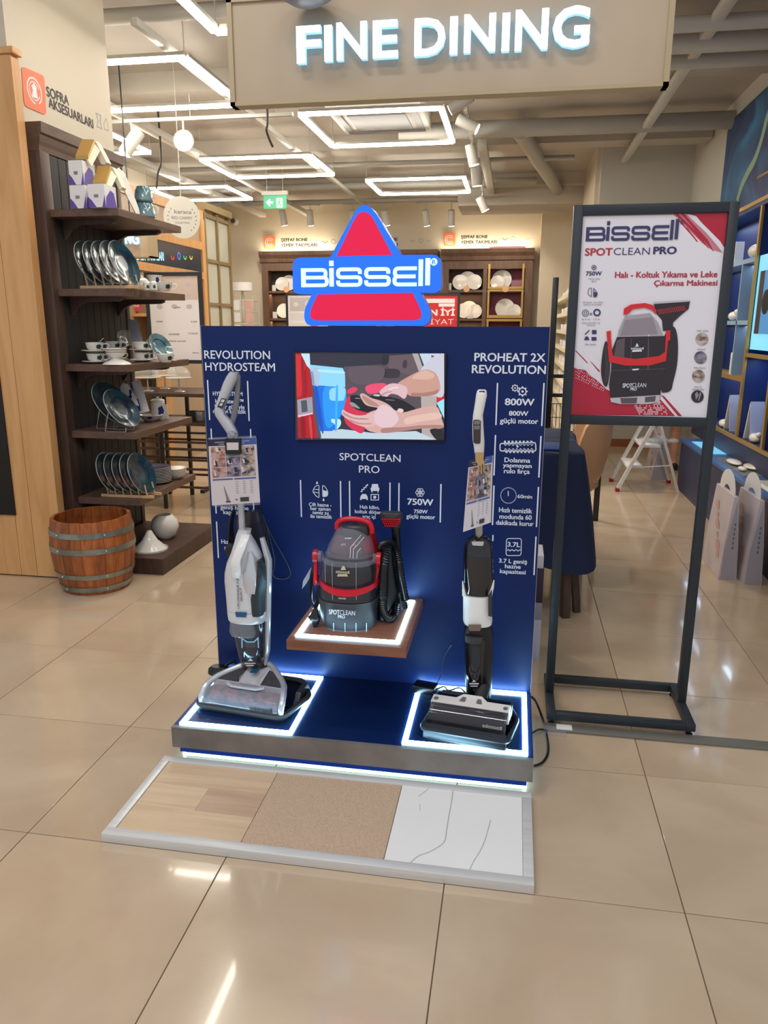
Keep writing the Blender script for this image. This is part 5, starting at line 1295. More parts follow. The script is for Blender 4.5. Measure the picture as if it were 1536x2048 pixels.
prt('navy_lettering', M_pn, fn=lambda b, Yp: ptext(b, 'CLEAN', 1227, 1299, 510, 496, Yp, -0.005))
prt('navy_lettering', M_pn, fn=lambda b, Yp: ptext(b, 'PRO', 1307, 1352, 508, 494, Yp, 0.04))
prt('navy_lettering', M_pn, fn=lambda b, Yp: ptext(b, '750W', 1172, 1203, 551, 543, Yp, 0.03))
prt('wordmark', M_pn, fn=lambda b, Yp: plogo(b, 1171, 1355, 483, 441, Yp))
prt('registered_mark', M_pn, fn=lambda b, Yp: ptext(b, '®', 1360, 1369, 449, 441, Yp, 0.0))
def fanp(b, Yp):
    pdisc(b, 1188, 535, 5, Yp, 16, 3.6); pdisc(b, 1188, 535, 2, Yp, 8)
prt('pictogram', M_pn, fn=fanp)
def tankp(b, Yp):
    for q in stroke2(rnd_path([(1177, 578), (1183, 575), (1183, 594), (1176, 588)], 2, 2, True), 1.1, True)+stroke2(rnd_path([(1187, 576), (1195, 586), (1193, 594), (1187, 594)], 2, 2, True), 1.1, True): ppoly(b, [tuple(v) for v in q], Yp)
    ppoly(b, [(1188, 583), (1195, 586), (1192, 593), (1188, 593)], Yp)
prt('pictogram', M_pn, fn=tankp)
def hosep(b, Yp):
    pdisc(b, 1171, 626, 7, Yp, 16, 5.8); pdisc(b, 1171, 626, 3.5, Yp, 12, 2.4); pdisc(b, 1182, 628, 2.5, Yp, 10, 1.4); pdisc(b, 1194, 625, 7.5, Yp, 18, 4.5)
prt('pictogram', M_pn, fn=hosep)
def homep(b, Yp):
    for q in stroke2([(1170, 669), (1173, 666), (1176, 663), (1179, 660)], 2): ppoly(b, [tuple(v) for v in q], Yp)
    ppoly(b, [(1184, 660), (1193, 660), (1193, 668), (1184, 668)], Yp); ppoly(b, [(1168, 680), (1171, 673), (1176, 673), (1179, 680)], Yp); ppoly(b, [(1183, 674), (1193, 674), (1193, 681), (1183, 681)], Yp)
prt('pictogram', M_pn, fn=homep)
def words3(b, Yp):
    for t, x0, x1, y in (('Yüksek emme', 1176, 1200, 559), ('gücü', 1183, 1192, 563.5), ('Çift hazne - her zaman', 1165, 1206, 606), ('temiz su ile temizlik', 1167, 1203, 610.5), ('6.7 m', 1164, 1180, 640), ('1.5 m', 1187, 1200, 640),
                         ('Uzun kordon ve', 1164, 1200, 647), ('hortum', 1174, 1190, 651.5), ('Halı, koltuk', 1170, 1192, 690), ('Halı, kilim', 1394, 1417, 663), ('Koltuk', 1395, 1411, 700), ('Merdiven', 1388, 1411, 737), ('Araç içi', 1388, 1403, 775), ('döşemeler', 1384, 1409, 780)):
        ptext(b, t, x0, x1, y, y-3.2, Yp, 0.01)
prt('small_lettering', M_pg, fn=words3)
for (x, y), m_ in zip(((1404, 678), (1401, 715), (1397, 752), (1395, 793)), (M_photos[3], M_photos[1], M_photos[3], M_pd)):
    lay[0] += 1; b = B(); pdisc(b, x, y, 12.5, YC_-0.00012*lay[0], 28); out(b, 'photo_disc', m_, sheet, smooth=False)
prt('disc_highlight', M_pg, [[(1390, 788), (1394, 783), (1398, 790), (1392, 800)], [(1400, 784), (1403, 786), (1398, 802), (1396, 801)]])
# printed machine
prt('hose_print', M_pd, [[(1342, 655), (1352, 660), (1356, 690), (1354, 730), (1346, 765), (1342, 780), (1330, 785), (1322, 775), (1322, 690)]], curve=True)
prt('nozzle_print', M_pd, [[(1307, 606), (1380, 603), (1377, 618), (1362, 630), (1346, 645), (1346, 660), (1326, 662), (1324, 640), (1312, 626)]])
def nz(b, Yp):
    for i in range(14):
        for j in range(3): pdisc(b, 1316+i*4+j*1.3, 620.5-i*.6+j*3.3, 1.35, Yp, 6)
prt('nozzle_bristle_print', M_prd, fn=nz)
prt('nozzle_top_print', M_pl, [[(1307, 604), (1380, 600), (1380, 603), (1307, 608)]])
prt('cord_print', M_pd, [[(1212, 682), (1218, 700), (1220, 740), (1214, 772), (1206, 766), (1202, 740), (1206, 700)]], curve=True)
prt('dome_print', mat('poster_clear', S(176, 168, 176), 0.35), [[(1250, 632), (1300, 626), (1316, 645), (1326, 670), (1330, 690), (1232, 690), (1238, 660)]], curve=False)
prt('dome_line_print', M_pw, [[(1296, 690), (1297, 664), (1306, 650), (1308, 651), (1299, 665), (1298, 690)]])
prt('dome_core_print', M_pg, [[(1250, 640), (1305, 634), (1316, 668), (1240, 672)]])
prt('tank_print', M_pd, [[(1234, 674), (1328, 672), (1334, 700), (1330, 740), (1222, 742), (1224, 700)]])
for p_ in ([(1234, 680), (1250, 676), (1248, 716), (1228, 712)], [(1296, 676), (1298, 676), (1297, 742), (1295, 742)], [(1262, 676), (1263, 676), (1262, 742), (1261, 742)], [(1222, 741), (1330, 737), (1330, 739), (1222, 744)]): prt('tank_highlight_print', M_pm, [p_])
for k in range(3): prt('cord_highlight_print', M_pm, [[(1209+k*3, 690), (1210+k*3, 690), (1213+k*3, 730), (1210+k*3, 765), (1209+k*3, 765), (1212+k*3, 730)]])
prt('body_print', M_pd, [[(1222, 742), (1330, 738), (1324, 760), (1320, 798), (1222, 802), (1218, 770)]])
prt('skirt_print', M_pl, [[(1220, 796), (1320, 790), (1319, 802), (1300, 808), (1240, 808), (1222, 804)]])
prt('skirt_shade_print', M_pm, [[(1240, 796), (1275, 795), (1273, 807), (1243, 807)], [(1290, 794), (1312, 792), (1310, 803), (1290, 805)]])
prt('handle_print', M_prd, [[(1247, 630), (1248, 617), (1262, 609), (1290, 606), (1306, 610), (1313, 622), (1311, 628), (1304, 620), (1290, 615), (1266, 618), (1256, 628)]])
prt('bail_print', M_prd, [[(1213, 663), (1222, 661), (1222, 676), (1224, 700), (1226, 712), (1270, 718), (1318, 712), (1330, 704), (1332, 662), (1341, 660), (1340, 680), (1336, 682), (1333, 712), (1332, 722), (1300, 731), (1250, 731), (1218, 724), (1216, 700)]])
def emb(b, Yp):
    ppoly(b, [(1270, 694), (1274, 686), (1278, 693)], Yp); ppoly(b, [(1265, 700), (1283, 699), (1284, 703), (1264, 704)], Yp); plogo(b, 1262, 1287, 699, 694, Yp)
    ppoly(b, [(1264, 738), (1278, 737), (1277, 740), (1266, 741)], Yp)
    ptext(b, 'SPOT', 1245, 1264, 775, 767, Yp, 0.03); ptext(b, 'CLEAN', 1264, 1292, 774, 766, Yp, 0.0); ptext(b, 'PRO', 1261, 1273, 781, 775, Yp, 0.03)
prt('emblem_print', M_white, fn=emb)

# threshold strip with taped end
th = thing('floor_channel', 'flat grey metal channel strip along the shop threshold, its end taped down', 'floor strip', (1.0, 2.78, 0))
out(B().box(0.175, 2.0, 2.745, 2.80, 0.0, 0.010, 0.001), 'channel', mat('grey_channel', S(122, 120, 112), 0.4, 0.3), th)
out(B().box(0.172, 0.26, 2.715, 2.775, 0.0, 0.0112, 0.001), 'clear_tape', M_clear, th)
out(B().box(0.225, 0.285, 2.752, 2.792, 0.0102, 0.0115), 'label_sticker', M_card, th, smooth=False)

# ================================================================ NAVY TABLE AND CHAIR
tz = 0.905
tb = thing('dining_table', 'table under a long navy tablecloth behind the blue display stand', 'table', (0.0, 4.5, 0))
out(B().box(-0.75, 0.36, 3.98, 4.98, tz-0.035, tz-0.004, 0.004), 'tabletop', M_dark, tb)
for x, y in ((0.33, 3.99), (-0.7, 3.99), (0.33, 4.92), (-0.7, 4.92)):
    out(B().obox((x, y, 0), (x-0.015, y+0.04, tz-0.04), 0.042, 0.05), 'leg', M_dark, tb)
out(B().obox((0.40, 4.08, 0.0), (0.34, 4.06, 0.55), 0.032, 0.036), 'brace', M_dark, tb)
def rrect(x0, x1, y0, y1, r, n=6):
    return rnd_path([(x0, y0), (x1, y0), (x1, y1), (x0, y1)], r, n, True)
cl = thing('tablecloth', 'navy tablecloth draped over the dining table, hanging in a low corner', 'tablecloth', (-0.18, 4.48, 0.3))
rings = []
NP = None
for k, (g, z) in enumerate(((-0.3, tz+.001), (0.0, tz), (0.012, tz-0.012), (0.03, tz-0.15), (0.05, tz-0.33), (0.075, tz-0.55))):
    pts = []
    base = rrect(-0.76-g, 0.37+g, 3.965-g, 4.99+g, 0.05+max(0, g))
    full = []
    for i in range(len(base)):
        a = Vector(base[i]); c_ = Vector(base[(i+1) % len(base)]); n_ = max(1, int((c_-a).length/0.10)) if k == -1 else 1
        full.append(a)
    m_ = []
    # resample to 80 points
    P_ = full+[full[0]]; L_ = [0]
    for i in range(len(P_)-1): L_.append(L_[-1]+(P_[i+1]-P_[i]).length)
    for s_ in range(80):
        d = L_[-1]*s_/80; i = max(j for j in range(len(L_)) if L_[j] <= d); i = min(i, len(P_)-2)
        f = (d-L_[i])/max(1e-9, L_[i+1]-L_[i]); m_.append(P_[i].lerp(P_[i+1], f))
    for s_, v in enumerate(m_):
        zz = z
        if k >= 2:
            wv = math.sin(s_*0.55)*0.012*(k-1); c0_ = Vector((-0.195, 4.48)); dd = (v-c0_).normalized(); v = v+dd*wv
            if k == 5:
                dx = min(abs(v.x-0.39), abs(v.x+0.78)); dy = min(abs(v.y-3.93), abs(v.y-5.03)); zz = z-0.09*math.exp(-(max(dx, dy)/0.28)**2)+0.05*math.exp(-((v.x-0.42)/0.12)**2)*math.exp(-((v.y-4.2)/0.15)**2)
        pts.append(Vector((v.x, v.y, zz)))
    rings.append(pts)
b = B(); b.rings(rings, caps=False)
f_ = [b.bm.verts.new(p) for p in rings[0]]; b.face(f_)
bmesh.ops.remove_doubles(b.bm, verts=b.bm.verts, dist=1e-5)
out(b, 'cloth', M_cloth, cl, angle=70)
b = B().box(0.02, 0.30, 4.05, 4.30, tz+0.002, tz+0.012, 0.003)
out(b, 'folded_napkin', M_napkin, label='folded blue napkin lying on the navy tablecloth', cat='napkin')
ch = thing('dining_chair', 'tan leatherette tub chair pulled up behind the navy table', 'chair', (0.42, 5.35, 0))
def shell(Xc, Yc_, R, levels, th=0.035, a0=-80, a1=80, n=18):
    rr = []
    for z, rad, span in levels:
        o_, i_ = [], []
        for k in range(n+1):
            t = math.radians((a0+(a1-a0)*k/n)*span)
            o_.append(Vector((Xc+rad*math.cos(t), Yc_+rad*1.05*math.sin(t), z))); i_.append(Vector((Xc+(rad-th)*math.cos(t), Yc_+(rad-th)*1.05*math.sin(t), z)))
        rr.append(o_+i_[::-1])
    return B().rings(rr)
out(shell(0.40, 5.35, 0.27, [(0.43, 0.17, 1.0), (0.50, 0.21, 1.0), (0.56, 0.235, 1.05), (0.68, 0.262, 1.05), (0.80, 0.280, 1.0), (0.90, 0.286, 0.92), (0.965, 0.282, 0.78), (1.0, 0.270, 0.55), (1.012, 0.262, 0.32)]), 'backrest', M_leather, ch, angle=60)
out(B().loft([(0, 0, 1, 0, 0)]) if False else B().lathe([(0, 0.44), (0.20, 0.44), (0.235, 0.47), (0.23, 0.52), (0.18, 0.545), (0, 0.55)], (0.38, 5.35, 0), 28), 'seat', M_leather, ch)
for dx, dy in ((-.14, -.15), (.14, -.15), (-.14, .15), (.14, .15)):
    out(B().cyl((0.36+dx*1.1, 5.35+dy*1.35, 0), (0.38+dx, 5.35+dy, 0.45), 0.013, 0.02, 10), 'leg', M_dark, ch)

# dark metal rack with wire basket and the long shelf rack beyond
rk = thing('basket_rack', 'black metal post rack with a wire basket, right of the blue stand panel', 'display rack', (0.35, 6.2, 0))
YR = 6.2
pa = AY(1112, 555, YR); pb = AY(1098, 880, YR)
for dx in (0, 0.42): out(B().box(pa.x-0.022+dx, pa.x+0.022+dx, YR-0.02, YR+0.02, 0, pa.z, 0.003), 'post', M_black, rk)
for y in (752, 790):
    z = AY(1110, y, YR).z; out(B().box(pa.x, pa.x+0.42, YR-0.03, YR-0.005, z-0.014, z+0.014), 'crossbar', M_black, rk, smooth=False)
zb = AY(1120, 855, YR).z; zt = AY(1120, 802, YR).z; b = B()
for k in range(15):
    x = pa.x+0.02+k*0.028; b.tube([(x, YR-0.22, zt), (x, YR-0.22, zb), (x, YR-0.03, zb)], 0.0025, 4)
for z in (zt, (zt+zb)/2, zb): b.tube([(pa.x+.01, YR-.03, z), (pa.x+.01, YR-.22, z), (pa.x+.42, YR-.22, z), (pa.x+.42, YR-.03, z)], 0.003, 5)
out(b, 'wire_basket', M_black, rk)
sr = thing('shelf_rack', 'long cream shelf rack stacked with white boxes, seen edge-on right of the blue stand', 'shelf rack', (0.7, 9.8, 0))
M_cream = mat('cream_shelf', S(224, 214, 190), 0.5)
zs_ = [0.35+0.19*k for k in range(9)]
out(B().box(0.86, 0.895, 7.6, 12.2, 0, 2.0), 'back_board', M_cream, sr, smooth=False)
for z in zs_:
    out(B().box(0.53, 0.858, 7.6, 12.2, z-0.018, z), 'shelf_board', M_cream, sr, smooth=False)
    out(B().box(0.522, 0.529, 7.6, 12.2, z-0.03, z+0.012), 'shelf_lip', M_cream, sr, smooth=False)
for y in (7.6, 9.9, 12.17): out(B().box(0.60, 0.858, y-0.012, y+0.012, 0, 2.0), 'upright', M_cream, sr, smooth=False)
bx = out(B().box(-0.11, 0.11, -0.16, 0.16, 0, 0.075, 0.003), 'storage_box', M_card); bx['category'] = 'box'
n_ = 0
for z in zs_[2:]:
    for k in range(7):
        o = bx if n_ == 0 else bx.copy()
        if n_: C.objects.link(o)
        o.location = (0.68, 7.80+k*0.34+(0.27 if k > 5 else 0), z+0.0005); n_ += 1
        o['label'] = 'white box on long cream rack, %s shelf from top, %s from near end' % (('seventh', 'sixth', 'fifth', 'fourth', 'third', 'second', 'first')[zs_.index(z)-2], ('first', 'second', 'third', 'fourth', 'fifth', 'sixth', 'last')[k]); o['group'] = 'white boxes on the long shelf rack'
        o['category'] = 'box'

# ================================================================ BLUE DISPLAY WALL (right)
XF = 1.62; zc = 0.49
ct = thing('display_counter', 'low navy counter with a blue top along the right wall', 'counter', (1.82, 5.8, 0))
out(B().box(XF+0.01, 2.03-0.001, 4.0, 7.66, 0.0, zc-0.03), 'counter_body', M_counterf, ct, smooth=False)
out(B().box(XF, 2.03-0.001, 3.99, 7.68, zc-0.0295, zc, 0.003), 'counter_top', M_counter, ct)
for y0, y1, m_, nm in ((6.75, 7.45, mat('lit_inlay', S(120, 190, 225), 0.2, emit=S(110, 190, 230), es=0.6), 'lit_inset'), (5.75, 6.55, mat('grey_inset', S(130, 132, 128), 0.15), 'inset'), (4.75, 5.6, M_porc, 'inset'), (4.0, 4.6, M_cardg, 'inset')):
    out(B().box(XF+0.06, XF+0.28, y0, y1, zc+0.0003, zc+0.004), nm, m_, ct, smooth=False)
for x, y, sx, sy in ((1.74, 6.25, .05, .13), (1.82, 6.05, .06, .12), (1.72, 5.95, .03, .06)):
    out(B().ell((x, y, zc+0.022), sx, sy, 0.018), 'porcelain_dish', M_porc, label='white porcelain dish lying on the grey inset of the navy counter, %s' % {6.25: 'farthest one', 6.05: 'nearest the wall', 5.95: 'smallest one'}[y], cat='dish', group=None)
b = B().zprism(rrect(1.70, 1.90, 4.8, 5.5, 0.09), zc+0.0045, zc+0.02); out(b, 'serving_tray', M_porc, label='large white oblong serving tray on the near end of the navy counter', cat='tray')
dw = thing('display_wall', 'blue wall display with brass frames, shelves and a lit picture', 'display unit', (1.9, 7.0, zc))
XD = 1.80; y_a = AX(1485, 760, XD).y; y_b = AX(1523, 895, XD).y
zbt = AX(1470, 872, XD).z; ztp = AX(1500, 415, XD).z
YD1 = 8.1
out(B().box(2.0, 2.029, 4.2, YD1, zc+0.001, ztp), 'back_panel', M_dispblue, dw, smooth=False)
out(B().box(XD+0.01, 1.999, 4.2, YD1, zc+0.001, zbt), 'base_block', M_counterf, dw, smooth=False)
out(B().box(XD, 1.999, 4.2, YD1, ztp-0.03, ztp), 'top_board', M_dispblue, dw, smooth=False)
ys_ = [4.9, y_b, y_a, YD1-0.02]
for y in ys_:
    out(B().box(XD-0.006, XD+0.012, y-0.02, y+0.02, zbt, ztp-0.03), 'brass_post', M_gold, dw, smooth=False)
    out(B().box(XD+0.012, 1.999, y-0.01, y+0.01, zbt, ztp-0.031), 'divider', M_dispblue, dw, smooth=False)
out(B().box(XD-0.006, XD+0.012, 4.2, YD1, zbt-0.03, zbt), 'brass_rail', M_gold, dw, smooth=False)
out(B().box(XD-0.006, XD+0.012, 4.2, YD1, ztp, ztp+0.03), 'brass_rail', M_gold, dw, smooth=False)
za = AX(1500, 516, XD).z; zb_ = AX(1480, 641, XD).z; zc_ = AX(1470, 752, XD).z
for z, m_ in ((za, M_displip), (zb_, M_displip), (zc_, M_gold)):
    out(B().box(XD, 1.999, y_a+0.021, YD1-0.041, z-0.035, z), 'shelf', m_, dw, smooth=False)
ym = AX(1473, 640, XD).y
out(B().box(XD, XD+0.19, ym-0.012, ym+0.012, zc_, za-0.036), 'divider', M_displip, dw, smooth=False)
zp0 = AX(1510, 700, XD).z; zp1 = AX(1520, 510, XD).z
out(B().box(XD-0.004, XD+0.02, y_b+0.02, y_a-0.021, zp0-0.06, zp0-0.03), 'brass_rail', M_gold, dw, smooth=False)
lpn = out(B().box(XD+0.02, XD+0.04, y_b+0.01, y_a-0.021, zp0, zp1), 'lit_picture', mat('lit_picture_face', S(110, 180, 210), 0.3, emit=S(120, 200, 225), es=0.75), dw, smooth=False)
out(B().box(XD+0.012, XD+0.0195, y_b+0.12, y_a-0.10, zp0+0.12, zp1-0.12), 'picture_centre', mat('picture_blue', S(60, 120, 170), 0.3, emit=S(70, 130, 180), es=0.6), lpn, smooth=False)
out(B().box(XD+0.010, XD+0.0115, y_a-0.22, y_a-0.12, zp0+0.12, zp1-0.12), 'picture_band', mat('picture_brown', S(70, 50, 50), 0.3), lpn, smooth=False)
out(B().cyl((XD+0.009, y_a-0.32, (zp0+zp1)/2), (XD+0.0095, y_a-0.32, (zp0+zp1)/2), 0.09, n=20), 'picture_knob', M_black, lpn, smooth=False)
area('display_light', (1.90, y_a+0.9, ztp-0.05), (0, 0, 0), 0.05, 1.3, 1.4, (0.6, 0.78, 1.0))
area('display_light', (1.90, y_a+0.9, za-0.045), (0, 0, 0), 0.05, 1.5, 0.9, (0.6, 0.78, 1.0))
area('display_light', (1.90, y_a+0.9, zb_-0.045), (0, 0, 0), 0.05, 1.5, 0.9, (0.6, 0.78, 1.0))
area('display_light', (1.90, y_a+0.9, zc_-0.045), (0, 0, 0), 0.05, 1.5, 1.2, (0.6, 0.78, 1.0))
area('display_light', (1.90, (y_a+y_b)/2, zp0-0.075), (0, 0, 0), 0.05, 0.5, 0.8, (0.6, 0.78, 1.0))
# things on the blue shelves
def tent_card(y, z, label, w_=0.10, h=0.30):
    x = XD+0.03; t = thing('tent_card', label, 'card', (x+0.05, y, z))
    out(B().xprism([(y-0.10, z), (y-0.085, z), (y+0.012, z+h), (y-0.004, z+h)], x, x+w_), 'front_leaf', mat('pale_blue_card', S(170, 182, 216), 0.5), t, smooth=False)
    out(B().xprism([(y+0.10, z), (y+0.085, z), (y-0.004, z+h), (y+0.012, z+h)], x, x+w_), 'rear_leaf', M_card, t, smooth=False)
yc1 = AX(1461, 830, XD+0.05).y; yc2 = AX(1502, 850, XD+0.05).y
tent_card(yc1, zbt+0.001, 'pale folded tent card standing left of the brass post, bottom blue shelf')
tent_card(yc2, zbt+0.001, 'pale folded tent card standing right of the brass post, bottom blue shelf')
def bird(x, y, z, s, label):
    t = thing('porcelain_bird', label, 'ornament', (x, y, z))
    out(B().ell((x, y, z+0.030*s), 0.035*s, 0.07*s, 0.030*s), 'body', M_porc, t)
    out(B().ell((x, y-0.06*s, z+0.055*s), 0.018*s, 0.022*s, 0.018*s), 'head', M_porc, t)
bird(XD+0.05, yc2-0.14, zbt+.001, 1.2, 'white porcelain piece at the foot of the right tent card')
bird(XD+0.05, yc1+0.17, zbt+.001, 1.2, 'white porcelain piece behind the left tent card')
bird(XD+0.06, AX(1468, 632, XD+.06).y, zb_+.001, 1.3, 'white porcelain piece on the middle blue shelf left of the pale divider')
bird(XD+0.06, y_a+0.1, zb_+.001, 1.0, 'white porcelain piece on the middle blue shelf beside the brass post')
bird(XD+0.06, y_a+0.22, za+.001, 1.8, 'white porcelain bowl on the upper pale blue shelf')
out(B().box(XD+0.03, XD+0.10, y_a+0.75, y_a+0.80, za+.001, za+0.18), 'price_card', M_card, label='white upright card on the upper pale blue shelf', cat='card')
out(B().box(XD+0.03, XD+0.12, ym+0.1, ym+0.17, zc_+.001, zc_+0.18), 'price_card', M_card, label='white upright card on the brass edged lower shelf', cat='card')
# mural
zm0 = ztp+0.031; M_mur = noisy('sea_mural', S(44, 62, 110), S(60, 150, 205), (0.8, 1.3, 1.6), 0.4, 5, lo=0.45, hi=0.85, distort=1.5)
mu = thing('wall_mural', 'blue watery wall mural with a pale green winding ribbon above the display', 'mural', (2.02, 7, zm0))
out(B().xprism([(4.5, zm0), (8.75, zm0), (8.75, 3.44), (8.65, 3.52), (4.5, 3.52)], 2.012, 2.029), 'panel', M_mur, mu, smooth=False)
b = B(); P_ = [AX(x, y, 2.0105) for x, y in ((1546, 205), (1534, 235), (1524, 275), (1510, 318), (1494, 348), (1482, 375), (1474, 403))]
P_ = bez(P_, 4)
for q in stroke2([(p.y, p.z) for p in P_], 0.085): b.flat([Vector((2.0105, a[0], a[1])) for a in q])
out(b, 'ribbon_print', mat('pale_green_print', S(150, 180, 150), 0.5), mu, smooth=False)
b = B(); P_ = [AX(x, y, 2.010) for x, y in ((1514, 356), (1540, 341))]
for q in stroke2([(p.y, p.z) for p in P_], 0.02): b.flat([Vector((2.010, a[0], a[1])) for a in q])
out(b, 'gold_line', M_gold, mu, smooth=False)

# ================================================================ GIFT BAGS, LADDER, PERSON
M_bag = noisy('bag_paper', S(198, 190, 196), S(214, 204, 206), (4, 4, 4), 0.35, 3); M_bagp = mat('bag_pink_print', S(214, 168, 156), 0.4); M_bagg = mat('bag_grey_side', S(172, 166, 176), 0.4)
def gift_bag(x0, x1, y0, y1, h, label, lean=0.0):
    """paper bag; wide face looks to -X, narrow gusset faces the camera"""
    t = thing('paper_bag', label, 'bag', ((x0+x1)/2, (y0+y1)/2, 0)); xm = (x0+x1)/2+lean
    hb = h*0.80
    bot = [(x0, y0), (x1, y0), (x1, y1), (x0, y1)]; top = [(xm-0.012, y0), (xm+0.012, y0), (xm+0.012, y1), (xm-0.012, y1)]
    mid = [(x0*.75+xm*.25, y0), (x1*.75+xm*.25, y0), (x1*.75+xm*.25, y1), (x0*.75+xm*.25, y1)]
    b = B().rings([[Vector((x, y, z)) for x, y in r] for r, z in ((bot, 0.001), (mid, h*0.35), (top, hb))]); out(b, 'bag_body', M_bag, t, smooth=False)
    b = B().prism([Vector((x0+0.01, y0-0.0006, 0.004)), Vector((x1-0.004, y0-0.0006, 0.004)), Vector((x1*.8+xm*.2, y0-0.0006, h*.30)), Vector((xm+0.008, y0-0.0006, hb-0.02)), Vector((x0*.7+xm*.3, y0-0.0006, h*.30))],
                  [Vector((x0+0.01, y0+.002, 0.004)), Vector((x1-0.004, y0+.002, 0.004)), Vector((x1*.8+xm*.2, y0+.002, h*.30)), Vector((xm+0.008, y0+0.002, hb-0.02)), Vector((x0*.7+xm*.3, y0+.002, h*.30))]); out(b, 'gusset', M_bagg, t, smooth=False)
    # die-cut handle: arch with opening
    w_ = (y1-y0); yc = (y0+y1)/2; o_, i_ = [], []
    for k in range(17):
        a = PI*k/16
        o_.append((yc-math.cos(a)*w_*0.40, hb-0.02+(h-hb+0.02)*math.sin(a)**0.9)); i_.append((yc-math.cos(a)*w_*0.20, hb-0.02+(h-hb)*0.42*math.sin(a)))
    for k in range(16):
        pass
    b = B()
    for k in range(16):
        q = [o_[k], o_[k+1], i_[k+1], i_[k]]; b.xprism(q, xm-0.003, xm+0.003)
    bmesh.ops.remove_doubles(b.bm, verts=b.bm.verts, dist=1e-5)
    out(b, 'handle', M_card, t, smooth=False)
    b = B()
    for k in range(9):
        u = 0.25+0.06*k; v = 0.2+0.055*k+0.02*math.sin(k*2.1); xx = x0+(xm-0.012-x0)*(max(0, (v*h/hb)-0.0))*1.0
        zz = v*h; f = min(1, zz/hb); xx = (x0*(1-0.25*min(1, zz/(h*.35)))+xm*0.25*min(1, zz/(h*.35))) if zz < h*.35 else (x0*.75+xm*.25)+((xm-0.012)-(x0*.75+xm*.25))*((zz-h*.35)/(hb-h*.35))
        c_ = Vector((xx-0.0015, y0+(y1-y0)*u, zz)); r = 0.034+0.010*math.sin(k*1.7)
        b.flat([c_+Vector((0, r*math.cos(t*PI/5), r*0.8*math.sin(t*PI/5))) for t in range(10)])
    out(b, 'blossom_print', M_bagp, t, smooth=False)
    b = B()
    for k in range(6): L = Vector(((x0+x1)/2+0.004, y0-0.0012, 0.20+0.03*k)); b.flat([L, L+Vector((0.010, 0, 0)), L+Vector((0.010, 0, 0.018)), L+Vector((0, 0, 0.018))])
    out(b, 'small_print', M_mgrey, t, smooth=False)
    return t
h1 = AY(1457, 940, 5.0).z
gift_bag(1.325, 1.432, 4.81, 5.24, h1, 'white paper gift bag with pink blossom print by the counter, left of two')
gift_bag(1.452, 1.56, 4.74, 5.16, AY(1497, 945, 4.95).z, 'white paper gift bag by the counter, right and nearer of two')
gift_bag(1.44, 1.60, 8.02, 8.42, 0.55, 'paper gift bag with pink print standing behind the aluminium ladder')
la = thing('step_ladder', 'small aluminium folding step ladder with red feet beside the counter', 'ladder', (1.33, 7.62, 0))
top = AY(1322, 838, 7.45); zt_ = top.z; xa_ = 1.335
for y in (7.40, 7.88):
    out(B().obox((1.035, y, 0.03), (xa_, y+0.0, zt_), 0.03, 0.05, (0, 1, 0)), 'front_rail', M_alu, la, smooth=False)
    out(B().obox((1.595, y+0.02, 0.0 if y < 7.6 else 0.03), (xa_+0.03, y+0.02, zt_-0.01), 0.022, 0.035, (0, 1, 0)), 'rear_rail', M_alu, la, smooth=False)
    out(B().box(1.01, 1.05, y-0.028, y+0.028, 0.0, 0.034, 0.006), 'rubber_foot', M_redd, la)
out(B().box(1.575, 1.613, 7.872, 7.928, 0.0, 0.03, 0.006), 'rubber_foot', M_redd, la)
for x, z, d in ((1.12, 0.24, 0.13), (1.235, 0.44, 0.16)):
    out(B().box(x-0.02, x+d, 7.42, 7.86, z-0.012, z+0.012, 0.004), 'tread', M_card, la)
out(B().box(1.30, 1.42, 7.41, 7.89, zt_-0.01, zt_+0.012, 0.005), 'top_platform', M_alu, la)
b = B().tube([(1.16, 7.42, 0.23), (1.50, 7.44, 0.26)], 0.006, 6); out(b, 'stay', M_alu, la)
b = B()
for k in range(7): b.ell((1.27+0.045*k, 7.6+0.05*math.sin(k*2), 0.478+0.006*math.cos(k*3)), 0.05, 0.075, 0.022, 10)
out(b, 'plastic_wrap', M_glass, label='crumpled clear plastic wrap lying on the ladder step', cat='wrapping', angle=80)
def skin_mesh(verts, edges, radii, sub=2):
    me = bpy.data.meshes.new('s'); me.from_pydata(verts, edges, []); o = bpy.data.objects.new('s', me); C.objects.link(o)
    o.modifiers.new('k', 'SKIN')
    for i, r in enumerate(radii):
        me.skin_vertices[0].data[i].radius = (r, r) if not isinstance(r, tuple) else r
    me.skin_vertices[0].data[0].use_root = True
    s_ = o.modifiers.new('u', 'SUBSURF'); s_.levels = sub; s_.render_levels = sub
    r = bpy.data.meshes.new_from_object(o.evaluated_get(bpy.context.evaluated_depsgraph_get()))
    bm = bmesh.new(); bm.from_mesh(r); bpy.data.objects.remove(o); bpy.data.meshes.remove(me); bpy.data.meshes.remove(r)
    return bm
pe = thing('person', 'person in dark clothes standing behind the ladder and poster, mostly hidden', 'person', (1.70, 8.78, 0))
PXX, PYY = 1.70, 8.78
V = lambda x, y, z: (PXX+x, PYY+y, z)
vs = [V(0, 0, 0.98), V(0, 0, 1.15), V(0, 0.01, 1.38), V(0, 0.01, 1.50), V(0, 0, 1.58), V(0, -0.01, 1.68), V(0, -.01, 1.76)]
ed = [(0, 1), (1, 2), (2, 3), (3, 4), (4, 5), (5, 6)]; rd = [(.16, .12), (.13, .10), (.17, .11), (.08, .07), .055, (.075, .09), (.06, .07)]
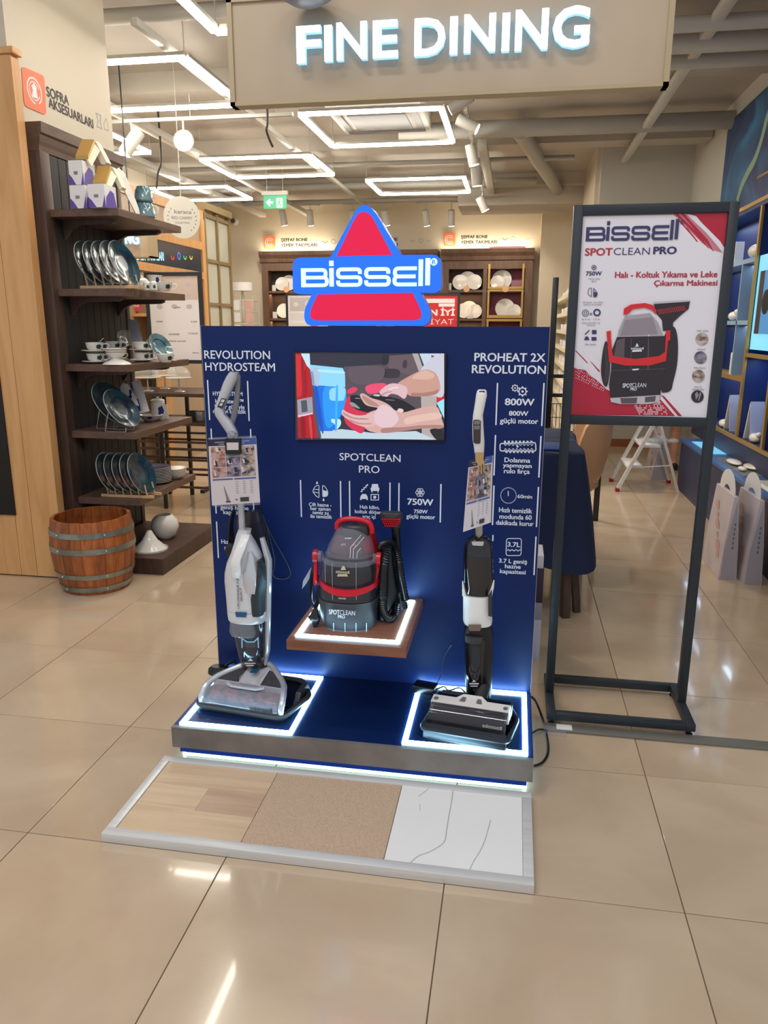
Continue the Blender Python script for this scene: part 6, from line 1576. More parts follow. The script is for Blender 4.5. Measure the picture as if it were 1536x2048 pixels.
for s_ in (-1, 1):
    i = len(vs); vs += [V(s_*.09, 0, .90), V(s_*.10, 0, .52), V(s_*.10, .02, .10), V(s_*.10, .0, .04), V(s_*.11, -.14, .025)]
    ed += [(0, i), (i, i+1), (i+1, i+2), (i+2, i+3), (i+3, i+4)]; rd += [.09, .06, .042, .040, .028]
    i = len(vs); vs += [V(s_*.17, .01, 1.42), V(s_*.23, 0, 1.14), V(s_*.20, -.16, .95), V(s_*.19, -.21, .91)]
    ed += [(2, i), (i, i+1), (i+1, i+2), (i+2, i+3)]; rd += [.055, .043, .030, (.03, .018)]
body = out(skin_mesh(vs, ed, rd), 'body', M_skin, pe, angle=180)
for s_ in (-1, 1):
    for f in range(5):
        a = (f-1.5)*0.016 if f < 4 else -0.034*s_; L_ = (.065, .075, .072, .058, .045)[f]
        p0 = Vector(V(s_*.19+a*1.0, -.215 if f < 4 else -.19, .905)); p1 = p0+Vector((a*.25, -L_*.6, -L_*.45)); p2 = p1+Vector((0, -L_*.2, -L_*.4))
        out(B().tube([p0, p1, p2], [.0085, .0075, .006], 8), 'finger', M_skin, pe)
b = B().rings([[Vector(V(rx*math.cos(2*PI*k/24), .005+ry*math.sin(2*PI*k/24), z)) for k in range(24)] for rx, ry, z in ((.21, .15, .56), (.20, .145, .75), (.185, .14, .95), (.15, .12, 1.12), (.185, .13, 1.32), (.19, .115, 1.43), (.10, .08, 1.50), (.065, .06, 1.53))])
out(b, 'dark_dress', M_blackm, pe, angle=80)
for s_ in (-1, 1): out(B().tube([V(s_*.16, .01, 1.43), V(s_*.205, .005, 1.28), V(s_*.225, 0, 1.16)], [.068, .062, .056], 14), 'sleeve', M_blackm, pe)
b = B().ell(V(0, .02, 1.745), .088, .105, .10, 20); out(b, 'hair', mat('dark_hair', S(40, 30, 26), 0.6), pe)
for s_ in (-1, 1):
    out(B().ell(V(s_*.03, -.096, 1.715), .011, .006, .007, 10), 'eye', M_card, pe); out(B().ell(V(s_*.078, 0, 1.70), .01, .02, .03, 10), 'ear', M_skin, pe)
    out(B().ell(V(s_*.11, -.06, 0.035), .042, .12, .034, 14), 'shoe', M_black, pe)
out(B().ell(V(0, -.105, 1.695), .011, .014, .02, 10), 'nose', M_skin, pe); out(B().ell(V(0, -.092, 1.660), .022, .006, .006, 10), 'mouth', mat('lip', S(170, 80, 76), 0.5), pe)

# ================================================================ OAK CLADDING (far left)
oc = thing('oak_cabinet', 'tall oak clad cabinet wall with a black glass panel at the far left', 'cabinet', (-3.2, 4.1, 0))
YO = 4.10
xs_ = [-4.4, AY(14, 900, YO).x, AZ(78, 1153, 0).x, -2.721]
for i in range(3):
    out(B().box(xs_[i]+0.0015, xs_[i+1]-0.0015, YO, YO+0.068, 0.008, 2.95, 0.001), 'panel', M_oak, oc, smooth=False)
out(B().box(-4.4, -2.717, YO+0.01, YO+0.067, 0, 0.0078), 'plinth', M_blackm, oc, smooth=False)
out(B().box(-4.42, -2.697, YO-0.015, YO+0.070, 2.951, 2.985, 0.004), 'top_cap', M_oak, oc)
p0 = AY(33, 1030, YO-0.001); p1 = AY(-20, 430, YO-0.001)
out(B().box(-4.0, p0.x, YO-0.012, YO-0.0005, p0.z, 2.05, 0.002), 'glass_panel', M_black, oc)

# ================================================================ DARK SHELF UNIT
un = thing('wall_shelf_unit', 'dark walnut wall shelving unit with planked back, five shelves and crown moulding', 'shelf unit', (-2.45, 4.6, 0))
NY, FY, BX, FX = 4.27, 5.12, -2.69, -2.265
out(B().box(-2.758, BX-0.016, NY+0.06, FY, 0.12, 2.61), 'back_board', M_blackwood, un, smooth=False)
n = 9; wd = (FY-NY-0.093)/n
for k in range(n):
    y = NY+0.048+k*wd
    out(B().box(BX-0.0155, BX, y+0.0025, y+wd-0.0025, 0.13, 2.495, 0.002), 'plank', M_blackwood, un, smooth=False)
out(B().box(-2.7595, BX+0.004, 4.223, NY+0.045, 0.115, 2.50, 0.002), 'stile', M_dark, un)
out(B().box(-2.758, BX+0.006, FY-0.045, FY+0.002, 0.115, 2.50, 0.002), 'stile', M_dark, un)
z0 = AX(85, 262, -2.60).z
prof = [(-2.758, 2.50), (-2.688, 2.50), (-2.685, 2.53), (-2.680, 2.55), (-2.675, 2.585), (-2.664, 2.595), (-2.660, 2.65), (-2.758, 2.65)]
b = B().prism([Vector((x, 4.222, z)) for x, z in prof], [Vector((x, FY+0.03, z)) for x, z in prof]); out(b, 'crown_moulding', M_darks, un, smooth=False)
SHZ = [AY(235, 415.5, NY).z, AY(240, 577, NY).z, AY(265, 730, NY).z, AY(285, 866, NY).z, AY(297, 1000, NY).z]
bw = out(B().xprism([(-0.018, 0), (0.018, 0), (0.018, -0.02), (-0.018, -0.02)], 0, 0.01), 'tmp', M_dark); bpy.data.objects.remove(bw)
for i, z in enumerate(SHZ):
    out(B().box(BX+0.0005, FX, NY, FY, z-0.042, z, 0.002), 'shelf', M_darks, un, smooth=False)
    for y in (NY+0.14, FY-0.14):
        b = B().yprism([(BX+0.001, z-0.0425), (FX-0.09, z-0.0425), (FX-0.09, z-0.058), (FX-0.115, z-0.068), (BX+0.10, z-0.072), (BX+0.04, z-0.10), (BX+0.001, z-0.15)], y-0.016, y+0.016)
        out(b, 'bracket', M_dark, un, smooth=False)
bt_ = AY(327, 1117, 4.288).z
out(B().box(-2.758, -2.145, 4.272, 5.16, 0, bt_, 0.002), 'base_block', M_dark, un, smooth=False)

# ---- crockery prototypes
def plate_mesh(R, d=0.016):
    return [(0, 0), (R*.52, 0), (R*.60, d*.3), (R*.985, d*.95), (R, d), (R*.975, d+.003), (R*.62, d*.45), (R*.56, 0.004), (R*.30, 0.003), (0, 0.003)], [1, 1, 1, 2, 2, 0, 1, 0, 0]
def mk_plate(name, R, mats, cat, label, group):
    pr, ms = plate_mesh(R); o = out(B().lathe(pr, n=32, mats=ms), name, mats); 
    return tag(o, label, cat, group)
M_rim = mat('pale_glaze_rim', S(150, 156, 150), 0.15); M_tin = noisy('light_teal_glaze', S(60, 96, 110), S(110, 140, 146), (12, 12, 12), 0.12, 3, coat=0.3)
def place(o, c, n, first, label=None, group=None, dz=0.008):
    """stand object (axis +Z, centre at origin) at c facing direction n"""
    q = Vector(n).to_track_quat('Z', 'Y'); r = o if first else dup(o, c)
    r.location = Vector(c)-Vector(n).normalized()*dz; r.rotation_mode = 'XYZ'; r.rotation_euler = q.to_euler()
    if label: r['label'] = label
    if group: r['group'] = group
    return r
dp = mk_plate('dinner_plate', 0.135, [M_teal, M_dteal, M_rim], 'plate', 'dark teal dinner plate', None)
def dish_rack(cx, y, z, n, sp, label):
    t = thing('plate_rack', label, 'rack', (cx, y, z)); w_ = sp*(n+1)
    for dy in (-0.05, 0.05):
        out(B().box(cx-w_/2-.02, cx+w_/2+.02, y+dy-0.009, y+dy+0.009, z+0.001, z+0.019, 0.002), 'rail', M_lwood, t, smooth=False)
        for k in range(n+1):
            x = cx-sp*n/2+k*sp; out(B().cyl((x, y+dy, z+0.0195), (x-0.012, y+dy, z+0.085), 0.005, n=8), 'dowel', M_lwood, t)
first = True
NRM = Vector((0.93, -0.10, 0.36))
for (px, py, z, sp_px, dz_, shelf_name) in ((247, 527, SHZ[1], 17, 0, 'second'), (281, 934, SHZ[4], 15.5, 0, 'lowest')):
    YR_ = 4.36
    cz = z+0.019+0.132
    c_ = AY(px, py, YR_); sp = abs(AY(px+sp_px, py, YR_).x-c_.x)
    for k in range(5):
        cc = Vector((c_.x-k*sp, YR_, cz-0.003))
        lb = 'dark teal plate in the wooden rack on the %s shelf, %s' % (shelf_name, ('frontmost, its face in view', 'second from the front', 'middle of the five', 'second from the left', 'leftmost')[k])
        place(dp, cc, NRM, first, lb, 'teal plates in the rack on the %s shelf' % shelf_name); first = False
    dish_rack(c_.x-2*sp+0.03, YR_, z, 5, sp, 'pale wooden plate rack on the %s shelf of the dark unit' % shelf_name)
# shelf four: two big plates on wire stands
bigp = mk_plate('serving_plate', 0.155, [M_teal, M_dteal, M_rim], 'plate', 'large dark teal plate leaning at the back of the fourth shelf', None)
def stand_wire(c_, z, label):
    t = thing('plate_stand', label, 'plate stand', (c_.x, c_.y, z))
    for dy in (-.05, .05): out(B().tube([Vector((c_.x+0.05, c_.y+dy, z+0.03)), Vector((c_.x+0.045, c_.y+dy, z+0.003)), Vector((c_.x-0.09, c_.y+dy, z+0.003)), Vector((c_.x-0.06, c_.y+dy, z+0.12))], 0.0025, 6), 'wire', M_silver, t)
N4 = Vector((0.80, -0.15, 0.56))
c4 = AY(223, 797, 4.45); c4.z = SHZ[3]+0.155*0.93+0.012; place(bigp, c4, N4, True)
stand_wire(c4, SHZ[3], 'clear wire stand holding the large rear plate on the fourth shelf')
c5 = AY(242, 812, 4.32); c5.z = SHZ[3]+0.132+0.008; place(dp, c5, N4, False, 'teal plate leaning in front of the larger plate on the fourth shelf', None)
if 'group' in bpy.data.objects[-1] if False else False: pass
stand_wire(c5, SHZ[3], 'clear wire stand holding the front plate on the fourth shelf')
c6 = AY(320, 688, 4.72); c6.z = SHZ[2]+0.092+0.004
tp = mk_plate('dinner_plate', 0.092, [M_tin, M_teal, M_rim], 'plate', 'lighter teal plate standing at the far end of the third shelf', None); place(tp, c6, Vector((0.80, -0.28, 0.48)), True)
# cups, saucers, bowls
def leaf_patch(b, r0, r1, z0, z1, a, spread=0.7, n=6):
    """motif wrapped on a conical wall"""
    ring = []
    for k in range(14):
        t = 2*PI*k/14; rad = 1+0.18*math.cos(5*t)
        ang = a+spread*rad*0.5*math.cos(t); v = 0.5+0.42*rad*math.sin(t)/1.18; r = r0+(r1-r0)*v+0.0012
        ring.append(Vector((r*math.cos(ang), r*math.sin(ang), z0+(z1-z0)*v)))
    c_ = Vector(((r0+r1)/2*math.cos(a)+.001, (r0+r1)/2*math.sin(a), (z0+z1)/2)); r = (r0+r1)/2+0.0022; c_ = Vector((r*math.cos(a), r*math.sin(a), (z0+z1)/2))
    for k in range(14): b.flat([c_, ring[k], ring[(k+1) % 14]])
def mk_cup(name, R, H, label, cat='cup', handle=True, motif=M_leaf):
    t = thing(name, label, cat)
    out(B().lathe([(0, 0.002), (R*.5, 0.002), (R*.55, 0), (R*.62, 0.006), (R*.86, H*.35), (R, H), (R*.95, H), (R*.80, H*.35), (R*.5, 0.010), (0, 0.009)], n=24), 'bowl', M_porc, t, local=True)
    if handle: out(B().tube(bez([Vector((R*.9, 0, H*.80)), Vector((R*1.35, 0, H*.85)), Vector((R*1.5, 0, H*.55)), Vector((R*1.2, 0, H*.25)), Vector((R*.82, 0, H*.28))], 4), 0.0035, 6), 'handle', M_porc, t, local=True)
    b = B(); leaf_patch(b, R*.80, R*.97, H*.15, H*.90, -PI*0.30); out(b, 'leaf_motif', motif, t, local=True, smooth=False)
    return t
cup = mk_cup('teacup', 0.055, 0.052, 'white teacup'); sau = out(B().lathe([(0, 0), (.035, 0), (.045, .004), (.082, .013), (.082, .016), (.045, .008), (0, .006)], n=28), 'saucer', M_porc, cat='saucer')
z3 = SHZ[2]; cf = True
for (x, Yq, nm) in ((190, 4.40, 'at the left end'), (228, 4.70, 'behind the bowls'), (284, 4.66, 'beside the grey card')):
    c_ = AY(x, 700, Yq)
    for lv in range(2):
        z = z3+0.0005+lv*0.066
        s_ = sau if cf else sau.copy()
        if not cf: C.objects.link(s_)
        s_.location = (c_.x, Yq, z); s_['label'] = 'white saucer under the %s teacup, third shelf, %s' % (('lower', 'upper')[lv], nm); s_['category'] = 'saucer'
        cc = cup if cf else dup(cup, (0, 0, 0)); cc.location = (c_.x, Yq, z+0.0085); cc.rotation_euler = (0, 0, 0.4)
        cc['label'] = 'white teacup with leaf motif, %s of the pair, third shelf, %s' % (('lower', 'upper')[lv], nm); cf = False
    sp_ = B().tube([Vector((c_.x+0.0, Yq, z3+0.10)), Vector((c_.x+0.07, Yq-0.01, z3+0.155))], [0.004, 0.0025], 6)
    out(sp_, 'teaspoon', M_silver, label='small spoon resting in the upper teacup, third shelf, '+nm, cat='spoon')
c_ = AY(233, 715, 4.34)
t = thing('pedestal_bowl', 'white bowls stacked on an upturned white pedestal in the middle of the third shelf', 'bowl', (c_.x, 4.34, z3))
out(B().lathe([(0.085, 0), (0.08, 0.006), (0.03, 0.03), (0.028, 0.036), (0, 0.036)], (c_.x, 4.34, z3+.0005), 28), 'pedestal', M_porc, t)
for k in range(3): out(B().lathe([(0, 0), (.03, 0), (.062+k*.001, .028), (.062+k*.001, .031), (.028, .004), (0, .004)], (c_.x, 4.34, z3+.038+k*.013), 28), 'bowl', M_porc, t)
out(B().tube([Vector((c_.x+.02, 4.34, z3+.085)), Vector((c_.x+.10, 4.31, z3+.115))], [.004, .003], 6), 'teaspoon', M_silver, label='small spoon lying across the stacked white bowls', cat='spoon')
c_ = AY(331, 712, 4.62)
t = dup(cup, (c_.x, 4.62, z3+0.0005), label='single white cup in front of the lighter teal plate on the third shelf')
# leaning grey card/plate on shelf three
def lean_sheet(name, px4, Y0_, Y1_, mats, label, cat, th=0.008):
    P_ = [AY(x, y, Y1_ if i in (0, 1) else Y0_) for i, (x, y) in enumerate(px4)]
    b = B().prism(P_, [p+Vector((-th*.8, th*.5, 0)) for p in P_]); return out(b, name, mats, smooth=False, label=label, cat=cat)
lean_sheet('display_card', ((257, 638), (274, 642), (293, 706), (272, 712)), 4.70, 4.80, M_cardg, 'grey display card leaning behind the right cups on the third shelf', 'card')
op = out(B().lathe([(0, 0), (.06, 0), (.095, .012), (.095, .015), (.06, .006), (0, .004)], n=28), 'oval_dish', M_glass, label='clear oval dish standing left of the grey card on the third shelf', cat='dish')
op.scale = (1, 0.62, 1); place(op, AY(255, 676, 4.84), Vector((0.8, -0.2, 0.5)), True)
# shelf two small pieces
z2 = SHZ[1]
def lathe_thing(name, label, cat, c, parts):
    t = thing(name, label, cat, c)
    for nm, pr, m_ in parts: out(B().lathe(pr, n=24), nm, m_, t, local=True)
    return t
c_ = AY(284, 570, 4.62)
t = lathe_thing('sugar_bowl', 'round white lidded sugar bowl behind the plates on the second shelf', 'bowl', (c_.x, 4.62, z2), (('body', [(0, 0), (.03, 0), (.048, .03), (.042, .06), (0, .06)], M_porc), ('lid', [(0.044, .061), (.03, .075), (.008, .08), (.01, .09), (0, .095)], M_porc)))
b = B(); leaf_patch(b, .040, .047, .005, .045, -1.0); out(b, 'leaf_motif', M_leaf, t, local=True, smooth=False)
for x, lb in ((294, 'small white shaker beside the sugar bowl, left of two'), (307, 'small white shaker with leaf motif, right of two')):
    c_ = AY(x, 574, 4.50); t = lathe_thing('shaker', lb+' on the second shelf', 'shaker', (c_.x, 4.50, z2), (('body', [(0, 0), (.022, 0), (.024, .01), (.022, .045), (.014, .052), (0, .053)], M_porc),))
    b = B(); leaf_patch(b, .024, .0225, .005, .035, -0.9); out(b, 'leaf_motif', M_leaf, t, local=True, smooth=False)
c_ = AY(309, 565, 4.78)
t = lathe_thing('milk_jug', 'white milk jug with navy motif standing at the back of the second shelf', 'jug', (c_.x, 4.78, z2), (('body', [(0, 0), (.035, 0), (.05, .03), (.04, .075), (.052, .105), (.049, .105), (.036, .075), (0, .01)], M_porc),))
out(B().tube(bez([Vector((-.045, 0, .09)), Vector((-.08, 0, .08)), Vector((-.075, 0, .045)), Vector((-.047, 0, .035))], 4), .0045, 6), 'handle', M_porc, t, local=True)
b = B(); leaf_patch(b, .045, .048, .05, .10, -0.7, 0.5); out(b, 'swan_motif', M_swan, t, local=True, smooth=False)
c_ = AY(327, 572, 4.66); t = dup(cup, (c_.x, 4.66, z2+.0005), label='white teacup with leaf motif at the far end of the second shelf')
# shelf four: card, bowl, jar
z4 = SHZ[3]
lean_sheet('swan_card', ((264, 764), (281, 760), (299, 822), (278, 828)), 4.62, 4.72, M_card, 'white card leaning behind the swan plate on the fourth shelf', 'card')
c_ = AY(258, 795, 4.60)
ob_ = [AY(x, y, 4.60+dy) for x, y, dy in ((240, 774, .06), (246, 766, .07), (256, 768, .06), (264, 780, .05), (274, 800, .02), (283, 824, 0), (262, 826, 0), (246, 800, .03))]
b = B().prism(ob_, [p+Vector((-.006, .006, 0)) for p in ob_]); sw = out(b, 'swan_plaque', M_porc, smooth=False, label='rounded white plaque with a navy swan on the fourth shelf', cat='plaque')
sp_ = [(258, 780), (262, 778), (264, 784), (262, 790), (268, 796), (276, 798), (280, 810), (282, 822), (264, 822), (258, 806), (254, 798), (259, 790)]
b = B(); b.flat([AY(x, y, 4.60-.002+max(0, (822-y))*.0012) for x, y in sp_]); out(b, 'swan_motif', M_swan, sw, smooth=False)
c_ = AZ(302, 842, z4)
t = lathe_thing('shallow_bowl', 'shallow white bowl on the fourth shelf in front of the jar', 'bowl', (c_.x, c_.y, z4+.0005), (('bowl', [(0, 0), (.035, 0), (.05, .008), (.085, .042), (.082, .044), (.045, .012), (0, .008)], M_porc),))
b = B(); leaf_patch(b, .066, .083, .018, .042, -1.2, .5); out(b, 'motif', M_swan, t, local=True, smooth=False)
c_ = AZ(343, 832, z4)
t = lathe_thing('lidded_jar', 'white lidded jar with a navy swan at the far end of the fourth shelf', 'jar', (c_.x, min(c_.y, 4.93), z4+.0005), (('body', [(0, 0), (.044, 0), (.048, .006), (.048, .12), (.044, .125), (0, .125)], M_porc), ('lid', [(.047, .126), (.049, .132), (.03, .142), (.01, .145), (.012, .156), (0, .158)], M_porc)))
b = B(); leaf_patch(b, .048, .048, .015, .11, -.7, .9); out(b, 'swan_motif', M_swan, t, local=True, smooth=False)
c_ = AZ(331, 838, z4); out(B().box(c_.x-.022, c_.x+.022, c_.y-.006, c_.y+.006, z4+.0005, z4+.10, .001), 'price_card', M_card, label='small white price card in front of the lidded jar', cat='card')
# shelf five: stacks
z5 = SHZ[4]
c_ = AZ(328, 958, z5); sp0 = out(B().lathe([(0, 0), (.05, 0), (.07, .004), (.108, .016), (.108, .019), (.065, .008), (0, .005)], n=32, mats=[0, 0, 0, 0, 1, 1]), 'soup_plate', [M_porc, M_tin])
for k in range(9):
    o = sp0 if k == 0 else sp0.copy()
    if k: C.objects.link(o)
    o.location = (c_.x, min(4.78, c_.y+.02), z5+.0005+k*0.0105); tag(o, 'white and teal plate in the tall stack on the lowest shelf', 'plate', 'stacked plates on the lowest shelf')
o = sp0.copy(); C.objects.link(o); o.data = sp0.data.copy(); o.data.materials[0] = M_porc; o.data.materials[1] = M_swan
o.location = (c_.x, min(4.78, c_.y+.02), z5+.0005+9*0.0105); tag(o, 'navy patterned plate topping the tall stack on the lowest shelf', 'plate')
c_ = AZ(372, 948, z5); bw0 = out(B().lathe([(0, 0), (.03, 0), (.036, .004), (.078, .040), (.080, .043), (.074, .042), (.03, .010), (0, .008)], n=28), 'cereal_bowl', [M_porc, M_swan])
for k in range(4):
    o = bw0 if k == 0 else bw0.copy()
    if k: C.objects.link(o)
    o.location = (c_.x, min(4.93, c_.y), z5+.0005+k*0.012)
    tag(o, 'white bowl in the small stack beside the plates on the lowest shelf' if k < 3 else 'top bowl with navy leaves of the small stack on the lowest shelf', 'bowl', 'stacked bowls on the lowest shelf' if k < 3 else None)
# base: vase and cone
c_ = AY(330, 1050, 4.74)
t = lathe_thing('round_vase', 'round white ceramic vase on the base of the dark unit', 'vase', (c_.x, 4.74, bt_), (('body', [(0, 0), (.04, 0), (.075, .03), (.095, .085), (.085, .135), (.055, .165), (.045, .168), (.05, .160), (.08, .13), (0, .02)], M_porc),))
c_ = AY(300, 1085, 4.46)
t = thing('tagine_lid', 'white ceramic cone shaped dish standing on the base of the dark unit', 'dish', (c_.x, 4.46, bt_))
out(B().lathe([(0.105, 0), (.108, .008), (.085, .03), (.05, .065), (.028, .105), (.018, .125), (.012, .130), (0, .130)], n=32), 'cone', M_porc, t, local=True)
b = B().lathe([(.110, .001), (.113, .001), (.113, .012), (.110, .012)], n=32); out(b, 'rim', M_porc, t, local=True)
# shelf one: cartons, gold frames, platter, teal jars
z1 = SHZ[0]
def carton(xl, xr, Yq, z, h, label, d=0.13):
    a = AY(xl, 400, Yq); c_ = AY(xr, 400, Yq); t = thing('gift_carton', label, 'box', ((a.x+c_.x)/2, Yq, z)); 
    out(B().box(a.x, c_.x, Yq-d/2, Yq+d/2, z+.0005, z+h, .001), 'carton', M_card, t, smooth=False)
    w_ = c_.x-a.x; y_ = Yq-d/2-.0006
    b = B().flat([Vector((a.x, y_, z+.001)), Vector((a.x+w_*.45, y_, z+.001)), Vector((a.x+w_*.2, y_, z+h*.30)), Vector((a.x, y_, z+h*.45))]).flat([Vector((c_.x-w_*.2, y_, z+.001)), Vector((c_.x, y_, z+.001)), Vector((c_.x, y_, z+h*.55))])
    b.flat([Vector((c_.x+.0006, Yq-d/2, z+.001)), Vector((c_.x+.0006, Yq+d/2, z+.001)), Vector((c_.x+.0006, Yq+d*.3, z+h*.7)), Vector((c_.x+.0006, Yq, z+h*.8)), Vector((c_.x+.0006, Yq-d*.4, z+h*.45))])
    out(b, 'purple_print', M_purple, t, smooth=False)
    b = B()
    for k in range(9): x = a.x+w_*(.35+.03*k); b.flat([Vector((x, y_-.0003, z+h*.42)), Vector((x+w_*.016, y_-.0003, z+h*.42)), Vector((x+w_*.016, y_-.0003, z+h*.56)), Vector((x, y_-.0003, z+h*.56))])
    out(b, 'barcode', M_ink, t, smooth=False)
hh = 0.125
carton(153, 184, 4.33, z1, hh, 'white and purple carton, lower of the left stack on the top shelf')
carton(155, 183, 4.33, z1+hh+.001, hh+0.005, 'white and purple carton, upper of the left stack on the top shelf')
carton(189, 222, 4.30, z1, hh-.002, 'white and purple carton on the top shelf, right of the stack')
def gold_frame(px_, py_, Yq, zb, label):
    c_ = AY(px_, py_, Yq); t = thing('gold_box_frame', label, 'display frame', (c_.x, Yq, zb))
    R_ = Matrix.Translation((c_.x, Yq, zb+.002)) @ Matrix.Rotation(math.radians(24), 4, 'Y')
    W_, H_, D_ = 0.115, 0.085, 0.10
    for a, m_, nm in (((-W_/2, W_/2, -D_/2, D_/2, H_-.008, H_), M_gold, 'top'), ((-W_/2, W_/2, -D_/2, D_/2, 0, .008), M_gold, 'bottom'), ((-W_/2, -W_/2+.008, -D_/2, D_/2, .0085, H_-.0085), M_gold, 'side'), ((W_/2-.008, W_/2, -D_/2, D_/2, .0085, H_-.0085), M_card, 'side')):
        outm(B().box(*a), R_, nm, m_, t, smooth=False)
    outm(B().box(-W_/2+.009, W_/2-.009, D_/2-.006, D_/2-.002, .009, H_-.009), R_, 'back', M_cardg, t, smooth=False)
def gold_frame(px4, Yq, label, px_leg):
    """tilted gold slab lid with a cream leg strip leaning behind it"""
    P_ = [AY(x, y, Yq+dy) for (x, y), dy in zip(px4, (.05, .05, -.05, -.05))]
    c_ = sum(P_, Vector())/4; t = thing('gold_box_frame', label, 'display frame', tuple(c_))
    d_ = Vector((0, 0, -0.020)); out(B().prism(P_, [p+d_ for p in P_]), 'gold_lid', M_gold, t, smooth=False)
    Q_ = [AY(x, y, Yq+.06) for x, y in px_leg]
    out(B().prism(Q_, [p+Vector((0, .05, 0)) for p in Q_]), 'cream_frame', M_cream, t, smooth=False)
    R_ = [P_[1]+Vector((-.004, 0, -.021)), P_[2]+Vector((-.004, 0, -.021)), P_[2]+Vector((.012, .01, -.055)), P_[1]+Vector((.03, 0, -.06))]
    out(B().prism(R_, [p+Vector((-.012, 0, 0)) for p in R_]), 'inner_lining', M_cream, t, smooth=False)
gold_frame(((164, 278), (189, 279), (176, 311), (151, 311)), 4.35, 'gold topped display frame lying tilted on the left carton stack', ((189, 281), (193, 285), (214, 325), (208, 330), (202, 328), (186, 294)))
gold_frame(((196, 331), (222, 331), (211, 364), (185, 364)), 4.33, 'gold topped display frame lying tilted on the right carton', ((222, 333), (226, 336), (244, 374), (241, 380), (238, 378), (220, 345)))
P_ = [AY(x, y, Yq) for x, y, Yq in ((235, 336, 4.74), (240, 335, 4.76), (250, 348, 4.75), (264, 380, 4.68), (278, 418, 4.62), (280, 428, 4.6), (272, 427, 4.6), (256, 396, 4.64), (242, 365, 4.7), (234, 345, 4.73))]
pl = thing('oblong_platter', 'long white platter leaning upright on the top shelf', 'platter', tuple(P_[5])); zmin = min(p.z for p in P_)
sh_ = Vector((0, 0, z1+.001-zmin)) if zmin < z1 else Vector((0, 0, 0))
out(B().prism([p+sh_ for p in P_], [p+sh_+Vector((-.008, .006, 0)) for p in P_]), 'platter', M_porc, pl, smooth=False)
out(B().ell(P_[1]+sh_+Vector((.006, -.004, -.02)), .012, .006, .02, 10), 'teal_dot', M_teal, pl)
c_ = AY(289, 420, 4.72)
for k, lb in enumerate(('lower', 'upper')):
    s_ = 1-0.15*k; t = lathe_thing('teal_mug', 'streaky teal mug, %s of the two stacked at the end of the top shelf' % lb, 'mug', (c_.x, 4.72, z1+.0005+k*.094), (('body', [(0, 0), (.058*s_, 0), (.066*s_, .01), (.058*s_, .07), (.045*s_, .092), (.041*s_, .092), (.054*s_, .07), (0, .01)], M_tin),))
    out(B().tube(bez([Vector((.055*s_, 0, .07)), Vector((.085*s_, 0, .065)), Vector((.085*s_, 0, .03)), Vector((.062*s_, 0, .022))], 4), .005, 6), 'handle', M_porc, t, local=True)

# ================================================================ BARREL
bc = Vector((AY(188, 1100, 4.03).x, 4.03, 0)); ztop = AY(188, 1030, 4.03).z; RB = 0.241; Rt = 0.226; Rb_ = 0.192
br = thing('wooden_barrel', 'open topped wooden barrel with four grey metal hoops in front of the shelves', 'barrel', tuple(bc))
def brad(u): return Rb_+(Rt-Rb_)*u+(RB-(Rb_+Rt)/2)*(1-(2*u-1)**2)*0.95
nst = 24
for k in range(nst):
    a0 = 2*PI*k/nst; a1 = 2*PI*(k+1)/nst; g = 0.0035; lv = []; ztk = ztop+random.uniform(-.0015, .0015)
    for i in range(7):
        u = i/6; r = brad(u); z = ztk*u+0.0005
        lv.append([Vector((rr*math.cos(t), rr*math.sin(t), z)) for rr, t in ((r, a0+g), (r*1.004, (a0+a1)/2), (r, a1-g), (r-.018, a1-g), (r-.018, a0+g))])
    out(B().rings(lv), 'stave', M_stave, br, local=True, smooth=False)
out(B().cyl((0, 0, 0.03), (0, 0, 0.045), brad(.08)-.02, n=24), 'bottom', M_stave, br, local=True)
for u0, u1 in ((.045, .115), (.235, .30), (.585, .66), (.80, .872)):
    pr = [(brad(u0)+.0012, u0*ztop), (brad(u0)+.004, u0*ztop), (brad(u1)+.004, u1*ztop), (brad(u1)+.0012, u1*ztop)]
    hp = out(B().lathe(pr+[pr[0]], n=48), 'hoop', M_hoop, br, local=True)
    b = B()
    for a in (-1.95, -0.75): r = brad((u0+u1)/2)+.004; b.ell((r*math.cos(a), r*math.sin(a), (u0+u1)/2*ztop), .006, .006, .006, 8)
    o = out(b, 'rivet', M_silver, hp, local=True)

# ================================================================ LEFT BACKGROUND
XO = -3.80
ow = thing('oak_screen_wall', 'oak framed partition with taupe panel and dark lettered screen behind the shelves', 'partition', (XO, 8.4, 0))
zt0 = 2.88; yA, yB = 6.9, 9.2
out(B().box(XO-0.10, XO+0.02, yA, yB, zt0-0.10, zt0), 'top_beam', M_oak, ow, smooth=False)
out(B().box(XO-0.10, XO, yA, yB-0.10, 0, zt0-0.1005), 'panel', M_taupe, ow, smooth=False)
out(B().box(XO-0.10, XO+0.03, yB-0.10, yB, 0, zt0-0.1005), 'post', M_oak, ow, smooth=False)
s0 = AX(300, 484, XO+.03); s1 = AX(396, 538, XO+.03)
zt1 = AX(350, 487, XO+.03).z; zb1 = AX(350, 535, XO+.03).z
for a in ((zt1, zt1+.09), (zb1-.08, zb1)): out(B().box(XO+.0005, XO+.03, yA, yB-.101, a[0], a[1]), 'rail', M_oak, ow, smooth=False)
sc_ = out(B().box(XO+.0005, XO+.02, yA, yB-.13, zb1+.001, zt1-.001), 'dark_screen', mat('dark_screen', S(52, 62, 74), 0.2), ow, smooth=False)
M_cyan = mat('lit_text', S(170, 220, 240), 0.4, emit=S(150, 215, 240), es=0.9)
b = B(); xtext(b, 'LÜK', (298, 510), (311, 512), 0.085, XO+.0212, 0.02); xtext(b, 'YEMEK TAKIMLARI', (268, 520), (328, 521), 0.085, XO+.0212, 0.02)
out(b, 'lettering', M_cyan, sc_, smooth=False)
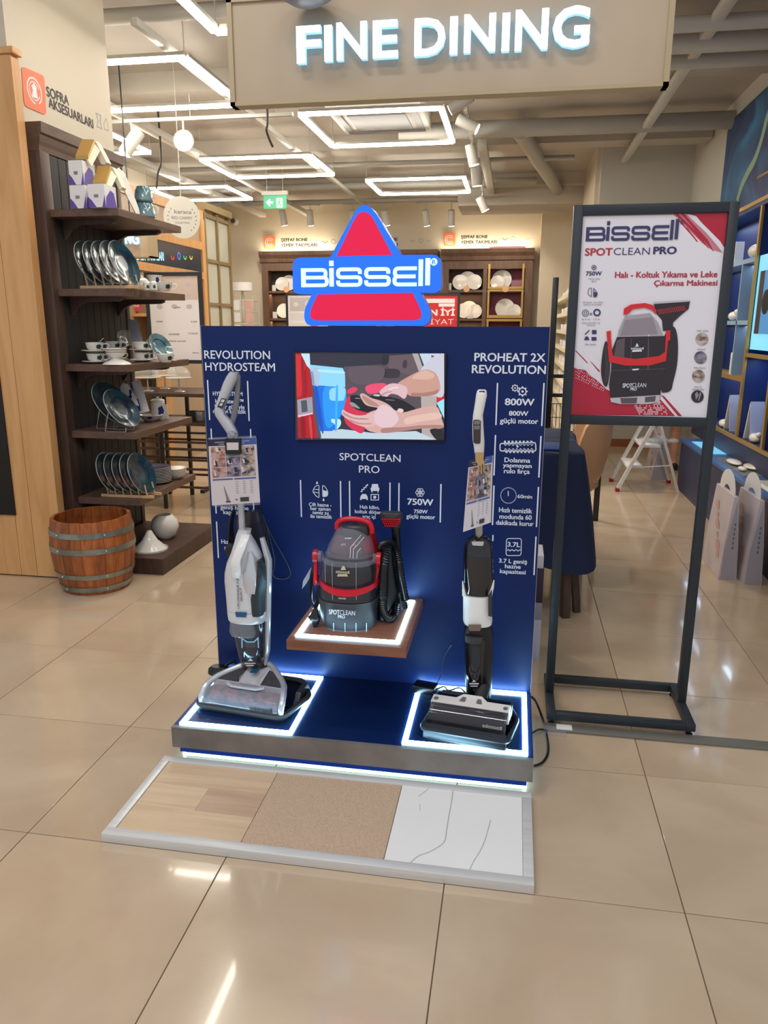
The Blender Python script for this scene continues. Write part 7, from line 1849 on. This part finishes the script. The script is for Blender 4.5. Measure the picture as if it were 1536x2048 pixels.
for x, col in ((345, (220, 50, 70)), (358, (70, 110, 240)), (370, (60, 190, 90)), (382, (220, 180, 60))):
    b = B(); c_ = AX(x, 512, XO+.0212)
    xring(b, c_, .028, .042, XO+.0212, 180 if x != 358 else 0, 360, 16); out(b, 'pictogram', mat('lit_%d' % x, S(*col), 0.4, emit=S(*col), es=0.9), sc_, smooth=False)
gw = thing('glazed_partition', 'partition of pale glass panes in olive brass bars, left of the back wall', 'partition', (XO, 9.7, 0))
gy0, gy1 = 9.21, 10.05; rows_z = [0.05, 0.75, 1.30, 1.80, 2.32, 2.84]; ymid = (gy0+gy1)/2
for y in (gy0+.02, ymid, gy1): out(B().box(XO-.03, XO+.03, y-.02, y+.02, 0, 2.90), 'upright', M_mullion, gw, smooth=False)
for z in rows_z:
    for ya, yb in ((gy0+.041, ymid-.021), (ymid+.021, gy1-.021)): out(B().box(XO-.025, XO+.025, ya, yb, z-.02, z+.02), 'glazing_bar', M_mullion, gw, smooth=False)
for i in range(5):
    for ya, yb in ((gy0+.041, ymid-.021), (ymid+.021, gy1-.021)): out(B().box(XO-.004, XO+.004, ya, yb, rows_z[i]+.021, rows_z[i+1]-.021), 'pane', M_fglass, gw, smooth=False)
out(B().box(XO-.06, XO+.06, gy0, gy1+.03, 2.901, 2.98), 'head_rail', M_mullion, gw, smooth=False)
# round hanging disc
c_ = AY(364, 435, 6.4); rd_ = 0.15
t = thing('hanging_disc', 'round white hanging sign with laurel and small lettering left of the glazed partition', 'sign', (c_.x, 6.4, c_.z-rd_))
Mr = Matrix.Translation(c_) @ Matrix.Rotation(math.radians(24), 4, 'Z')
b = B(); N_ = 40
b.prism([Vector((rd_*math.cos(2*PI*k/N_), -.004, rd_*1.12*math.sin(2*PI*k/N_))) for k in range(N_)], [Vector((rd_*math.cos(2*PI*k/N_), .004, rd_*1.12*math.sin(2*PI*k/N_))) for k in range(N_)])
dc = outm(b, Mr, 'disc', mat('disc_white', S(226, 222, 212), 0.5), t, smooth=False)
b = B()
for tx, x0, x1, z, h in (('karaca', -.06, .08, .03, .03), ('RED CARPET', -.085, .085, -.015, .022), ('COLLECTION', -.06, .06, -.05, .016)):
    text(b, tx, Mr @ Vector((x0, -.0046, z)), Mr @ Vector((x1, -.0046, z)), h, (0, -1, 0), 0.01)
for s_ in (-1, 1):
    for k in range(7):
        a = -0.9+k*.27; c2 = Vector((s_*.115*math.cos(a), -.0046, .115*math.sin(a)-.01)); b.flat([Mr @ (c2+Vector((dx, 0, dz))) for dx, dz in ((0, -.008), (.005, 0), (0, .008), (-.005, 0))])
out(b, 'lettering', M_mgrey, dc, smooth=False)
out(B().cyl(c_+Vector((0, 0, rd_*1.12)), Vector((c_.x, 6.4, CZ)), .003, n=6), 'cord', M_duct, t)

def easel(name, label, x0, x1, Yq, zt, zb, items_fn, back=M_anth, legs=True):
    t = thing(name, label, 'poster stand', ((x0+x1)/2, Yq, 0)); w_ = .034
    for x in (x0, x1-w_): out(B().box(x, x+w_, Yq, Yq+w_, 0, zt), 'post', back, t, smooth=False)
    for z in (zt-w_, zb): out(B().box(x0+w_, x1-w_, Yq, Yq+w_, z, z+w_), 'rail', back, t, smooth=False)
    for x in (x0, x1-w_): out(B().box(x-.002, x+w_+.002, Yq-.2, Yq+.2, 0, .03), 'base_bar', back, t, smooth=False)
    s_ = out(B().box(x0+w_, x1-w_, Yq+.008, Yq+.014, zb+w_, zt-w_), 'poster', M_pw, t, smooth=False)
    items_fn(s_, x0+w_, x1-w_, Yq+.0075, zb+w_, zt-w_)
    return t
def frect(b, x0, x1, z0, z1, Yp): b.flat([Vector((x0, Yp, z0)), Vector((x1, Yp, z0)), Vector((x1, Yp, z1)), Vector((x0, Yp, z1))])
def art1(s_, x0, x1, Yp, z0, z1):
    W_, H_ = x1-x0, z1-z0
    b = B(); frect(b, x0, x1, z0+H_*.72, z1, Yp-.0002); out(b, 'tint', mat('pink_tint', S(214, 196, 190), 0.4), s_, smooth=False)
    for i in range(3):
        for j in range(3): 
            b = B(); c0 = Vector((x0+W_*(.2+.3*i), Yp-.0004, z0+H_*(.9-.13*j))); b.flat([c0+Vector((.03*math.cos(k*PI/6), 0, .022*math.sin(k*PI/6))) for k in range(12)])
            out(b, 'dish_picture', M_pl, s_, smooth=False)
    b = B()
    for tx, u, v, w2 in (('9.999', .12, .45, .12), ('9.999', .50, .62, .12), ('9.999', .82, .45, .12), ('%50 İNDİRİM', .35, .30, .22), ('9 TAKSİT', .75, .31, .20), ('stoklarla sınırlıdır', .30, .22, .40), ('karaca', .82, .08, .12)):
        text(b, tx, Vector((x0+W_*u, Yp-.0006, z0+H_*v)), Vector((x0+W_*(u+w2), Yp-.0006, z0+H_*v)), .014, (0, -1, 0), .01)
    out(b, 'lettering', M_ink, s_, smooth=False)
easel('poster_stand', 'dark framed poster stand with a pale promotion sheet behind the crockery shelves', AY(291, 600, 6.8).x, AY(404, 600, 6.8).x, 6.8, AY(350, 544, 6.8).z, AY(350, 727, 6.8).z, art1)
def art_red(s_, x0, x1, Yp, z0, z1):
    W_, H_ = x1-x0, z1-z0
    b = B(); frect(b, x0, x1, z0, z1, Yp-.0002); out(b, 'red_field', mat('promo_red', S(206, 44, 40), 0.4), s_, smooth=False)
    b = B(); T_ = lambda tx, u0, u1, v, h, bo: text(b, tx, Vector((x0+W_*u0, Yp-.0006, z0+H_*v)), Vector((x0+W_*u1, Yp-.0006, z0+H_*v)), h*H_, (0, -1, 0), bo)
    frect(b, x0+W_*.08, x1-W_*.08, z0+H_*.86, z0+H_*.94, Yp-.0004); frect(b, x0+W_*.45, x1-W_*.08, z0+H_*.79, z0+H_*.85, Yp-.0004)
    T_('EN İYİ', .08, .92, .62, .11, .05); T_('FİYAT', .08, .90, .45, .10, -.01); T_('5.999', .1, .8, .18, .12, .05)
    frect(b, x0+W_*.06, x1-W_*.06, z0+H_*.39, z0+H_*.395, Yp-.0004)
    out(b, 'lettering', M_pw, s_, smooth=False)
easel('poster_stand', 'poster stand with a red EN İYİ FİYAT sheet, right of the logo sign', AY(842, 600, 11).x, AY(920, 600, 11).x, 11.0, AY(880, 586, 11).z, AY(880, 700, 11).z, art_red)
def art_food(s_, x0, x1, Yp, z0, z1):
    W_, H_ = x1-x0, z1-z0
    for i, (u0, u1, v0, v1, m_) in enumerate(((.05, .95, .70, .96, M_pl), (.05, .45, .52, .67, M_card), (.48, .95, .52, .67, mat('food_tan', S(196, 150, 110), 0.4)), (.03, .97, .05, .48, M_card))):
        b = B(); frect(b, x0+W_*u0, x0+W_*u1, z0+H_*v0, z0+H_*v1, Yp-.0003*(i+1)); out(b, 'picture_field', m_, s_, smooth=False)
    for k, (u, v, r) in enumerate(((.2, .83, .04), (.52, .84, .06), (.8, .82, .05))):
        b = B(); c0 = Vector((x0+W_*u, Yp-.0018, z0+H_*v)); b.flat([c0+Vector((r*math.cos(j*PI/8), 0, r*.8*math.sin(j*PI/8))) for j in range(16)]); out(b, 'plate_picture', M_porc, s_, smooth=False)
    for k, (u, v) in enumerate(((.3, .35), (.65, .38), (.5, .3))):
        b = B(); c0 = Vector((x0+W_*u, Yp-.0020-.0002*k, z0+H_*v)); b.flat([c0+Vector((.06*math.cos(j*PI/6)*(1+.3*(j % 2)), 0, .05*math.sin(j*PI/6))) for j in range(12)]); out(b, 'heart_picture', mat('heart_red', S(196, 90, 80), 0.4), s_, smooth=False)
easel('poster_stand', 'dark framed poster stand with tableware pictures left of the logo sign', AY(571, 600, 11.4).x, AY(660, 600, 11.4).x, 11.4, AY(600, 586, 11.4).z, AY(600, 700, 11.4).z, art_food)
# wire spinner rack
c_ = AY(487, 640, 10.6)
t = thing('spinner_rack', 'white wire spinner rack hung with pink and grey cards at the back left', 'display rack', (c_.x, 10.6, 0))
zt3 = AY(487, 565, 10.6).z; zt4 = AY(487, 582, 10.6).z
out(B().cyl((c_.x, 10.6, zt4), (c_.x, 10.6, zt3), .145, n=24), 'header_drum', M_card, t)
out(B().cyl((c_.x, 10.6, 0.02), (c_.x, 10.6, zt4), .018, n=10), 'pole', M_duct, t); out(B().cyl((c_.x, 10.6, 0), (c_.x, 10.6, .02), .2, n=20), 'base', M_duct, t)
b = B()
for k in range(8):
    a = 2*PI*k/8+.2; x = c_.x+.22*math.cos(a); y = 10.6+.22*math.sin(a); b.cyl((x, y, .5), (x, y, zt4-.05), .005, n=4)
for z in [0.6+.16*k for k in range(9)]:
    if z < zt4-.03: b.tube([(c_.x+.22*math.cos(2*PI*k/16), 10.6+.22*math.sin(2*PI*k/16), z) for k in range(16)], .005, 4, wrap=True); b.cyl((c_.x-.22, 10.6, z), (c_.x+.22, 10.6, z), .004, n=4)
out(b, 'wire_cage', M_duct, t)
k = 0
for z in [0.95+.16*i for i in range(6)]:
    for a in (-2.2, -1.6, -.9):
        if z+.13 > zt4-.05: continue
        x = c_.x+.235*math.cos(a); y = 10.6+.235*math.sin(a); k += 1
        b = B().box(x-.045, x+.045, y-.004, y+.004, z, z+.125); out(b, 'card', (M_bagp, M_cardg, M_card)[k % 3], t, smooth=False)
# display table with cloches seen under the poster
dt = thing('display_table', 'dark metal display table with rails and glassware behind the crockery shelves', 'table', (-2.9, 6.2, 0))
zt5 = AY(370, 786, 6.0).z; xa1, xb1 = -3.4, -1.9
out(B().box(xa1, xb1, 5.95, 6.55, zt5-.03, zt5, .003), 'tabletop', M_dark, dt, smooth=False)
zl5 = AY(370, 845, 6.0).z
out(B().box(xa1, xb1, 5.97, 6.53, zl5-.025, zl5), 'lower_shelf', M_dark, dt, smooth=False)
for x in (xa1+.02, AY(325, 900, 5.97).x, AY(333, 900, 6.5).x, xb1-.02): 
    for y in (5.97, 6.52): out(B().box(x-.014, x+.014, y-.014, y+.014, 0, zt5-.031), 'leg', M_black, dt, smooth=False)
for yy in (883, 897, 918, 936, 972):
    z = AY(350, yy, 6.0).z; out(B().box(xa1, xb1, 5.96, 5.98, z-.009, z+.009), 'rail', M_dark, dt, smooth=False)
    out(B().box(xa1, xb1, 6.51, 6.53, z-.009, z+.009), 'rail', M_dark, dt, smooth=False)
for i, (x, lb) in enumerate(((296, 'leftmost'), (330, 'middle'), (358, 'rightmost'))):
    yy_ = (6.12, 6.38, 6.12)[i]; c_ = AY(x, 770, yy_)
    t = lathe_thing('cake_stand', 'silver cake stand with clear dome on the display table, %s of three' % lb, 'cake stand', (c_.x, yy_, zt5+.0005),
                    (('foot', [(0, 0), (.05, 0), (.045, .006), (.008, .015), (.006, .10), (.03, .11), (0, .11)], M_silver), ('tray', [(0, .111), (.11, .111), (.115, .118), (.11, .119), (0, .117)], M_porc), ('dome', [(.10, .121), (.10, .16), (.07, .20), (.01, .215), (.01, .23), (0, .232)], M_glass)))
for i, (x, lb) in enumerate(((385, 'left'), (402, 'right'))):
    c_ = AY(x, 830, 6.15)
    t = lathe_thing('dark_mug', 'dark metal mug on the lower shelf of the display table, %s of two' % lb, 'mug', (c_.x, 6.15, zl5+.0005), (('body', [(0, 0), (.04, 0), (.045, .01), (.05, .08), (.046, .08), (0, .01)], M_silver if i else M_dgrey),))
# bright shop bay seen above, with small red notice
c0 = AY(262, 600, 7.4); c1_ = AY(300, 645, 7.4)
pk = thing('oak_shelf_bay', 'oak shelf bay with a small red discount notice seen past the dark shelving', 'shelf', (c0.x, 7.5, 0))
out(B().box(c0.x-.5, c1_.x+.05, 7.6, 7.62, 0, AY(280, 560, 7.4).z), 'back', M_cream, pk, smooth=False)
for y in (627, 690, 750): z = AY(280, y, 7.4).z; out(B().box(c0.x-.5, c1_.x+.05, 7.3, 7.599, z-.03, z), 'shelf', M_oak, pk, smooth=False)
out(B().box(c1_.x+.051, c1_.x+.08, 7.3, 7.62, 0, AY(280, 560, 7.4).z), 'side', M_oak, pk, smooth=False)
nt_ = out(B().box(AY(266, 605, 7.35).x, AY(281, 605, 7.35).x, 7.35, 7.355, AY(266, 622, 7.35).z, AY(266, 604, 7.35).z), 'notice_card', mat('notice_red', S(206, 70, 90), 0.5), smooth=False, label='small pink and red %50 notice standing on the oak shelf', cat='notice')
b = B(); p_ = AY(268, 614, 7.349); text(b, '%50', p_, p_+Vector((.055, 0, 0)), .03, (0, -1, 0), .03); out(b, 'lettering', M_card, nt_, smooth=False)

# ================================================================ BACK WALL CABINETS
YCf = 14.02
M_cab = wood('brown_cabinet', S(96, 72, 58), S(116, 90, 74), (10, 10, 2), 0.5, 0.03, 0.0); M_cabd = mat('cabinet_dark_interior', S(66, 50, 44), 0.6); M_maroon = mat('maroon_panel', S(112, 30, 58), 0.5)
zt6 = AY(900, 499, YCf).z
def cabinet(xl, xr, label, bays):
    x0 = AY(xl, 560, YCf).x; x1 = AY(xr, 560, YCf).x; t = thing('display_cabinet', label, 'cabinet', ((x0+x1)/2, YCf, 0))
    out(B().box(x0, x1, YCf+.26, 14.298, 0, zt6-.2), 'back', M_cabd, t, smooth=False)
    out(B().box(x0, x0+.12, YCf, YCf+.26, 0, zt6-.2), 'side', M_cab, t, smooth=False); out(B().box(x1-.12, x1, YCf, YCf+.26, 0, zt6-.2), 'side', M_cab, t, smooth=False)
    out(B().box(x0+.121, x1-.121, YCf, YCf+.26, zt6-.33, zt6-.2), 'frieze', M_cab, t, smooth=False)
    pr = [(YCf, zt6-.2), (YCf-.03, zt6-.18), (YCf-.04, zt6-.12), (YCf-.09, zt6-.06), (YCf-.10, zt6), (14.298, zt6), (14.298, zt6-.2)]
    out(B().xprism(pr, x0-.02, x1+.02), 'cornice', M_cab, t, smooth=False)
    for z in [AY(900, y, YCf).z for y in (580, 637, 700, 770)]:
        out(B().box(x0+.121, x1-.121, YCf+.01, YCf+.259, z-.04, z), 'shelf', M_cab, t, smooth=False)
    for x in bays: xx = AY(x, 560, YCf).x; out(B().box(xx-.035, xx+.035, YCf+.002, YCf+.259, 0, zt6-.331), 'divider', M_cab, t, smooth=False)
    return t, x0, x1
cabinet(524, 764, 'brown back wall cabinet of white plates at left, behind the logo sign', [])
cabinet(775, 873, 'narrow middle cabinet on the back wall, hidden behind the logo sign', [])
t3, cx0, cx1 = cabinet(884, 1064, 'brown back wall cabinet of white plates at right with brass framed bays', [970])
zz = [AY(900, y, YCf).z for y in (580, 637, 700)]
for (ya, yb) in ((528, 579), (578, 636), (638, 700)):
    xa_, xb_ = AY(976, 560, YCf).x, AY(1048, 560, YCf).x; z0_, z1_ = AY(1000, yb, YCf).z, AY(1000, ya, YCf).z
    out(B().box(xa_, xb_, YCf+.24, YCf+.2595, z0_, z1_+(.3 if ya == 528 else 0)), 'maroon_back', M_maroon, t3, smooth=False)
    for a in ((xa_, xa_+.035, z0_, z1_), (xb_-.035, xb_, z0_, z1_), (xa_+.0355, xb_-.0355, z0_, z0_+.05), (xa_+.0355, xb_-.0355, z1_-.04, z1_)):
        if ya == 528 and a[2] > z0_+.1: continue
        out(B().box(a[0], a[1], YCf-.012, YCf-.0005, a[2], a[3]), 'brass_frame', M_gold, t3, smooth=False)
b = B(); p_ = AY(994, 526, YCf); pl_ = out(B().box(p_.x, AY(1034, 526, YCf).x, YCf+.22, YCf+.235, p_.z, AY(994, 513, YCf).z), 'plaque', M_blackm, t3, smooth=False)
b = B(); ptext(b, 'RED CARPET', 998, 1029, 519, 515, YCf+.219, .02); ptext(b, 'COLLECTION', 1000, 1027, 524.5, 521.5, YCf+.219, .01); out(b, 'lettering', M_gold, pl_, smooth=False)
wp = out(B().lathe([(0, 0), (.07, 0), (.10, .012), (.15, .024), (.15, .03), (.09, .018), (0, .012)], n=24), 'white_plate', M_porc, cat='plate')
first = True
G = 'white plates displayed in the back wall cabinets'
for x, y, r, lb in ((920, 565, 14, 'left'), (935, 560, 17, 'rear middle'), (949, 562, 14, 'right'), (928, 622, 14, 'left'), (938, 618, 16, 'middle'), (950, 620, 13, 'right'), (995, 558, 13, 'left'), (1004, 552, 18, 'rear'), (1010, 615, 18, 'rear left'), (1028, 620, 13, 'right'), (564, 565, 13, 'left'), (578, 560, 15, 'rear'), (568, 625, 14, 'lower left'), (584, 622, 15, 'rear lower'), (915, 681, 14, 'low')):
    Yq = 14.15 if 'rear' not in lb and 'middle' not in lb else 14.2; c_ = AY(x, y, Yq); q = 1
    shz = min([AY(900, yy, YCf).z for yy in (580, 637, 700)], key=lambda s: abs(s-(AY(x, y+r, YCf).z))); R_ = r*1.0/FPX*14.2*1.02
    if abs(x-1010) < 45 and x > 980: shz += 0.05 if False else 0
    c_.z = shz+R_*.97+.006
    o = place(wp, c_, Vector((0, -1, .22)), first, None, None); first = False; o.scale = (R_/.15,)*3
    bay = 'left cabinet' if x < 700 else ('maroon bay' if x > 975 else 'dark bay of the right cabinet'); row = 'upper' if y < 600 else ('middle' if y < 660 else 'lower')
    o['label'] = 'white plate on the %s shelf, %s, %s one' % (row, bay, lb)
for (x, y, w_, h_, lb) in ((899, 569, 8, 14, 'upper shelf of the right cabinet'), (548, 567, 7, 12, 'upper shelf of the left cabinet'), (550, 628, 8, 13, 'middle shelf of the left cabinet'), (940, 632, 12, 6, 'middle shelf of the right cabinet')):
    p_ = AY(x-w_/2, y+h_/2, 14.1); q_ = AY(x+w_/2, y-h_/2, 14.1); shz = min([AY(900, yy, YCf).z for yy in (580, 637, 700)], key=lambda s: abs(s-p_.z))
    out(B().box(p_.x, q_.x, 14.09, 14.10, shz+.001, shz+.001+(q_.z-p_.z)), 'price_card', M_card, smooth=False, label='white price card on the '+lb, cat='card')
bow = out(B().box(-.09, .09, -.05, .05, 0, .16), 'gift_box', mat('mauve_box', S(150, 104, 120), 0.5), smooth=False, label='mauve gift box in the upper maroon bay of the right cabinet', cat='box')
p_ = AY(1033, 560, 14.12); bow.location = (p_.x, 14.12, zz[0]+.001)
for i, x in enumerate((933, 1011)):
    p_ = AY(x, 578, 14.0); b = B().cyl((p_.x, 13.995, p_.z), (p_.x, 14.005, p_.z), .055, n=20)
    out(b, 'round_tag', mat('peach_tag', S(226, 176, 140), 0.5), label='peach round shelf tag on the %s of the right cabinet' % ('dark bay' if i == 0 else 'maroon bay'), cat='tag')
p_ = AY(573, 579, 14.0); out(B().cyl((p_.x, 13.985, p_.z), (p_.x, 13.995, p_.z), .055, n=20), 'round_tag', MATS['peach_tag'], label='peach round shelf tag on the left cabinet', cat='tag')
for xl, xr in ((535, 590), (893, 966)):
    a, c_ = AY(xl, 582, 14.1).x, AY(xr, 582, 14.1).x; area('cabinet_light', ((a+c_)/2, 14.15, zz[0]-.06), (0, 0, 0), c_-a, .05, 1.6, (1, .62, .34)); area('cabinet_light', ((a+c_)/2, 14.15, zz[1]-.06), (0, 0, 0), c_-a, .05, 1.6, (1, .62, .34))
for xl, xr in ((524, 660), (884, 1064)):
    a, c_ = AY(xl, 500, 14.2).x, AY(xr, 500, 14.2).x
    area('cornice_light', ((a+c_)/2, 14.2, zt6+.02), (PI, 0, 0), c_-a, .06, 9, (1, .82, .58))
